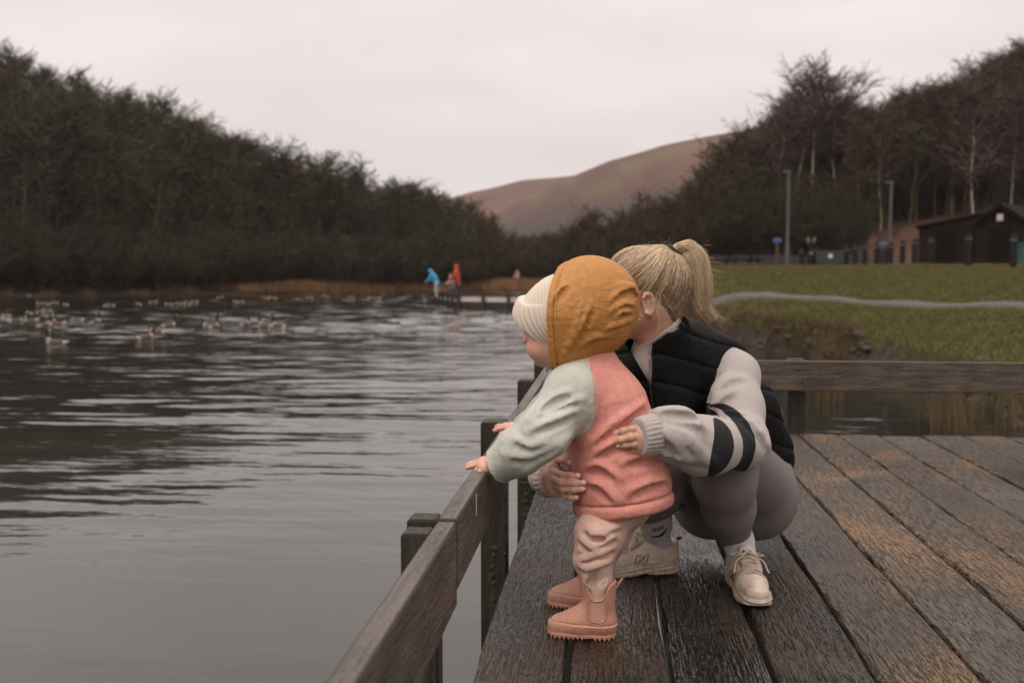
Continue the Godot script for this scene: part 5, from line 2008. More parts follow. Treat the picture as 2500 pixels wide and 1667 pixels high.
	hand(hr, Vector3(-0.1366, 0.3213, -2.3057), [Vector3(-0.1262, 0.3574, -2.2286), Vector3(-0.1294, 0.3437, -2.2173), Vector3(-0.1265, 0.3286, -2.2186), Vector3(-0.1161, 0.3121, -2.2265)], [
		[[Vector3(-0.1259, 0.3584, -2.2236), Vector3(-0.1003, 0.3561, -2.1807), Vector3(-0.0817, 0.357, -2.1735), Vector3(-0.0665, 0.3559, -2.1779)], 0.0088],
		[[Vector3(-0.1293, 0.3443, -2.2143), Vector3(-0.1018, 0.3417, -2.1725), Vector3(-0.0747, 0.3429, -2.1652), Vector3(-0.0528, 0.342, -2.1713)], 0.0088],
		[[Vector3(-0.1264, 0.3302, -2.2157), Vector3(-0.098, 0.3265, -2.1759), Vector3(-0.0746, 0.3281, -2.1662), Vector3(-0.0547, 0.3282, -2.1722)], 0.0084],
		[[Vector3(-0.1159, 0.3138, -2.2236), Vector3(-0.0956, 0.3087, -2.188), Vector3(-0.0817, 0.308, -2.1772), Vector3(-0.0691, 0.3082, -2.1754)], 0.0076],
		[[Vector3(-0.1272, 0.3416, -2.2828), Vector3(-0.1141, 0.3774, -2.2613), Vector3(-0.0969, 0.379, -2.2329), Vector3(-0.0827, 0.3731, -2.2238)], 0.0096]], 0.0125, 0.007)
	g.add(hr.geo(0.0024))
	wear("body", g, skin, root)
	var polish := mat(Color(0.68, 0.44, 0.36), 0.22, {"clearcoat_enabled": true, "clearcoat": 0.6})
	var eye := Vector3(0.0, 0.8, 0.0)
	for k in [[Vector3(0.0187, 0.4558, -2.1618), Vector3(0.0327, 0.4612, -2.1534), hl, 0.0058], [Vector3(0.0141, 0.4373, -2.155), Vector3(0.028, 0.4433, -2.1457), hl, 0.006], [Vector3(0.0255, 0.4288, -2.1556), Vector3(0.0366, 0.4317, -2.1478), hl, 0.0056], [Vector3(0.0445, 0.419, -2.1638), Vector3(0.0528, 0.4196, -2.1586), hl, 0.0048],
			[Vector3(-0.0665, 0.3559, -2.1779), Vector3(-0.0817, 0.357, -2.1735), hr, 0.006], [Vector3(-0.0528, 0.342, -2.1713), Vector3(-0.0747, 0.3429, -2.1652), hr, 0.006], [Vector3(-0.0547, 0.3282, -2.1722), Vector3(-0.0746, 0.3281, -2.1662), hr, 0.0056], [Vector3(-0.0691, 0.3082, -2.1754), Vector3(-0.0817, 0.308, -2.1772), hr, 0.0048], [Vector3(-0.0827, 0.3731, -2.2238), Vector3(-0.0969, 0.379, -2.2329), hr, 0.006]]:
		var tip: Vector3 = k[0]
		var along: Vector3 = (k[0] - k[1]).normalized()
		var hb: Body = k[2]
		var look := (eye - tip).normalized()
		var outw := (look - along * look.dot(along) + Vector3(0, 0.35, 0)).normalized()
		outw = (outw - along * outw.dot(along)).normalized()
		var at := hb.snap(tip + outw * 0.009, 0.0006)
		wear("fingernail", nail(at + along * 0.0022, along, outw, 0.0105, k[3] * 0.86), polish, root)
	var ring := Geo.new()
	var rp := PackedVector3Array()
	var ra := Vector3(-0.1208, 0.3431, -2.204)
	var rdir := (Vector3(-0.1018, 0.3417, -2.1725) - Vector3(-0.1293, 0.3443, -2.2143)).normalized()
	var rs := rdir.cross(Vector3.UP).normalized()
	var ru := rs.cross(rdir)
	for k in 19:
		var w := TAU * k / 18.0
		rp.append(ra + rs * cos(w) * 0.0100 + ru * sin(w) * 0.0100)
	ring.tube(rp, 0.0012, 6, false)
	wear("ring", ring, mat(Color(0.75, 0.70, 0.66), 0.15, {"metallic": 1.0}), root)
	make_hair(root, b, c, face, up, out)
	# --- fleece jumper: near arm with two black bands, far cuff, collar
	var pile := cloth_height(311, 0.16, 256, 3)
	var fleece := mat(Color(0.475, 0.43, 0.405), 0.98, {"rim_enabled": true, "rim": 0.5, "albedo_texture": mottle(312, Color(0.70, 0.69, 0.68), Color(1, 1, 1), 0.09, 256, 4, 0.6), "uv1_triplanar": true, "uv1_scale": Vector3(9, 9, 9), "heightmap_enabled": true, "heightmap_texture": pile, "heightmap_scale": 0.08})
	var black_fleece := fleece.duplicate()
	black_fleece.albedo_color = Color(0.012, 0.012, 0.015).linear_to_srgb()
	black_fleece.rim = 0.15
	var sl := Body.new()
	sl.chain([Vector3(0.2928, 0.5669, -2.6008), Vector3(0.3221, 0.5435, -2.5669), Vector3(0.3131, 0.4674, -2.4853), Vector3(0.3194, 0.3981, -2.3956)], [0.053, 0.056, 0.064, 0.058], 0.03)
	sl.chain([Vector3(0.3194, 0.3981, -2.3956), Vector3(0.2208, 0.413, -2.2863), Vector3(0.1426, 0.4425, -2.2203), Vector3(0.094, 0.4569, -2.1863)], [0.058, 0.060, 0.056, 0.048], 0.025)
	sl.bone(Vector3(0.2412, 0.4022, -2.2926), Vector3(0.1993, 0.4017, -2.2633), 0.052, 0.050, 0.03)
	var base := copy_body(sl)
	for f in [
		[Vector3(0.2395, 0.4834, -2.4389), Vector3(0.2837, 0.5233, -2.4661), Vector3(0.3288, 0.5318, -2.4912)], [Vector3(0.2259, 0.4675, -2.4365), Vector3(0.2532, 0.4912, -2.4207), Vector3(0.3078, 0.5098, -2.4474)], [Vector3(0.2413, 0.5074, -2.4609), Vector3(0.2688, 0.5329, -2.4753), Vector3(0.2978, 0.5469, -2.4993)],
		[Vector3(0.215, 0.4626, -2.3949), Vector3(0.2595, 0.4552, -2.3786), Vector3(0.3084, 0.4326, -2.3616), Vector3(0.3575, 0.3883, -2.3836)], [Vector3(0.2222, 0.4782, -2.3966), Vector3(0.2708, 0.4692, -2.3907), Vector3(0.3315, 0.4346, -2.3842)],
		[Vector3(0.1012, 0.4891, -2.164), Vector3(0.1531, 0.4514, -2.1665), Vector3(0.1945, 0.4066, -2.2078), Vector3(0.2361, 0.3818, -2.2404)], [Vector3(0.087, 0.4985, -2.1633), Vector3(0.1536, 0.4877, -2.1791), Vector3(0.2133, 0.4594, -2.2132)], [Vector3(0.1063, 0.4232, -2.16), Vector3(0.1541, 0.4072, -2.1737), Vector3(0.2042, 0.3826, -2.2071)],
		[Vector3(0.0962, 0.4671, -2.152), Vector3(0.1337, 0.4483, -2.1543), Vector3(0.1635, 0.4167, -2.1753)], [Vector3(0.0968, 0.5113, -2.1751), Vector3(0.1542, 0.5053, -2.1904), Vector3(0.1949, 0.4838, -2.2231)]]:
		fold(sl, base, f, 0.012, 0.018, 0.0062, 0.007)
	var wrist := Vector3(0.0902, 0.4531, -2.1857)
	var wd := (Vector3(0.1426, 0.4425, -2.2203) - wrist).normalized()
	wd = (wd + Vector3(0.0, 0.12, 0.1)).normalized()
	sl.post = func(p: Vector3, e: float) -> float:
		e += -0.0016 * crease(p, Vector3(1, 1, 1), 26.0)
		var w := (p - wrist).dot(wd)
		return smax(e, -w - 0.004, 0.02) if p.distance_to(wrist) < 0.12 else e
	sl.slack = 0.018
	var pivot := Vector3(0.2348, 0.477, -2.3172)
	var sg := sl.geo(0.0046)
	var band := func(p: Vector3, a0: float, a1: float, spin: float) -> float:
		var w := Vector2(p.x - pivot.x, pivot.y - p.y)
		var turn := rad_to_deg(atan2(w.y, w.x)) + noise_b.get_noise_3dv(p * 50.0) * 4.0
		return minf(minf(turn - 620.0 * w.length() - a0, a1 + spin * w.length() - turn) * 0.01, (p.x - pivot.x) * 3.0 + 0.035)
	var dark := func(p: Vector3) -> float: return maxf(band.call(p, -44.0, -18.0, 620.0), band.call(p, 5.0, 88.0, 140.0))
	var sleeve := wear("fleece_jumper", sg.keep(func(p: Vector3) -> float: return -dark.call(p)), fleece, root)
	wear("sleeve_band", sg.keep(func(p: Vector3) -> float: return band.call(p, -44.0, -18.0, 620.0)), black_fleece, root, sleeve)
	wear("sleeve_band", sg.keep(func(p: Vector3) -> float: return band.call(p, 5.0, 88.0, 140.0)), black_fleece, root, sleeve)
	var cuffs := [[Vector3(0.0654, 0.4493, -2.1478), Vector3(0.103, 0.453, -2.1758), 0.0415, 0.045, 30.0], [Vector3(-0.1286, 0.3325, -2.272), Vector3(-0.1449, 0.3162, -2.3398), 0.043, 0.044, 30.0]]
	for q in cuffs:
		var cf := Body.new()
		var d: Vector3 = (q[1] - q[0]).normalized()
		var s0: Vector3 = d.cross(Vector3.UP).normalized()
		var u0 := s0.cross(d)
		cf.bone(q[0], q[1], q[2], q[3], 0.01, s0, 0.80)
		var q0: Vector3 = q[0]
		var long: float = (q[1] - q[0]).length()
		cf.post = func(p: Vector3, e: float) -> float:
			var w := p - q0
			var turn := atan2(w.dot(s0) / 0.80, w.dot(u0))
			e -= 0.0022 * absf(sin(turn * 13.0 + noise_b.get_noise_3dv(p * 40.0) * 2.0)) + 0.0015 * crease(p, Vector3.ONE, 60.0)
			var t := w.dot(d)
			e = smax(e, absf(t - long * 0.5) - long * 0.5, 0.010)
			return maxf(e, -maxf(e + 0.009, t - long * 0.9))
		cf.slack = 0.012
		wear("cuff", cf.geo(0.0030), fleece, root, sleeve)
	var far := Body.new()
	far.chain([Vector3(-0.1467, 0.3143, -2.3697), Vector3(-0.1079, 0.3422, -2.5365), Vector3(-0.0835, 0.3707, -2.6415), Vector3(0.0491, 0.5419, -2.6962)], [0.046, 0.058, 0.06, 0.06], 0.02)
	wear("far_sleeve", far.geo(0.008), fleece, root, sleeve)
	var n0 := Vector3(0.1141, 0.687, -2.4908)
	var n1 := Vector3(0.1408, 0.607, -2.5333)
	var nd := (n0 - n1).normalized()
	var low_side := Vector3(0.0764, 0.612, -2.4619)
	var throat := Body.new()
	throat.bone(n1 - nd * 0.05, n1 + nd * 0.075, 0.066, 0.063, 0.02)
	throat.bone(Vector3(0.1113, 0.5592, -2.5222), Vector3(0.1673, 0.3804, -2.6062), 0.075, 0.10, 0.03)
	throat.post = func(p: Vector3, e: float) -> float:
		var neck := Geometry3D.get_closest_point_to_segment_uncapped(p, n0, n1)
		e = maxf(e, -maxf(p.distance_to(neck) - 0.0575, -(p - n1).dot(nd) - 0.03))
		# the top edge: low under the chin, high at the nape
		return smax(e, (p - low_side).dot(nd) - 0.004 - 0.62 * maxf(0.0, p.x - low_side.x) + 0.25 * maxf(0.0, p.x - low_side.x - 0.07), 0.004)
	throat.slack = 0.004
	wear("collar", throat.geo(0.0036), fleece, root, sleeve)
	var steel := mat(Color(0.62, 0.58, 0.55), 0.28, {"metallic": 0.85})
	var front := copy_body(throat)
	front.post = throat.post
	var zip := wear("zip_pull", Geo.new().box(Vector3(-0.0035, -0.020, -0.0012), Vector3(0.0035, 0.006, 0.0012), 0.001).move(Transform3D(Basis(Vector3(0, 1, 0), -0.5), front.snap(Vector3(0.0857, 0.5904, -2.3909), 0.003))), steel, root, sleeve)
	wear("zip_slider", Geo.new().box(Vector3(-0.0045, -0.007, -0.003), Vector3(0.0045, 0.005, 0.003), 0.002).move(Transform3D(Basis(Vector3(0, 1, 0), -0.5), front.snap(Vector3(0.0856, 0.609, -2.3921), 0.003))), steel, root, sleeve)
	wear("zip_teeth", seam_tube(front, [Vector3(0.0887, 0.6174, -2.393), Vector3(0.0873, 0.5707, -2.3998), Vector3(0.0941, 0.5331, -2.408)], 0.0022, 0.0004, 5, 8), mat(Color(0.42, 0.38, 0.36), 0.5), root, sleeve)
	# --- quilted vest
	var black_cloth := mat(Color(0.0065, 0.0066, 0.0075), 0.6, {"metallic_specular": 0.22, "albedo_texture": mottle(321, Color(0.75, 0.75, 0.75), Color(1, 1, 1), 0.05, 128), "uv1_triplanar": true, "uv1_scale": Vector3(8, 8, 8), "heightmap_enabled": true, "heightmap_texture": cloth_height(322, 0.05, 256, 5), "heightmap_scale": 0.22})
	var vest := Body.new()
	vest.chain([Vector3(0.1808, 0.5927, -2.5916), Vector3(0.2191, 0.5029, -2.6397), Vector3(0.2874, 0.3789, -2.7386), Vector3(0.3613, 0.2569, -2.8484)], [0.098, 0.128, 0.135, 0.135], 0.04)
	vest.bone(Vector3(0.074, 0.5448, -2.6686), Vector3(0.2889, 0.5655, -2.6155), 0.066, 0.066, 0.04)
	vest.bone(Vector3(0.2281, 0.6073, -2.6275), Vector3(0.3085, 0.5786, -2.6233), 0.058, 0.050, 0.03)
	vest.bone(Vector3(0.1125, 0.5131, -2.5393), Vector3(0.1593, 0.3757, -2.5648), 0.085, 0.095, 0.04)
	vest.bone(Vector3(0.0651, 0.5144, -2.6254), Vector3(0.1059, 0.3772, -2.6201), 0.07, 0.08, 0.04)
	vest.bone(Vector3(0.3772, 0.4369, -2.7614), Vector3(0.442, 0.2885, -2.8886), 0.085, 0.082, 0.04)
	vest.bone(Vector3(0.442, 0.2885, -2.8886), Vector3(0.4633, 0.2391, -2.9175), 0.082, 0.068, 0.03)
	# stand-up collar round the neck
	vest.bone(n1 - nd * 0.06, n1 + nd * 0.055, 0.090, 0.077, 0.03)
	vest.bone(Vector3(0.1108, 0.5656, -2.5125), Vector3(0.1337, 0.4716, -2.5184), 0.082, 0.090, 0.03)
	vest.bone(Vector3(0.0465, 0.5767, -2.5674), Vector3(0.0745, 0.4677, -2.5426), 0.055, 0.07, 0.03)
	var v_apex := Vector3(0.1029, 0.5309, -2.4188)
	var v_right := Vector3(0.1057, 0.5898, -2.423).x
	vest.post = func(p: Vector3, e: float) -> float:
		# quilting: rows stitched across the body every five centimetres
		var w := p.y * 0.93 + p.x * 0.12 - p.z * 0.25 + noise_b.get_noise_3dv(p * 12.0) * 0.006
		var row := absf(fposmod(w, 0.066) / 0.066 - 0.5) * 2.0
		e += 0.0050 * pow(row, 6.0) - 0.0022 * crease(p, Vector3(1.6, 0.6, 1.2), 40.0)
		# neck opening, its top edge just under the fleece collar's
		var neck := Geometry3D.get_closest_point_to_segment_uncapped(p, n0, n1)
		e = maxf(e, -maxf(p.distance_to(neck) - 0.0675, -(p - n1).dot(nd) - 0.035))
		e = smax(e, (p - low_side).dot(nd) - 0.003 - 0.55 * maxf(0.0, p.x - low_side.x) + 0.30 * maxf(0.0, p.x - low_side.x - 0.07) if p.distance_to(neck) < 0.12 else -1.0, 0.006)
		# open front: a V below the throat
		var q := p - v_apex
		if q.z > -0.10 and q.y > -0.02 and q.y < 0.16:
			e = maxf(e, minf(v_right - p.x, (q.x + q.y * 0.62) * 0.85))
		return e
	vest.slack = 0.014
	var vg := vest.geo(0.0052)
	var vo := wear("quilted_vest", vg, black_cloth, root)
	wear("front_zip", seam_tube(copy_body(vest), [Vector3(0.0991, 0.5362, -2.4288), Vector3(0.1046, 0.4939, -2.4265), Vector3(0.1081, 0.4517, -2.424)], 0.0024, 0.001, 5, 8), mat(Color(0.02, 0.02, 0.022), 0.35), root, vo)
	# --- ribbed leggings
	var thigh_l := Vector3(0.4163, 0.204, -2.8199)
	var knee_l := Vector3(0.2705, 0.3918, -2.4156)
	var calf_l := Vector3(0.2882, 0.2872, -2.4858)
	var ankle_l := Vector3(0.3324, 0.1073, -2.6159)
	var lg := Body.new()
	lg.bone(thigh_l, knee_l, 0.108, 0.066, 0.03)
	lg.bone(Vector3(0.4195, 0.1628, -2.8376), Vector3(0.3999, 0.1604, -2.8355), 0.112, 0.112, 0.03)
	lg.bone(knee_l, calf_l, 0.066, 0.0755, 0.02)
	lg.bone(calf_l, Vector3(0.3067, 0.2084, -2.5427), 0.0755, 0.066, 0.02)
	lg.bone(Vector3(0.3067, 0.2084, -2.5427), ankle_l, 0.066, 0.0405, 0.02)
	lg.bone(Vector3(0.2936, 0.1538, -2.865), Vector3(0.3656, 0.1763, -2.8735), 0.112, 0.11, 0.04)
	lg.bone(Vector3(0.3023, 0.1784, -2.8575), Vector3(0.1407, 0.3274, -2.5194), 0.108, 0.066, 0.03)
	lg.chain([Vector3(0.1407, 0.3274, -2.5194), Vector3(0.1322, 0.2529, -2.5539), Vector3(0.124, 0.1541, -2.6219)], [0.066, 0.064, 0.043], 0.02)
	lg.bone(Vector3(0.3626, 0.255, -2.8584), Vector3(0.4212, 0.2386, -2.8832), 0.10, 0.10, 0.03)
	lg.post = func(p: Vector3, e: float) -> float:
		var w := (p - ankle_l).dot((calf_l - ankle_l).normalized())
		if w < 0.05 and p.distance_to(ankle_l) < 0.08:
			e = smax(e, -w + 0.002, 0.004)
			e -= 0.0018 * exp(-pow((w - 0.006) / 0.004, 2.0))
		if p.distance_to(Vector3(0.124, 0.1541, -2.6219)) < 0.09:
			e = smax(e, (Vector3(0.1239, 0.1667, -2.6228) - p).dot(Vector3(-0.40, 0.9, 0.1).normalized()), 0.004)
		return e
	var ribs := stripes(16, 0.7)
	var legging := mat(Color(0.195, 0.174, 0.170), 0.82, {"rim_enabled": true, "rim": 0.25, "heightmap_enabled": true, "heightmap_texture": ribs, "heightmap_scale": 0.13})
	var lgg := rib_uv(lg.geo(0.0048), [[thigh_l + (thigh_l - knee_l) * 0.4, knee_l, 0.095, Vector3(0.3, 0, -1)], [knee_l, ankle_l, 0.066, Vector3(-0.4, 0, -1)], [Vector3(0.3023, 0.1784, -2.8575), Vector3(0.1407, 0.3274, -2.5194), 0.09, Vector3(0.3, 0, -1)], [Vector3(0.1407, 0.3274, -2.5194), Vector3(0.1227, 0.1404, -2.6158), 0.06]], 0.0036)
	wear("ribbed_leggings", lgg, legging, root)
	# --- socks
	var sock_m := mat(Color(0.50, 0.47, 0.48), 0.95, {"rim_enabled": true, "rim": 0.3, "heightmap_enabled": true, "heightmap_texture": pile, "heightmap_scale": 0.1, "uv1_triplanar": true, "uv1_scale": Vector3(12, 12, 12)})
	var black := mat(Color(0.012, 0.012, 0.013), 0.7)
	var foot_l := Transform3D(Basis(Vector3.UP, -PI / 2 + 0.10).scaled_local(Vector3(1, 0.75, 0.98)), Vector3(0.342, 0.001, -2.625))
	var foot_r := Transform3D(Basis(Vector3.UP, PI + 0.33).scaled_local(Vector3(1, 0.82, 1.05)), Vector3(0.189, 0.001, -2.685))
	for k in 2:
		var place := foot_l if k == 0 else foot_r
		var top := ankle_l + Vector3(0.0, 0.035, -0.01) if k == 0 else Vector3(0.1229, 0.1993, -2.6077)
		var low := place * Vector3(0.058, 0.085, 0)
		var sb := Body.new()
		sb.chain([place * Vector3(0.09, 0.06, 0), low, top.lerp(low, 0.45), top], [0.03, 0.034, 0.037 if k == 0 else 0.0385, 0.0385 if k == 0 else 0.043], 0.02)
		var ax := (top - low).normalized()
		var sx := ax.cross(Vector3(0, 0, 1)).normalized()
		var sy := ax.cross(sx)
		sb.post = func(p: Vector3, e: float) -> float:
			var w := p - low
			e += 0.0006 * sin(atan2(w.dot(sx), w.dot(sy)) * 44.0)
			return smax(e, w.dot(ax) - (top - low).length() + 0.002, 0.004)
		var so := wear("sock", sb.geo(0.0030), sock_m, root)
		if k == 1:
			# the printed word and the curved tick under it
			var at := Vector3(0.1309, 0.1302, -2.5706)
			var right := (Vector3(0.93, 0.30, 0.0)).normalized()
			var upw := (ax - right * ax.dot(right)).normalized()
			at -= upw * 0.006
			var smooth := copy_body(sb)
			at = smooth.snap(at)
			var tick := Geo.new()
			for r in 4:
				for j in 17:
					var u := j / 16.0
					var y := -0.016 + 0.020 * u * u - 0.012 * sin(u * PI * 0.8) + r / 3.0 * 0.0078 * sin(PI * pow(1.0 - u, 0.75)) + 0.0004 * r
					tick.v.append(smooth.snap(at + right * lerpf(-0.026, 0.032, u) + upw * y, 0.0019))
					tick.n.append(smooth.normal(tick.v[tick.v.size() - 1], smooth.all))
			tick.grid(4, 17, 0)
			if (tick.v[17] - tick.v[0]).cross(tick.v[1] - tick.v[0]).dot(tick.n[0]) < 0.0:
				tick.i.reverse()
			wear("tick_mark", tick, black, root, so)
			wear("printed_word", print_text(smooth, "NIKE", at + upw * 0.0045 + right * 0.003, right, upw, 0.0115, 0.0020), black, root, so)
	# --- sneakers
	var leather := mat(Color(0.64, 0.54, 0.455), 0.5, {"albedo_texture": mottle(331, Color(0.80, 0.75, 0.70), Color(1, 1, 1), 0.02, 256, 6, 0.68), "uv1_triplanar": true, "uv1_scale": Vector3(4, 4, 4)})
	var sole_m := mat(Color(0.60, 0.52, 0.44), 0.6, {"albedo_texture": mottle(333, Color(0.50, 0.44, 0.38), Color(1, 1, 1), 0.03, 256, 6, 0.7), "uv1_triplanar": true, "uv1_scale": Vector3(5, 5, 5)})
	var lace_m := mat(Color(0.52, 0.42, 0.335), 0.9)
	make_sneaker(root, foot_l, leather, sole_m, black, lace_m, 1.0)
	make_sneaker(root, foot_r, leather, sole_m, black, lace_m, -1.0)

# ---------------------------------------------------------------- hair: locks combed back to the tie, a ponytail, loose strands
func make_hair(root: Node3D, b: Body, c: Vector3, face: Vector3, up: Vector3, out: Vector3) -> void:
	var rng := RandomNumberGenerator.new()
	rng.seed = 4401
	var m := mat(Color(1, 1, 1), 0.42, {"vertex_color_use_as_albedo": true, "metallic_specular": 0.35})
	var tie := Vector3(0.1506, 0.8493, -2.4872)
	var tie_dir := (Vector3(0.1724, 0.8726, -2.4839) - Vector3(0.1237, 0.8238, -2.496)).normalized()
	# the mass under the locks
	var cap := Body.new()
	cap.bone(c - face * 0.024 + up * 0.006, c + face * 0.022 + up * 0.010, 0.084, 0.081, 0.02)
	cap.bone(c - face * 0.03 + up * 0.03, tie - tie_dir * 0.030, 0.066, 0.014, 0.035)
	cap.bone(c - face * 0.045 - up * 0.02, c - face * 0.050 - up * 0.075, 0.062, 0.040, 0.03)
	var hairline := func(p: Vector3) -> float:
		var w := p - c
		var f := w.dot(face)
		var u := w.dot(up)
		# in front of this line is skin: over the brow, down before the ear, behind the ear to the nape
		var edge := lerpf(0.088, 0.028, smoothstep(0.055, -0.02, u))
		if u < -0.018:
			edge = lerpf(0.028, -0.016, smoothstep(-0.018, -0.03, u))
		if u < -0.075:
			edge = -0.016 - (-0.075 - u) * 0.5
		return edge - f
	var cg := cap.geo(0.005).keep(hairline)
	for p in cg.v:
		cg.c.append(Color(0.24, 0.172, 0.108))
	var hair := wear("hair", cg, m, root)
	var blond := [Color(0.58, 0.44, 0.29), Color(0.52, 0.39, 0.25), Color(0.46, 0.34, 0.21), Color(0.66, 0.52, 0.36), Color(0.38, 0.275, 0.17)]
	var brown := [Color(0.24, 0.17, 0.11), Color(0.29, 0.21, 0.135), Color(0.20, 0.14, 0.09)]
	var locks := Geo.new()
	for k in 9500:
		# a root on the scalp, then along the scalp to the tie
		var d := Vector3(rng.randfn(), rng.randfn(), rng.randfn()).normalized()
		var p := c + d * 0.1
		p = cap.snap(p, 0.0, 3)
		var front: float = hairline.call(p)
		if front < -0.002:
			continue
		var w0 := p - c
		if w0.dot(up) < -0.11:
			continue
		if front > 0.03 and rng.randf() < 0.45:
			continue
		var pts := PackedVector3Array()
		var radii := PackedFloat32Array()
		var n := 9
		var lift := rng.randf_range(0.0, 0.0030)
		var bend := rng.randfn(0.0, 0.0055)
		for j in n + 1:
			var u := float(j) / n
			var q := p.lerp(tie - tie_dir * 0.004, u)
			var away := (q - c).normalized()
			q = c + away * maxf((q - c).length(), 0.084 * (1.0 - u * 0.45))
			q = cap.snap(q + Vector3(rng.randfn(0, 0.0003), rng.randfn(0, 0.0003), 0) + up * bend * sin(u * PI), lift + 0.0008 + 0.002 * sin(u * PI), 2)
			pts.append(q)
			radii.append(lerpf(0.00035, 0.00065, sin(clampf(u, 0.05, 0.9) * PI)))
		# the under-layer at the nape and behind the ear is undyed brown, with a ragged edge
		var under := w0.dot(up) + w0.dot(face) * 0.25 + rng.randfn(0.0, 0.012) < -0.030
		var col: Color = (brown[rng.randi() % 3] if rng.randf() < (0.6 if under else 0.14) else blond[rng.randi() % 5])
		var streak := 1.0 + 0.9 * noise_b.get_noise_3dv((p - c).normalized() * 30.0)          # highlights lie in streaks
		col = Color(col.r * streak, col.g * streak, col.b * streak)
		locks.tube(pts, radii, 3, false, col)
	var lo := wear("combed_locks", locks, m, root, hair)
	lo.set_meta("kind", "stuff")
	# ponytail
	var spine := [tie, Vector3(0.166, 0.8673, -2.4829), Vector3(0.1963, 0.8642, -2.4907), Vector3(0.2129, 0.8258, -2.4947), Vector3(0.218, 0.7679, -2.4964), Vector3(0.222, 0.7227, -2.4987), Vector3(0.2533, 0.6813, -2.509)]
	var curve := Curve3D.new()
	for j in spine.size():
		var d: Vector3 = (spine[mini(j + 1, spine.size() - 1)] - spine[maxi(j - 1, 0)]) / 6.0
		curve.add_point(spine[j], -d, d)
	var tail := Geo.new()
	var long := curve.get_baked_length()
	for k in 3600:
		var a := rng.randf() * TAU
		var rr := sqrt(rng.randf())
		var stop := 1.0 - absf(rng.randfn(0.0, 0.12)) - (0.15 if rng.randf() < 0.3 else 0.0)
		var pts := PackedVector3Array()
		var radii := PackedFloat32Array()
		var n := 13
		var wx := rng.randfn(0, 0.3)
		var wz := rng.randfn(0, 0.3)
		for j in n + 1:
			var u := float(j) / n * stop
			var mid := curve.sample_baked(u * long)
			var nxt := curve.sample_baked(minf(u + 0.02, 1.0) * long)
			var dir := (nxt - mid).normalized() if u < 0.98 else Vector3(0.5, -0.8, 0)
			var s0 := dir.cross(Vector3(0, 0, 1)).normalized()
			var s1 := dir.cross(s0)
			var wide := lerpf(0.0085, 0.034, smoothstep(0.02, 0.36, u)) * lerpf(1.0, 0.52, smoothstep(0.62, 1.0, u))
			var fray := maxf(0.0, u - 0.3) * 0.016 + 0.0025 * sin(u * 14.0 + wx * 9.0) * smoothstep(0.2, 0.5, u)
			pts.append(mid + (s0 * cos(a) + s1 * sin(a) * 0.72) * rr * wide + Vector3(wx, 0.15 * wx, wz) * fray)
			radii.append(lerpf(0.0008, 0.00035, u))
		var col: Color = blond[rng.randi() % 5]
		tail.tube(pts, radii, 3, false, col)
	var po := wear("ponytail", tail, m, root, hair)
	po.set_meta("kind", "stuff")
	# loose strands: fly-aways on the crown, wisps at the ear and the nape, frayed ponytail
	var loose := Geo.new()
	for k in 420:
		var p: Vector3
		var d: Vector3
		var reach := rng.randf_range(0.010, 0.032)
		if k < 190:
			var w := rng.randf_range(0.1, 2.5)
			p = cap.snap(c + (face * cos(w) + up * sin(w) + out * rng.randfn(0, 0.35)).normalized() * 0.1, 0.001, 3)
			d = ((p - c).normalized() * 0.35 - face * 0.9 + Vector3(rng.randfn(0, 0.5), rng.randfn(0, 0.4), rng.randfn(0, 0.4))).normalized()
			reach *= 0.5
		elif k < 240:
			p = c + face * rng.randf_range(-0.03, 0.012) + up * rng.randf_range(-0.04, 0.0) - out * (0.083 if out.z < 0.0 else -0.083)
			d = (Vector3(rng.randf_range(0.0, 0.8), -1, 0.25) + Vector3(rng.randfn(0, 0.2), 0, 0)).normalized()
		elif k < 246:
			p = c - face * rng.randf_range(0.02, 0.05) - up * rng.randf_range(0.06, 0.11) - out * (0.05 if out.z < 0.0 else -0.05)
			d = Vector3(rng.randfn(0, 0.6), -0.6, 0.5).normalized()
		else:
			var u := rng.randf_range(0.2, 1.0)
			p = curve.sample_baked(u * long) + Vector3(0.034 * (1.0 - 0.4 * u), rng.randfn(0, 0.01), rng.randfn(0, 0.012))
			d = Vector3(0.8, rng.randfn(-0.8, 0.7), rng.randfn(0, 0.4)).normalized()
			reach *= 0.42
		var curl := Vector3(rng.randfn(0, 1.3), rng.randfn(-0.5, 1.1), rng.randfn(0, 0.8))
		var pts := PackedVector3Array()
		for j in 7:
			var u := j / 6.0
			pts.append(p + d * reach * u + curl * reach * u * u)
		loose.tube(pts, 0.00018, 3, false, blond[rng.randi() % 4])
	var wisps := wear("loose_strands", loose, m, root, hair)
	wisps.set_meta("kind", "stuff")
	# tie
	var ring := PackedVector3Array()
	var s0 := tie_dir.cross(Vector3(0, 0, 1)).normalized()
	var s1 := tie_dir.cross(s0)
	for k in 17:
		var w := TAU * k / 16.0
		ring.append(tie + tie_dir * 0.013 + s0 * cos(w) * 0.0165 + s1 * sin(w) * 0.0165)
	wear("hair_tie", Geo.new().tube(ring, 0.0062, 8, false), mat(Color(0.008, 0.008, 0.008), 0.8), root, hair)
	var hoop := PackedVector3Array()
	for k in 13:
		var w := TAU * k / 12.0
		hoop.append(Vector3(0.0751, 0.6967, -2.4101) + Vector3(cos(w) * 0.005, sin(w) * 0.0055, 0.002 * cos(w)))
	wear("hoop_earring", Geo.new().tube(hoop, 0.0008, 5, false), mat(Color(0.75, 0.52, 0.22), 0.2, {"metallic": 1.0}), root)

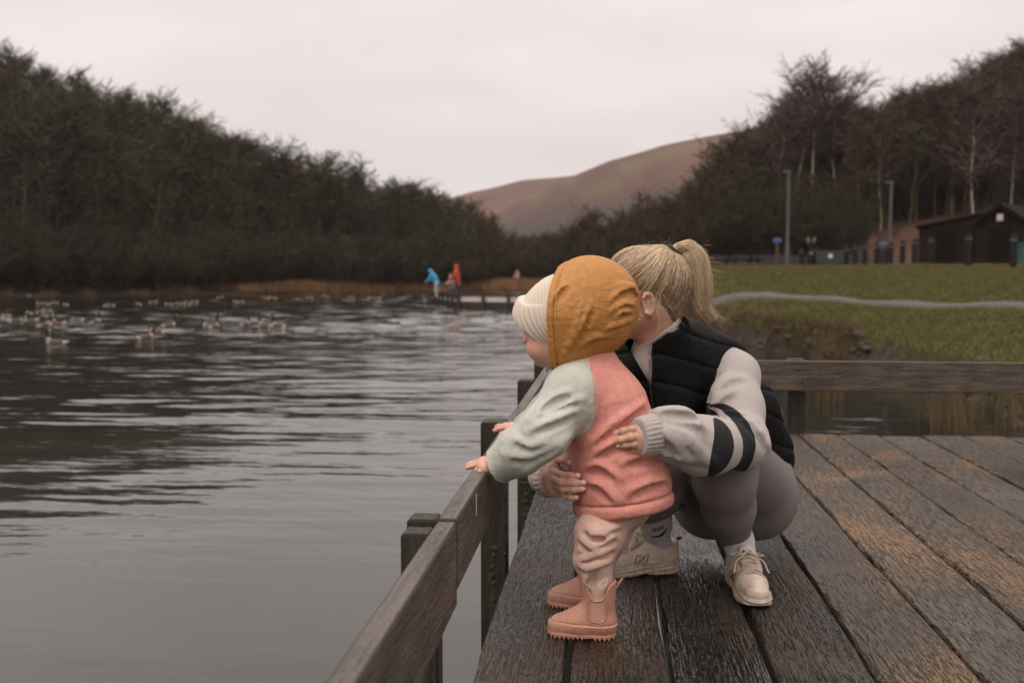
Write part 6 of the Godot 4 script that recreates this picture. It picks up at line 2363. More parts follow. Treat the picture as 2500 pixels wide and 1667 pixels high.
# ---------------------------------------------------------------- across the lake and on the lawn
func make_far_pier() -> void:
	var a := Vector3(-7.313, -0.5, -47.67)
	var bk := Vector3(-10.273, -0.5, -56.72)
	var c := Vector3(-1.065, -0.5, -45.338)
	var pier := thing("wooden_pier", "low wooden pier with a kick rail on the far shore, where three walkers stand", "pier", a)
	var u := (c - a).normalized()
	var w := (bk - a).normalized()
	var long := (c - a).length()
	var deep := (bk - a).length()
	var wet := mat(Color(0.17, 0.15, 0.135), 0.30, {"albedo_texture": mottle(401, Color(0.6, 0.6, 0.6), Color(1, 1, 1), 0.05, 128), "uv1_triplanar": true})
	var dark: Material = mats.post
	var deck := Geo.new()
	deck.face(Vector3.ZERO, w * deep, w * deep + u * long, u * long)
	deck.face(Vector3(0, -0.12, 0), u * long + Vector3(0, -0.12, 0), u * long + w * deep + Vector3(0, -0.12, 0), w * deep + Vector3(0, -0.12, 0))
	part("deck_boards", deck.mesh(), wet, pier)
	var beam := func(p: Vector3, q: Vector3, y0: float, y1: float, t: float) -> Geo:
		var d := q - p
		var g := Geo.new().box(Vector3(0, y0, -t), Vector3(d.length(), y1, t), 0.01)
		return g.move(Transform3D(Basis(Vector3.UP, atan2(-d.z, d.x)), p))
	part("edge_beam", beam.call(Vector3.ZERO, u * long, -0.28, -0.002, 0.05).mesh(), dark, pier)
	part("edge_beam", beam.call(Vector3.ZERO, w * deep, -0.28, -0.002, 0.05).mesh(), dark, pier)
	part("rail_board", beam.call(-w * 0.02, u * long - w * 0.02, 0.27, 0.40, 0.03).mesh(), dark, pier)
	part("rail_board", beam.call(-u * 0.1, w * deep - u * 0.1, 0.27, 0.40, 0.03).mesh(), dark, pier)
	for k in 6:
		var p := u * minf(long - 0.1, 0.05 + k * long / 5.0) - w * 0.12
		part("post", Geo.new().box(p + Vector3(-0.07, -1.2, -0.07), p + Vector3(0.07, 0.42, 0.07), 0.01).mesh(), dark, pier)
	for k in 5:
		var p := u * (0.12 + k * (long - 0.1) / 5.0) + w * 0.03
		part("pale_panel", beam.call(p, p + u * ((long - 0.1) / 5.0 - 0.16), 0.01, 0.26, 0.015).mesh(), mats.pale_panel, pier)  # added infill, its pale colour stands in for a bright reflection under the rail
	for k in 7:
		var p := w * (0.4 + k * (deep - 0.5) / 6.0) - u * 0.2
		part("post", Geo.new().box(p + Vector3(-0.06, -1.2, -0.06), p + Vector3(0.06, 0.42, 0.06), 0.01).mesh(), dark, pier)

# a walker a few tens of pixels high: body, coat, trousers, boots
func walker(at: Vector3, turn: float, lean: float, coat_c: Color, legs_c: Color, tall: float, label: String, hooded: bool) -> void:
	var root := thing("person", label, "person", at, turn)
	var s := tall / 1.72
	var hip := Vector3(0, 0.90, 0) * s
	var neck := hip + Vector3(-sin(lean) * 0.56, cos(lean) * 0.56, 0) * s
	var head := neck + Vector3(-sin(lean * 1.4) * 0.20, cos(lean * 1.1) * 0.17, 0) * s
	var b := Body.new()
	b.ball(head, 0.095 * s, 0.03)
	b.ball(head + Vector3(-0.09, -0.02, 0) * s, 0.02 * s, 0.03)
	b.bone(neck, head, 0.055 * s, 0.06 * s, 0.03)
	b.chain([neck, hip.lerp(neck, 0.5), hip], [0.10 * s, 0.11 * s, 0.11 * s], 0.05)
	var coat := Body.new()
	coat.chain([neck - Vector3(0, 0.04, 0) * s, hip.lerp(neck, 0.5), hip - Vector3(0, 0.12, 0) * s], [0.14 * s, 0.165 * s, 0.17 * s], 0.06)
	var legs := Body.new()
	for k in [-1.0, 1.0]:
		var sh: Vector3 = neck + Vector3(0, -0.07 * s, k * 0.17 * s)
		var el: Vector3 = sh + Vector3(-0.10, -0.25, k * 0.06) * s
		var hd: Vector3 = el + Vector3(-0.20, -0.12, -k * 0.06) * s
		b.chain([sh, el, hd], [0.04 * s, 0.035 * s, 0.028 * s], 0.03)
		b.ball(hd + Vector3(-0.05, -0.02, 0) * s, 0.035 * s, 0.03)
		coat.chain([sh, el, hd], [0.075 * s, 0.065 * s, 0.055 * s], 0.04)
		var hp: Vector3 = hip + Vector3(0, -0.02, k * 0.09) * s
		var kn: Vector3 = hp + Vector3(-0.04 * k, -0.42, k * 0.01) * s
		var an: Vector3 = Vector3(0.07 * k * s, 0.09 * s, k * 0.11 * s)
		b.chain([hp, kn, an], [0.075 * s, 0.05 * s, 0.035 * s], 0.03)
		legs.chain([hp, kn, an], [0.10 * s, 0.075 * s, 0.06 * s], 0.03)
		var boot := Body.new()
		boot.chain([an, an + Vector3(-0.02, -0.04, 0) * s, an + Vector3(-0.15, -0.05, 0) * s], [0.05 * s, 0.045 * s, 0.038 * s], 0.03)
		part("boot", boot.geo(0.022 * s).mesh(), mats.iron, root)
	if hooded:
		coat.bone(neck + Vector3(0.02, 0.02, 0) * s, head + Vector3(0.025, 0.015, 0) * s, 0.10 * s, 0.118 * s, 0.04)
		coat.cut(head + Vector3(-0.20, -0.02, 0) * s, head + Vector3(-0.08, -0.01, 0) * s, 0.10 * s, 0.07 * s, 0.02)
	var skin := mat(Color(0.50, 0.30, 0.22), 0.6)
	part("body", b.geo(0.022 * s).mesh(), skin, root)
	part("coat", coat.geo(0.024 * s).mesh(), mat(coat_c, 0.7), root)
	part("trousers", legs.geo(0.024 * s).mesh(), mat(legs_c, 0.85), root)
	if not hooded:
		var hair := Body.new()
		hair.bone(head + Vector3(0.02, 0.02, 0) * s, head + Vector3(0.05, -0.02, 0) * s, 0.10 * s, 0.09 * s, 0.03)
		part("hair", hair.geo(0.022 * s).mesh(), mat(Color(0.06, 0.03, 0.018), 0.7), root)

func make_far_people() -> void:
	walker(Vector3(-9.166, -0.5, -52.692), -0.25, 0.55, Color(0.03, 0.24, 0.40), Color(0.42, 0.36, 0.33), 1.68, "stooping walker in a bright blue hooded jacket and pale trousers on the far pier", true)
	walker(Vector3(-7.957, -0.5, -51.867), -0.1, 0.06, Color(0.40, 0.05, 0.015), Color(0.03, 0.035, 0.045), 1.78, "upright walker in an orange red hooded coat on the far pier", true)
	walker(Vector3(-8.453, -0.5, -53.246), 0.35, 0.12, Color(0.34, 0.22, 0.20), Color(0.07, 0.06, 0.07), 1.35, "smaller figure in a dusty pink coat, half behind the orange red walker", false)
	var p := Vector3(-8.5993, -0.4607, -93.2322)
	walker(Vector3(p.x, land(p.x, p.z), p.z), 1.2, 0.0, Color(0.30, 0.16, 0.13), Color(0.08, 0.06, 0.055), 1.80, "walker in a rust pink top on the far bank right of the pier", false)
	# the pushchair between the walkers: frame, seat, hood, wheels
	var at := Vector3(-8.696, -0.5, -53.715)
	var root := thing("pushchair", "low dark red pushchair beside the orange red walker on the far pier", "pushchair", at, 0.2)
	var red := mat(Color(0.22, 0.02, 0.012), 0.7)
	var metal := mat(Color(0.03, 0.03, 0.03), 0.4)
	var seat := Body.new()
	seat.bone(Vector3(-0.22, 0.42, 0), Vector3(0.05, 0.40, 0), 0.16, 0.17, 0.03, Vector3(0, 1, 0), 0.5)
	seat.bone(Vector3(0.08, 0.42, 0), Vector3(0.22, 0.72, 0), 0.15, 0.15, 0.03, Vector3(1, 0, 0), 0.5)
	part("seat", seat.geo(0.03).mesh(), red, root)
	var hood := Body.new()
	hood.ball(Vector3(0.10, 0.72, 0), 0.23, 0.03).cut(Vector3(-0.25, 0.55, 0), Vector3(-0.02, 0.62, 0), 0.2, 0.2, 0.02)
	part("hood", hood.geo(0.03).mesh(), red, root)
	for k in [-1.0, 1.0]:
		part("frame", Geo.new().tube(PackedVector3Array([Vector3(-0.35, 0.12, 0.2 * k), Vector3(0.15, 0.6, 0.2 * k), Vector3(0.48, 0.98, 0.2 * k)]), 0.014, 6).mesh(), metal, root)
		for x in [-0.32, 0.3]:
			part("wheel", Geo.new().lathe([Vector2(0.0, -0.02), Vector2(0.12, -0.02), Vector2(0.14, 0.0), Vector2(0.12, 0.02), Vector2(0.0, 0.02)], 14).move(Transform3D(Basis(Vector3(1, 0, 0), PI / 2), Vector3(x, 0.14, 0.22 * k))).mesh(), metal, root)
	part("handle", Geo.new().tube(PackedVector3Array([Vector3(0.48, 0.98, -0.2), Vector3(0.48, 0.98, 0.2)]), 0.016, 6).mesh(), metal, root)

# ---------------------------------------------------------------- geese afloat; x is forward, y = 0 the water
func goose_geo(pose: int) -> Array:
	var b := Body.new()
	b.bone(Vector3(-0.17, 0.045, 0), Vector3(0.12, 0.045, 0), 0.080, 0.092, 0.03, Vector3(0, 0, 1), 1.1)
	b.bone(Vector3(-0.17, 0.065, 0), Vector3(-0.34, 0.105, 0), 0.070, 0.014, 0.04)
	b.bone(Vector3(-0.12, 0.08, 0), Vector3(0.08, 0.09, 0), 0.062, 0.072, 0.05)
	var neck := [Vector3(0.16, 0.09, 0), Vector3(0.235, 0.20, 0), Vector3(0.235, 0.33, 0), Vector3(0.255, 0.42, 0)]
	if pose == 1:
		neck = [Vector3(0.16, 0.09, 0), Vector3(0.25, 0.16, 0), Vector3(0.26, 0.23, 0), Vector3(0.30, 0.285, 0)]
	elif pose == 2:
		neck = [Vector3(0.16, 0.08, 0), Vector3(0.28, 0.12, 0), Vector3(0.36, 0.11, 0), Vector3(0.42, 0.07, 0)]
	b.chain(neck, [0.075, 0.040, 0.031, 0.030], 0.03)
	var head: Vector3 = neck[3] + Vector3(0.022, 0.022, 0) if pose < 2 else neck[3] + Vector3(0.02, -0.005, 0)
	b.ball(head, 0.040, 0.02)
	b.bone(head + Vector3(0.02, -0.004, 0), head + Vector3(0.052, -0.010, 0), 0.027, 0.020, 0.02)
	var g := b.geo(0.016)
	for p in g.v:
		var along := Geometry3D.get_closest_point_to_segment(p, neck[1], neck[3]).distance_to(p)
		var c := Color(0.075, 0.054, 0.038) * (0.85 + 0.5 * absf(noise_b.get_noise_3dv(p * Vector3(90, 40, 40))))
		if p.x > 0.10 and p.y < 0.19:
			c = Color(0.26, 0.20, 0.155)
		if p.y < 0.045:
			c = c.lerp(Color(0.30, 0.24, 0.19), 0.5)
		if p.x < -0.23 and p.y < 0.12:
			c = Color(0.46, 0.39, 0.33)
		elif p.x < -0.24:
			c = Color(0.02, 0.018, 0.016)
		if (along < 0.055 and p.y > neck[1].y - 0.02 and pose < 2) or p.distance_to(head) < 0.06 or (pose == 2 and p.x > 0.27):
			c = Color(0.012, 0.011, 0.010)
		if absf(p.z) > 0.018 and p.distance_to(head + Vector3(-0.012, -0.018, 0)) < 0.036:
			c = Color(0.62, 0.56, 0.50)
		g.c.append(c)
	var bill := Body.new()
	bill.bone(head + Vector3(0.05, -0.010, 0), head + Vector3(0.098, -0.022, 0), 0.019, 0.011, 0.01, Vector3(0, 1, 0), 0.7)
	return [g.mesh(), bill.geo(0.007).mesh()]

func make_geese() -> void:
	var plumage := mat(Color(1, 1, 1), 0.8, {"vertex_color_use_as_albedo": true})
	var horn := mat(Color(0.01, 0.01, 0.01), 0.4)
	var kinds := [goose_geo(0), goose_geo(1), goose_geo(2)]
	# [place, heading in degrees (0 = to the right), pose, size, label or ""]
	var birds := [
		[Vector3(-12.691, -0.8, -21.75), 172, 0, 1.15, "nearest goose, brown side on with its black neck raised, on the left of the lake"],
		[Vector3(-11.421, -0.8, -23.58), 75, 1, 1.2, "goose showing its bright white rear, nearest of the tight pair"],
		[Vector3(-12.288, -0.8, -26.069), 160, 1, 1.15, "brown goose just behind the white-rumped one of the tight pair"],
		[Vector3(-21.752, -0.8, -34.011), 100, 1, 1.15, "pale goose at the picture's left edge"],
		[Vector3(-19.972, -0.8, -31.856), 60, 1, 1.1, "pale goose second from the left edge"],
		[Vector3(-21.256, -0.8, -34.419), 120, 2, 1.1, "pale feeding goose behind the second from the left edge"],
		[Vector3(-19.764, -0.8, -32.51), 10, 2, 1.0, "brownish feeding goose left of the group of three"],
		[Vector3(-17.131, -0.8, -28.767), 80, 0, 1.2, "front goose of the group of three, with a dark neck"],
		[Vector3(-18.119, -0.8, -30.835), 95, 1, 1.15, "middle goose of the group of three"],
		[Vector3(-17.24, -0.8, -29.802), 20, 0, 1.1, "right goose of the group of three"],
		[Vector3(-18.181, -0.8, -32.665), 0, 2, 1.0, "flat brown feeding goose between the groups"],
		[Vector3(-16.692, -0.8, -30.974), 88, 0, 1.15, "lone dark goose with a tall neck, seen from behind"],
		[Vector3(-13.356, -0.8, -29.135), 70, 0, 1.15, "pale goose behind the tight pair"],
		[Vector3(-12.102, -0.8, -29.257), 170, 1, 1.1, "left goose of the overlapping two in mid lake"],
		[Vector3(-11.705, -0.8, -28.557), 85, 0, 1.2, "right goose of the overlapping two in mid lake"],
		[Vector3(-11.327, -0.8, -30.11), 80, 0, 1.15, "pale goose third from the right of the swimming line"],
		[Vector3(-10.438, -0.8, -29.42), 150, 0, 1.2, "goose with a tall dark neck, second from the right of the swimming line"],
		[Vector3(-10.029, -0.8, -29.46), 150, 0, 1.15, "goose with a tall dark neck, rightmost of the swimming line"]]
	var far := "small pale goose far out near the opposite shore"
	for p in [Vector2(13, 716), Vector2(66, 711), Vector2(88, 709), Vector2(106, 706), Vector2(112, 712), Vector2(90, 691), Vector2(108, 692), Vector2(125, 690), Vector2(66, 676), Vector2(150, 694), Vector2(242, 697), Vector2(254, 697), Vector2(318, 695), Vector2(352, 690), Vector2(386, 696), Vector2(409, 694), Vector2(424, 692), Vector2(428, 695), Vector2(448, 690), Vector2(506, 681), Vector2(542, 691), Vector2(557, 691), Vector2(612, 684), Vector2(622, 682), Vector2(634, 684), Vector2(712, 683), Vector2(806, 683), Vector2(850, 684), Vector2(868, 685), Vector2(748, 680)]:
		birds.append([p, [8, 172, 40, 150, 90, 20, 165][int(p.x) % 7], 1 + int(p.x) % 2, 1.1, ""])
	for k in birds.size():
		var b: Array = birds[k]
		var where: Vector3 = b[0] if b[0] is Vector3 else on_water(b[0])
		var t := thing("goose", b[4] if b[4] else far, "goose", Vector3(where.x, WATER - 0.035, where.z), deg_to_rad(b[1]), "" if b[4] else "far geese")
		t.scale = Vector3.ONE * float(b[3]) * (0.86 if b[4] else 0.72)
		part("body", kinds[b[2]][0], plumage, t)
		part("bill", kinds[b[2]][1], horn, t)

# a place on the far water: how far along the shore and how far out, from a bearing and a small dip below the horizon
func on_water(p: Vector2) -> Vector3:
	var th := rad_to_deg(atan((p.x - 1176.0) / 2287.0)) - 5.57
	var q := polar(th, minf(1.6 * 2290.0 / (p.y - 630.0), table(SHORE, th) - 3.0))
	return Vector3(q.x, WATER, q.y)

# ---------------------------------------------------------------- lawn furniture
func on_lawn(th: float, r: float) -> Vector3:
	var p := polar(th, r)
	return Vector3(p.x, land(p.x, p.y), p.y)

func make_lawn_things() -> void:
	var timber := mat(Color(0.030, 0.028, 0.025), 0.9, {"metallic_specular": 0.15, "albedo_texture": mottle(411, Color(0.6, 0.6, 0.6), Color(1, 1, 1), 0.04, 128), "uv1_triplanar": true, "uv1_scale": Vector3(2, 2, 2)})
	var pale := mat(Color(0.075, 0.075, 0.07), 0.8)
	var galv := mat(Color(0.10, 0.10, 0.095), 0.55, {"metallic": 0.3})
	var bollards := [
		[21.1, 38.0, 1.22, "large timber bollard nearest the right edge, in front of the gabled hut"], [19.0, 39.5, 1.22, "timber bollard in front of the left hut's right end, with a pale band"],
		[17.2, 42.0, 1.18, "timber bollard just left of the huts"], [16.4, 43.5, 1.15, "second timber bollard left of the huts"], [15.8, 45.0, 1.12, "third timber bollard left of the huts"],
		[15.2, 46.0, 1.12, "fourth timber bollard left of the huts, beside the shorter lamp post"], [14.5, 47.0, 1.1, "fifth timber bollard left of the huts"], [13.9, 48.0, 1.1, "sixth timber bollard left of the huts"],
		[13.4, 49.0, 1.1, "seventh timber bollard left of the huts"], [12.95, 50.0, 1.05, "timber bollard right of the information board"], [11.3, 50.0, 1.05, "timber bollard left of the information board"], [10.6, 51.0, 1.0, "leftmost timber bollard, right of the taller lamp post"]]
	var first: Node3D = null
	for k in bollards:
		var t: Node3D
		var at := on_lawn(k[0], k[1])
		if first == null:
			t = thing("bollard", k[3], "bollard", at, 0.0, "timber bollards along the lawn")
			first = t
			part("post", Geo.new().lathe([Vector2(0.12, -0.3), Vector2(0.115, 0.88), Vector2(0.10, 0.95), Vector2(0.05, 1.0), Vector2(0.0, 1.01)], 12).mesh(), timber, t)
			part("reflective_band", Geo.new().lathe([Vector2(0.114, 0.80), Vector2(0.121, 0.80), Vector2(0.120, 0.86), Vector2(0.113, 0.86)], 12).mesh(), pale, t)
		else:
			t = first.duplicate()
			t.name = numbered("bollard")
			add_child(t, true)
			t.position = at
			t.set_meta("label", k[3])
		t.scale = Vector3(1, k[2], 1)
	for k in [[9.85, 53.0, 4.9, "taller grey lamp post on the lawn's far edge, left of the bollards"], [15.15, 57.0, 4.6, "shorter grey lamp post among the bollards, left of the huts"]]:
		var t := thing("lamp_post", k[3], "lamp post", on_lawn(k[0], k[1]), 0.0, "lamp posts behind the lawn")
		part("pole", Geo.new().tube(PackedVector3Array([Vector3(0, -0.3, 0), Vector3(0, 1.4, 0), Vector3(0, 1.45, 0), Vector3(0, k[2], 0)]), PackedFloat32Array([0.12, 0.11, 0.085, 0.07]), 10).mesh(), galv, t)
		part("lamp_head", Geo.new().box(Vector3(-0.30, k[2] - 0.04, -0.09), Vector3(0.12, k[2] + 0.06, 0.09), 0.03).mesh(), galv, t)
	var sg := thing("sign", "blue oval sign on a brown post beside the taller lamp post", "sign", on_lawn(9.3, 51.0), deg_to_rad(-9.3))
	part("post", Geo.new().box(Vector3(-0.07, -0.3, -0.05), Vector3(0.07, 1.25, 0.05), 0.01).mesh(), mat(Color(0.085, 0.045, 0.024), 0.85), sg)
	part("sign_board", Geo.new().lathe([Vector2(0.0, 0.02), Vector2(0.19, 0.02), Vector2(0.2, 0.0), Vector2(0.19, -0.02), Vector2(0.0, -0.02)], 24).move(Transform3D(Basis(Vector3(1, 0, 0), PI / 2).scaled(Vector3(1.15, 0.62, 1)), Vector3(0, 1.40, 0.03))).mesh(), mat(Color(0.075, 0.085, 0.26), 0.5), sg)
	var bd := thing("information_board", "dark information board with a round white notice, between bollards", "board", on_lawn(12.1, 49.0), deg_to_rad(-12.1))
	part("panel", Geo.new().box(Vector3(-0.62, 0.22, -0.05), Vector3(0.62, 0.80, 0.05), 0.02).mesh(), mat(Color(0.024, 0.032, 0.034), 0.6), bd)
	for x in [-0.5, 0.5]:
		part("leg", Geo.new().box(Vector3(x - 0.06, -0.3, -0.045), Vector3(x + 0.06, 1.0, -0.052 + 0.09), 0.01).mesh(), timber, bd)
	part("white_notice", Geo.new().lathe([Vector2(0.0, 0.012), Vector2(0.105, 0.012), Vector2(0.11, 0.0), Vector2(0.0, 0.0)], 16).move(Transform3D(Basis(Vector3(1, 0, 0), PI / 2), Vector3(0.02, 0.56, 0.052))).mesh(), mat(Color(0.55, 0.52, 0.48), 0.6), bd)
	var sc := thing("carved_post", "carved wooden post with two pale knobs on top, standing on the lawn edge", "sculpture", on_lawn(11.1, 49.5))
	var body := Body.new()
	body.chain([Vector3(0, -0.2, 0), Vector3(0, 0.5, 0), Vector3(0, 0.95, 0), Vector3(0, 1.2, 0)], [0.19, 0.18, 0.12, 0.14], 0.08)
	part("trunk", body.geo(0.03).mesh(), timber, sc)
	var knobs := Body.new()
	knobs.bone(Vector3(-0.11, 1.25, 0), Vector3(-0.14, 1.42, 0), 0.08, 0.075, 0.02).bone(Vector3(0.11, 1.25, 0), Vector3(0.15, 1.40, 0), 0.08, 0.075, 0.02)
	part("knobs", knobs.geo(0.025).mesh(), mat(Color(0.12, 0.11, 0.10), 0.8), sc)
	part("pale_patch", Body.new().ball(Vector3(0.0, 0.72, 0.13), 0.09, 0.02).geo(0.02).mesh(), mat(Color(0.15, 0.14, 0.085), 0.8), sc)
	var bin := thing("litter_bin", "dark rounded litter bin at the foot of the shorter lamp post", "bin", on_lawn(14.85, 54.0))
	part("barrel", Geo.new().lathe([Vector2(0.30, -0.1), Vector2(0.32, 0.9), Vector2(0.34, 0.95), Vector2(0.34, 1.0), Vector2(0.30, 1.02)], 16).mesh(), mat(Color(0.012, 0.013, 0.014), 0.5), bin)
	part("hood", Geo.new().lathe([Vector2(0.34, 1.02), Vector2(0.33, 1.22), Vector2(0.22, 1.36), Vector2(0.0, 1.42)], 16).mesh(), mat(Color(0.012, 0.013, 0.014), 0.5), bin)
	# picnic table
	var tb := thing("picnic_table", "dark picnic table with benches at the lawn's left end", "table", on_lawn(7.4, 50.0), 0.3)
	for k in 4:
		part("top_board", Geo.new().box(Vector3(-0.85, 0.71, -0.36 + k * 0.185), Vector3(0.85, 0.75, -0.20 + k * 0.185), 0.006).mesh(), timber, tb)
	for z in [-0.68, 0.68]:
		part("bench", Geo.new().box(Vector3(-0.85, 0.42, z - 0.13), Vector3(0.85, 0.46, z + 0.13), 0.006).mesh(), timber, tb)
	for x in [-0.6, 0.6]:
		part("bearer", Geo.new().box(Vector3(x - 0.025, 0.34, -0.8), Vector3(x + 0.025, 0.419, 0.8), 0.005).mesh(), timber, tb)
		for s in [-1.0, 1.0]:
			part("leg", Geo.new().tube(PackedVector3Array([Vector3(x + 0.05, -0.05, 0.62 * s), Vector3(x + 0.05, 0.70, 0.22 * s)]), 0.045, 4).mesh(), timber, tb)
	# grey paling fence behind the table
	var fence := thing("paling_fence", "low grey paling fence behind the picnic table and the lamp posts", "fence", on_lawn(8.0, 57.0))
	var p0 := on_lawn(4.0, 55.0) - fence.position
	var p1 := on_lawn(13.6, 59.0) - fence.position
	for k in 70:
		var q := p0.lerp(p1, k / 69.0)
		q.y = on_lawn(lerpf(4.0, 13.6, k / 69.0), lerpf(55.0, 59.0, k / 69.0)).y - fence.position.y
		part("pale", Geo.new().box(q + Vector3(-0.045, -0.05, -0.012), q + Vector3(0.045, 0.78 + 0.05 * sin(k * 2.7), 0.012), 0.004).mesh(), mats.grey_wood, fence)
	for y in [0.22, 0.6]:
		var d := p1 - p0
		part("fence_rail", Geo.new().box(Vector3(0, y - 0.04, -0.05), Vector3(d.length(), y + 0.04, -0.014), 0.006).move(Transform3D(Basis(Vector3.UP, atan2(-d.z, d.x)), p0)).mesh(), mats.grey_wood, fence)

func make_huts() -> void:
	var boards := mat(Color(0.027, 0.020, 0.017), 0.9, {"metallic_specular": 0.12, "albedo_texture": mottle(421, Color(0.6, 0.6, 0.6), Color(1, 1, 1), 0.05, 128), "uv1_triplanar": true})
	var trim := mat(Color(0.011, 0.009, 0.008), 0.9, {"metallic_specular": 0.12})
	var roof_m := mat(Color(0.028, 0.026, 0.025), 0.85, {"metallic_specular": 0.2})
	# left hut: a low mono-pitch roof that rises to the right
	var at := on_lawn(18.2, 52.0)
	var a := thing("wooden_hut", "dark brown timber hut with a low slanting roof, left of the gabled one", "hut", at, deg_to_rad(-18.2))
	var w := 1.45
	for k in 20:
		var x0 := lerpf(-w, w + 0.5, k / 20.0)
		var x1 := lerpf(-w, w + 0.5, (k + 1) / 20.0) - 0.012
		var top := 2.0 + 0.19 * (x0 + w)
		part("wall_board", Geo.new().box(Vector3(x0, -0.4, 1.0), Vector3(x1, top, 1.03 + 0.012 * (k % 2)), 0.006).mesh(), boards, a)
	var shell := Geo.new().box(Vector3(-w + 0.02, -0.4, -1.4), Vector3(w + 0.5, 2.0, 0.995), 0.01)
	part("wall", shell.mesh(), boards, a)
	var slope := Geo.new().box(Vector3(-1.75, -0.05, -1.6), Vector3(1.9, 0.06, 1.25), 0.02).move(Transform3D(Basis(Vector3(0, 0, 1), 0.187), Vector3(0.1, 2.36, 0)))
	part("roof", slope.mesh(), roof_m, a)
	part("door", Geo.new().box(Vector3(-0.65, -0.3, 1.045), Vector3(0.15, 1.85, 1.075), 0.008).mesh(), trim, a)
	part("sign_plate", Geo.new().box(Vector3(1.25, 2.18, 1.28), Vector3(1.75, 2.42, 1.31), 0.01).mesh(), mat(Color(0.42, 0.32, 0.05), 0.5), a)
	# right hut: gable to the front
	at = on_lawn(20.5, 50.0)
	var b := thing("wooden_hut", "dark timber hut with a pointed gable at the picture's right edge", "hut", at, deg_to_rad(-20.5) - 0.35)
	for k in 14:
		var x0 := lerpf(-1.05, 1.05, k / 14.0)
		var x1 := lerpf(-1.05, 1.05, (k + 1) / 14.0) - 0.012
		var top := 2.05 + 0.72 * (1.0 - absf((x0 + x1) * 0.5) / 1.05)
		part("wall_board", Geo.new().box(Vector3(x0, -0.4, 0.0), Vector3(x1, top, 0.03 + 0.012 * (k % 2)), 0.006).mesh(), boards, b)
	part("wall", Geo.new().box(Vector3(-1.05, -0.4, -5.0), Vector3(1.05, 2.05, -0.005), 0.01).mesh(), boards, b)
	for s in [-1.0, 1.0]:
		var r := Geo.new().box(Vector3(0, -0.04, -5.2), Vector3(1.48, 0.04, 0.22), 0.01).move(Transform3D(Basis(Vector3(0, 0, 1), -0.60), Vector3(0, 2.86, 0)))
		if s < 0.0:
			r.move(Transform3D(Basis.from_scale(Vector3(-1, 1, 1)), Vector3.ZERO))
		var rf := part("roof", r.mesh(), roof_m, b)
		for k in 9:
			var rib := Geo.new().box(Vector3(0.05 + k * 0.158, 0.041, -5.2), Vector3(0.09 + k * 0.158, 0.06, 0.2), 0.006).move(Transform3D(Basis(Vector3(0, 0, 1), -0.60), Vector3(0, 2.86, 0)))
			if s < 0.0:
				rib.move(Transform3D(Basis.from_scale(Vector3(-1, 1, 1)), Vector3.ZERO))
			part("roof_batten", rib.mesh(), roof_m, rf)
		var verge := Geo.new().box(Vector3(0, -0.16, 0.222), Vector3(1.5, 0.03, 0.25), 0.01).move(Transform3D(Basis(Vector3(0, 0, 1), -0.60), Vector3(0, 2.86, 0)))
		if s < 0.0:
			verge.move(Transform3D(Basis.from_scale(Vector3(-1, 1, 1)), Vector3.ZERO))
		part("barge_board", verge.mesh(), trim, b)
	part("wall_lamp", Geo.new().box(Vector3(-0.16, 2.08, 0.045), Vector3(0.12, 2.40, 0.16), 0.03).mesh(), mat(Color(0.46, 0.42, 0.38), 0.5), b)
	part("door", Geo.new().box(Vector3(-0.5, -0.3, 0.045), Vector3(0.45, 1.85, 0.075), 0.008).mesh(), trim, b)
	var bin := thing("wheeled_bin", "teal wheeled bin beside the gabled hut at the right edge", "bin", on_lawn(21.5, 48.5), 0.2)
	var teal := mat(Color(0.02, 0.075, 0.075), 0.5)
	var taper := Geo.new().box(Vector3(-0.26, 0.08, -0.3), Vector3(0.26, 0.98, 0.3), 0.03)
	part("barrel", taper.mesh(), teal, bin)
	part("lid", Geo.new().box(Vector3(-0.29, 0.985, -0.34), Vector3(0.29, 1.06, 0.33), 0.03).mesh(), teal, bin)
	for x in [-0.29, 0.29]:
		part("wheel", Geo.new().lathe([Vector2(0.0, -0.025), Vector2(0.09, -0.025), Vector2(0.1, 0.0), Vector2(0.09, 0.025), Vector2(0.0, 0.025)], 12).move(Transform3D(Basis(Vector3(0, 0, 1), PI / 2), Vector3(x, 0.1, -0.26))).mesh(), mat(Color(0.01, 0.01, 0.01), 0.7), bin)
	# the light gravel strip before the huts
	var g := Geo.new()
	for k in 25:
		var th := lerpf(14.6, 26.0, k / 24.0)
		for s in 4:
			var q := on_lawn(th, lerpf(43.5, 49.0, s / 3.0) - maxf(0.0, 4.0 - k) * 0.6)
			g.v.append(q + Vector3(0, 0.03, 0))
	g.grid(25, 4, 0, false)
	g.make_normals()
	if g.n[10].y < 0.0:
		for t in range(0, g.i.size(), 3):
			var sw := g.i[t]
			g.i[t] = g.i[t + 1]
			g.i[t + 1] = sw
		g.make_normals()
	structure("gravel_yard", g.mesh(), mat(Color(0.13, 0.12, 0.115), 0.9))

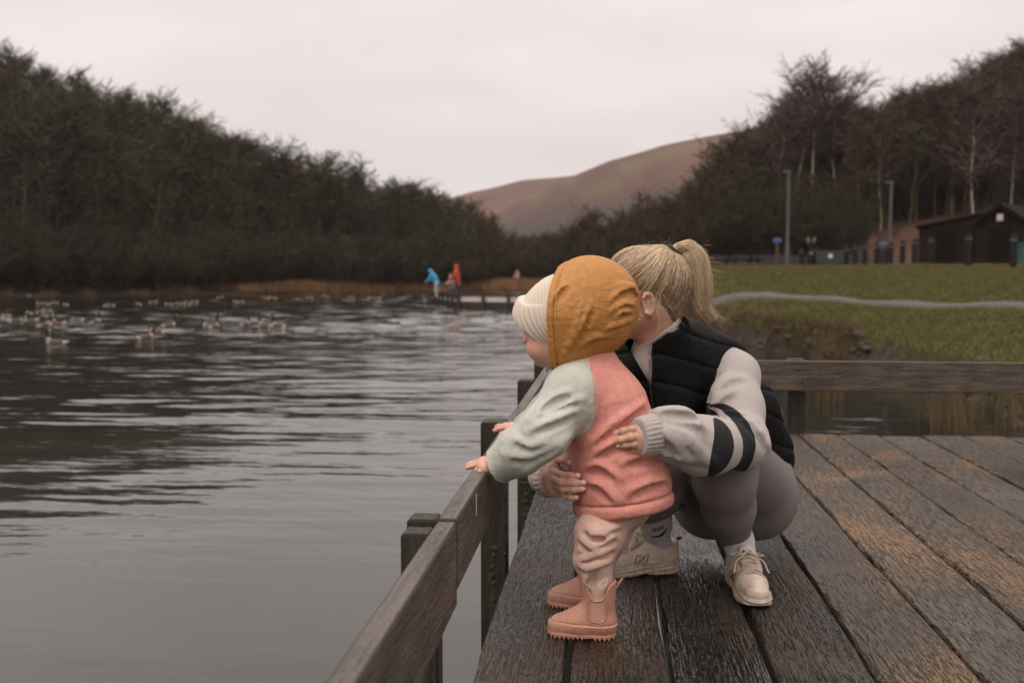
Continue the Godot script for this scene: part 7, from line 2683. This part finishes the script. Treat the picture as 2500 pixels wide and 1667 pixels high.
func _ready() -> void:
	var cam := Camera3D.new()
	cam.name = "camera"
	cam.position = Vector3(0, 0.8, 0)
	cam.rotation_degrees = Vector3(-3.85, 5.57, 0)
	cam.fov = 37.85
	cam.near = 0.05
	cam.far = 6000.0
	var lens := CameraAttributesPhysical.new()
	lens.frustum_focal_length = 35.0
	lens.exposure_aperture = 4.2
	lens.frustum_focus_distance = 2.25
	lens.frustum_near = 0.05
	lens.frustum_far = 6000.0
	cam.attributes = lens
	add_child(cam)
	var env := Environment.new()
	env.background_mode = Environment.BG_SKY
	var sky := PanoramaSkyMaterial.new()
	sky.panorama = make_sky()
	env.sky = Sky.new()
	env.sky.sky_material = sky
	env.tonemap_mode = Environment.TONE_MAPPER_LINEAR
	env.tonemap_exposure = 1.03
	env.fog_enabled = true
	env.fog_density = 0.00018
	env.fog_light_color = Color(0.92, 0.86, 0.85)
	env.sdfgi_enabled = true
	env.ssao_enabled = true
	env.ssil_enabled = true
	var w := WorldEnvironment.new()
	w.environment = env
	add_child(w)
	var sun := DirectionalLight3D.new()
	sun.light_energy = 0.4
	sun.light_color = Color(1.0, 0.95, 0.9)
	sun.light_angular_distance = 30.0
	sun.shadow_enabled = true
	sun.rotation_degrees = Vector3(-58, -30, 0)
	add_child(sun)
	noise_a = noise(1, 0.05, 3)
	noise_b = noise(2, 0.2, 3)
	noise_c = noise(4, 0.1, 4)
	var t := Time.get_ticks_msec()
	mats.iron = mat(Color(0.02, 0.018, 0.016), 0.6)
	make_wood()
	t = clock("wood", t)
	make_land()
	t = clock("land", t)
	make_path()
	make_water()
	t = clock("water", t)
	make_deck()
	t = clock("deck", t)
	make_woods()
	t = clock("woods", t)
	make_plants()
	t = clock("plants", t)

	mats.grey_wood = mat(Color(0.055, 0.053, 0.050), 0.85)
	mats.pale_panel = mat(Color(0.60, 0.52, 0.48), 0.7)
	make_far_pier()
	make_far_people()
	make_geese()
	make_huts()
	make_lawn_things()
	t = clock("far", t)
	make_toddler()
	t = clock("toddler", t)
	make_woman()
	t = clock("woman", t)

func clock(what: String, since: int) -> int:
	var now := Time.get_ticks_msec()
	print(what, " ", now - since, " ms")
	return now
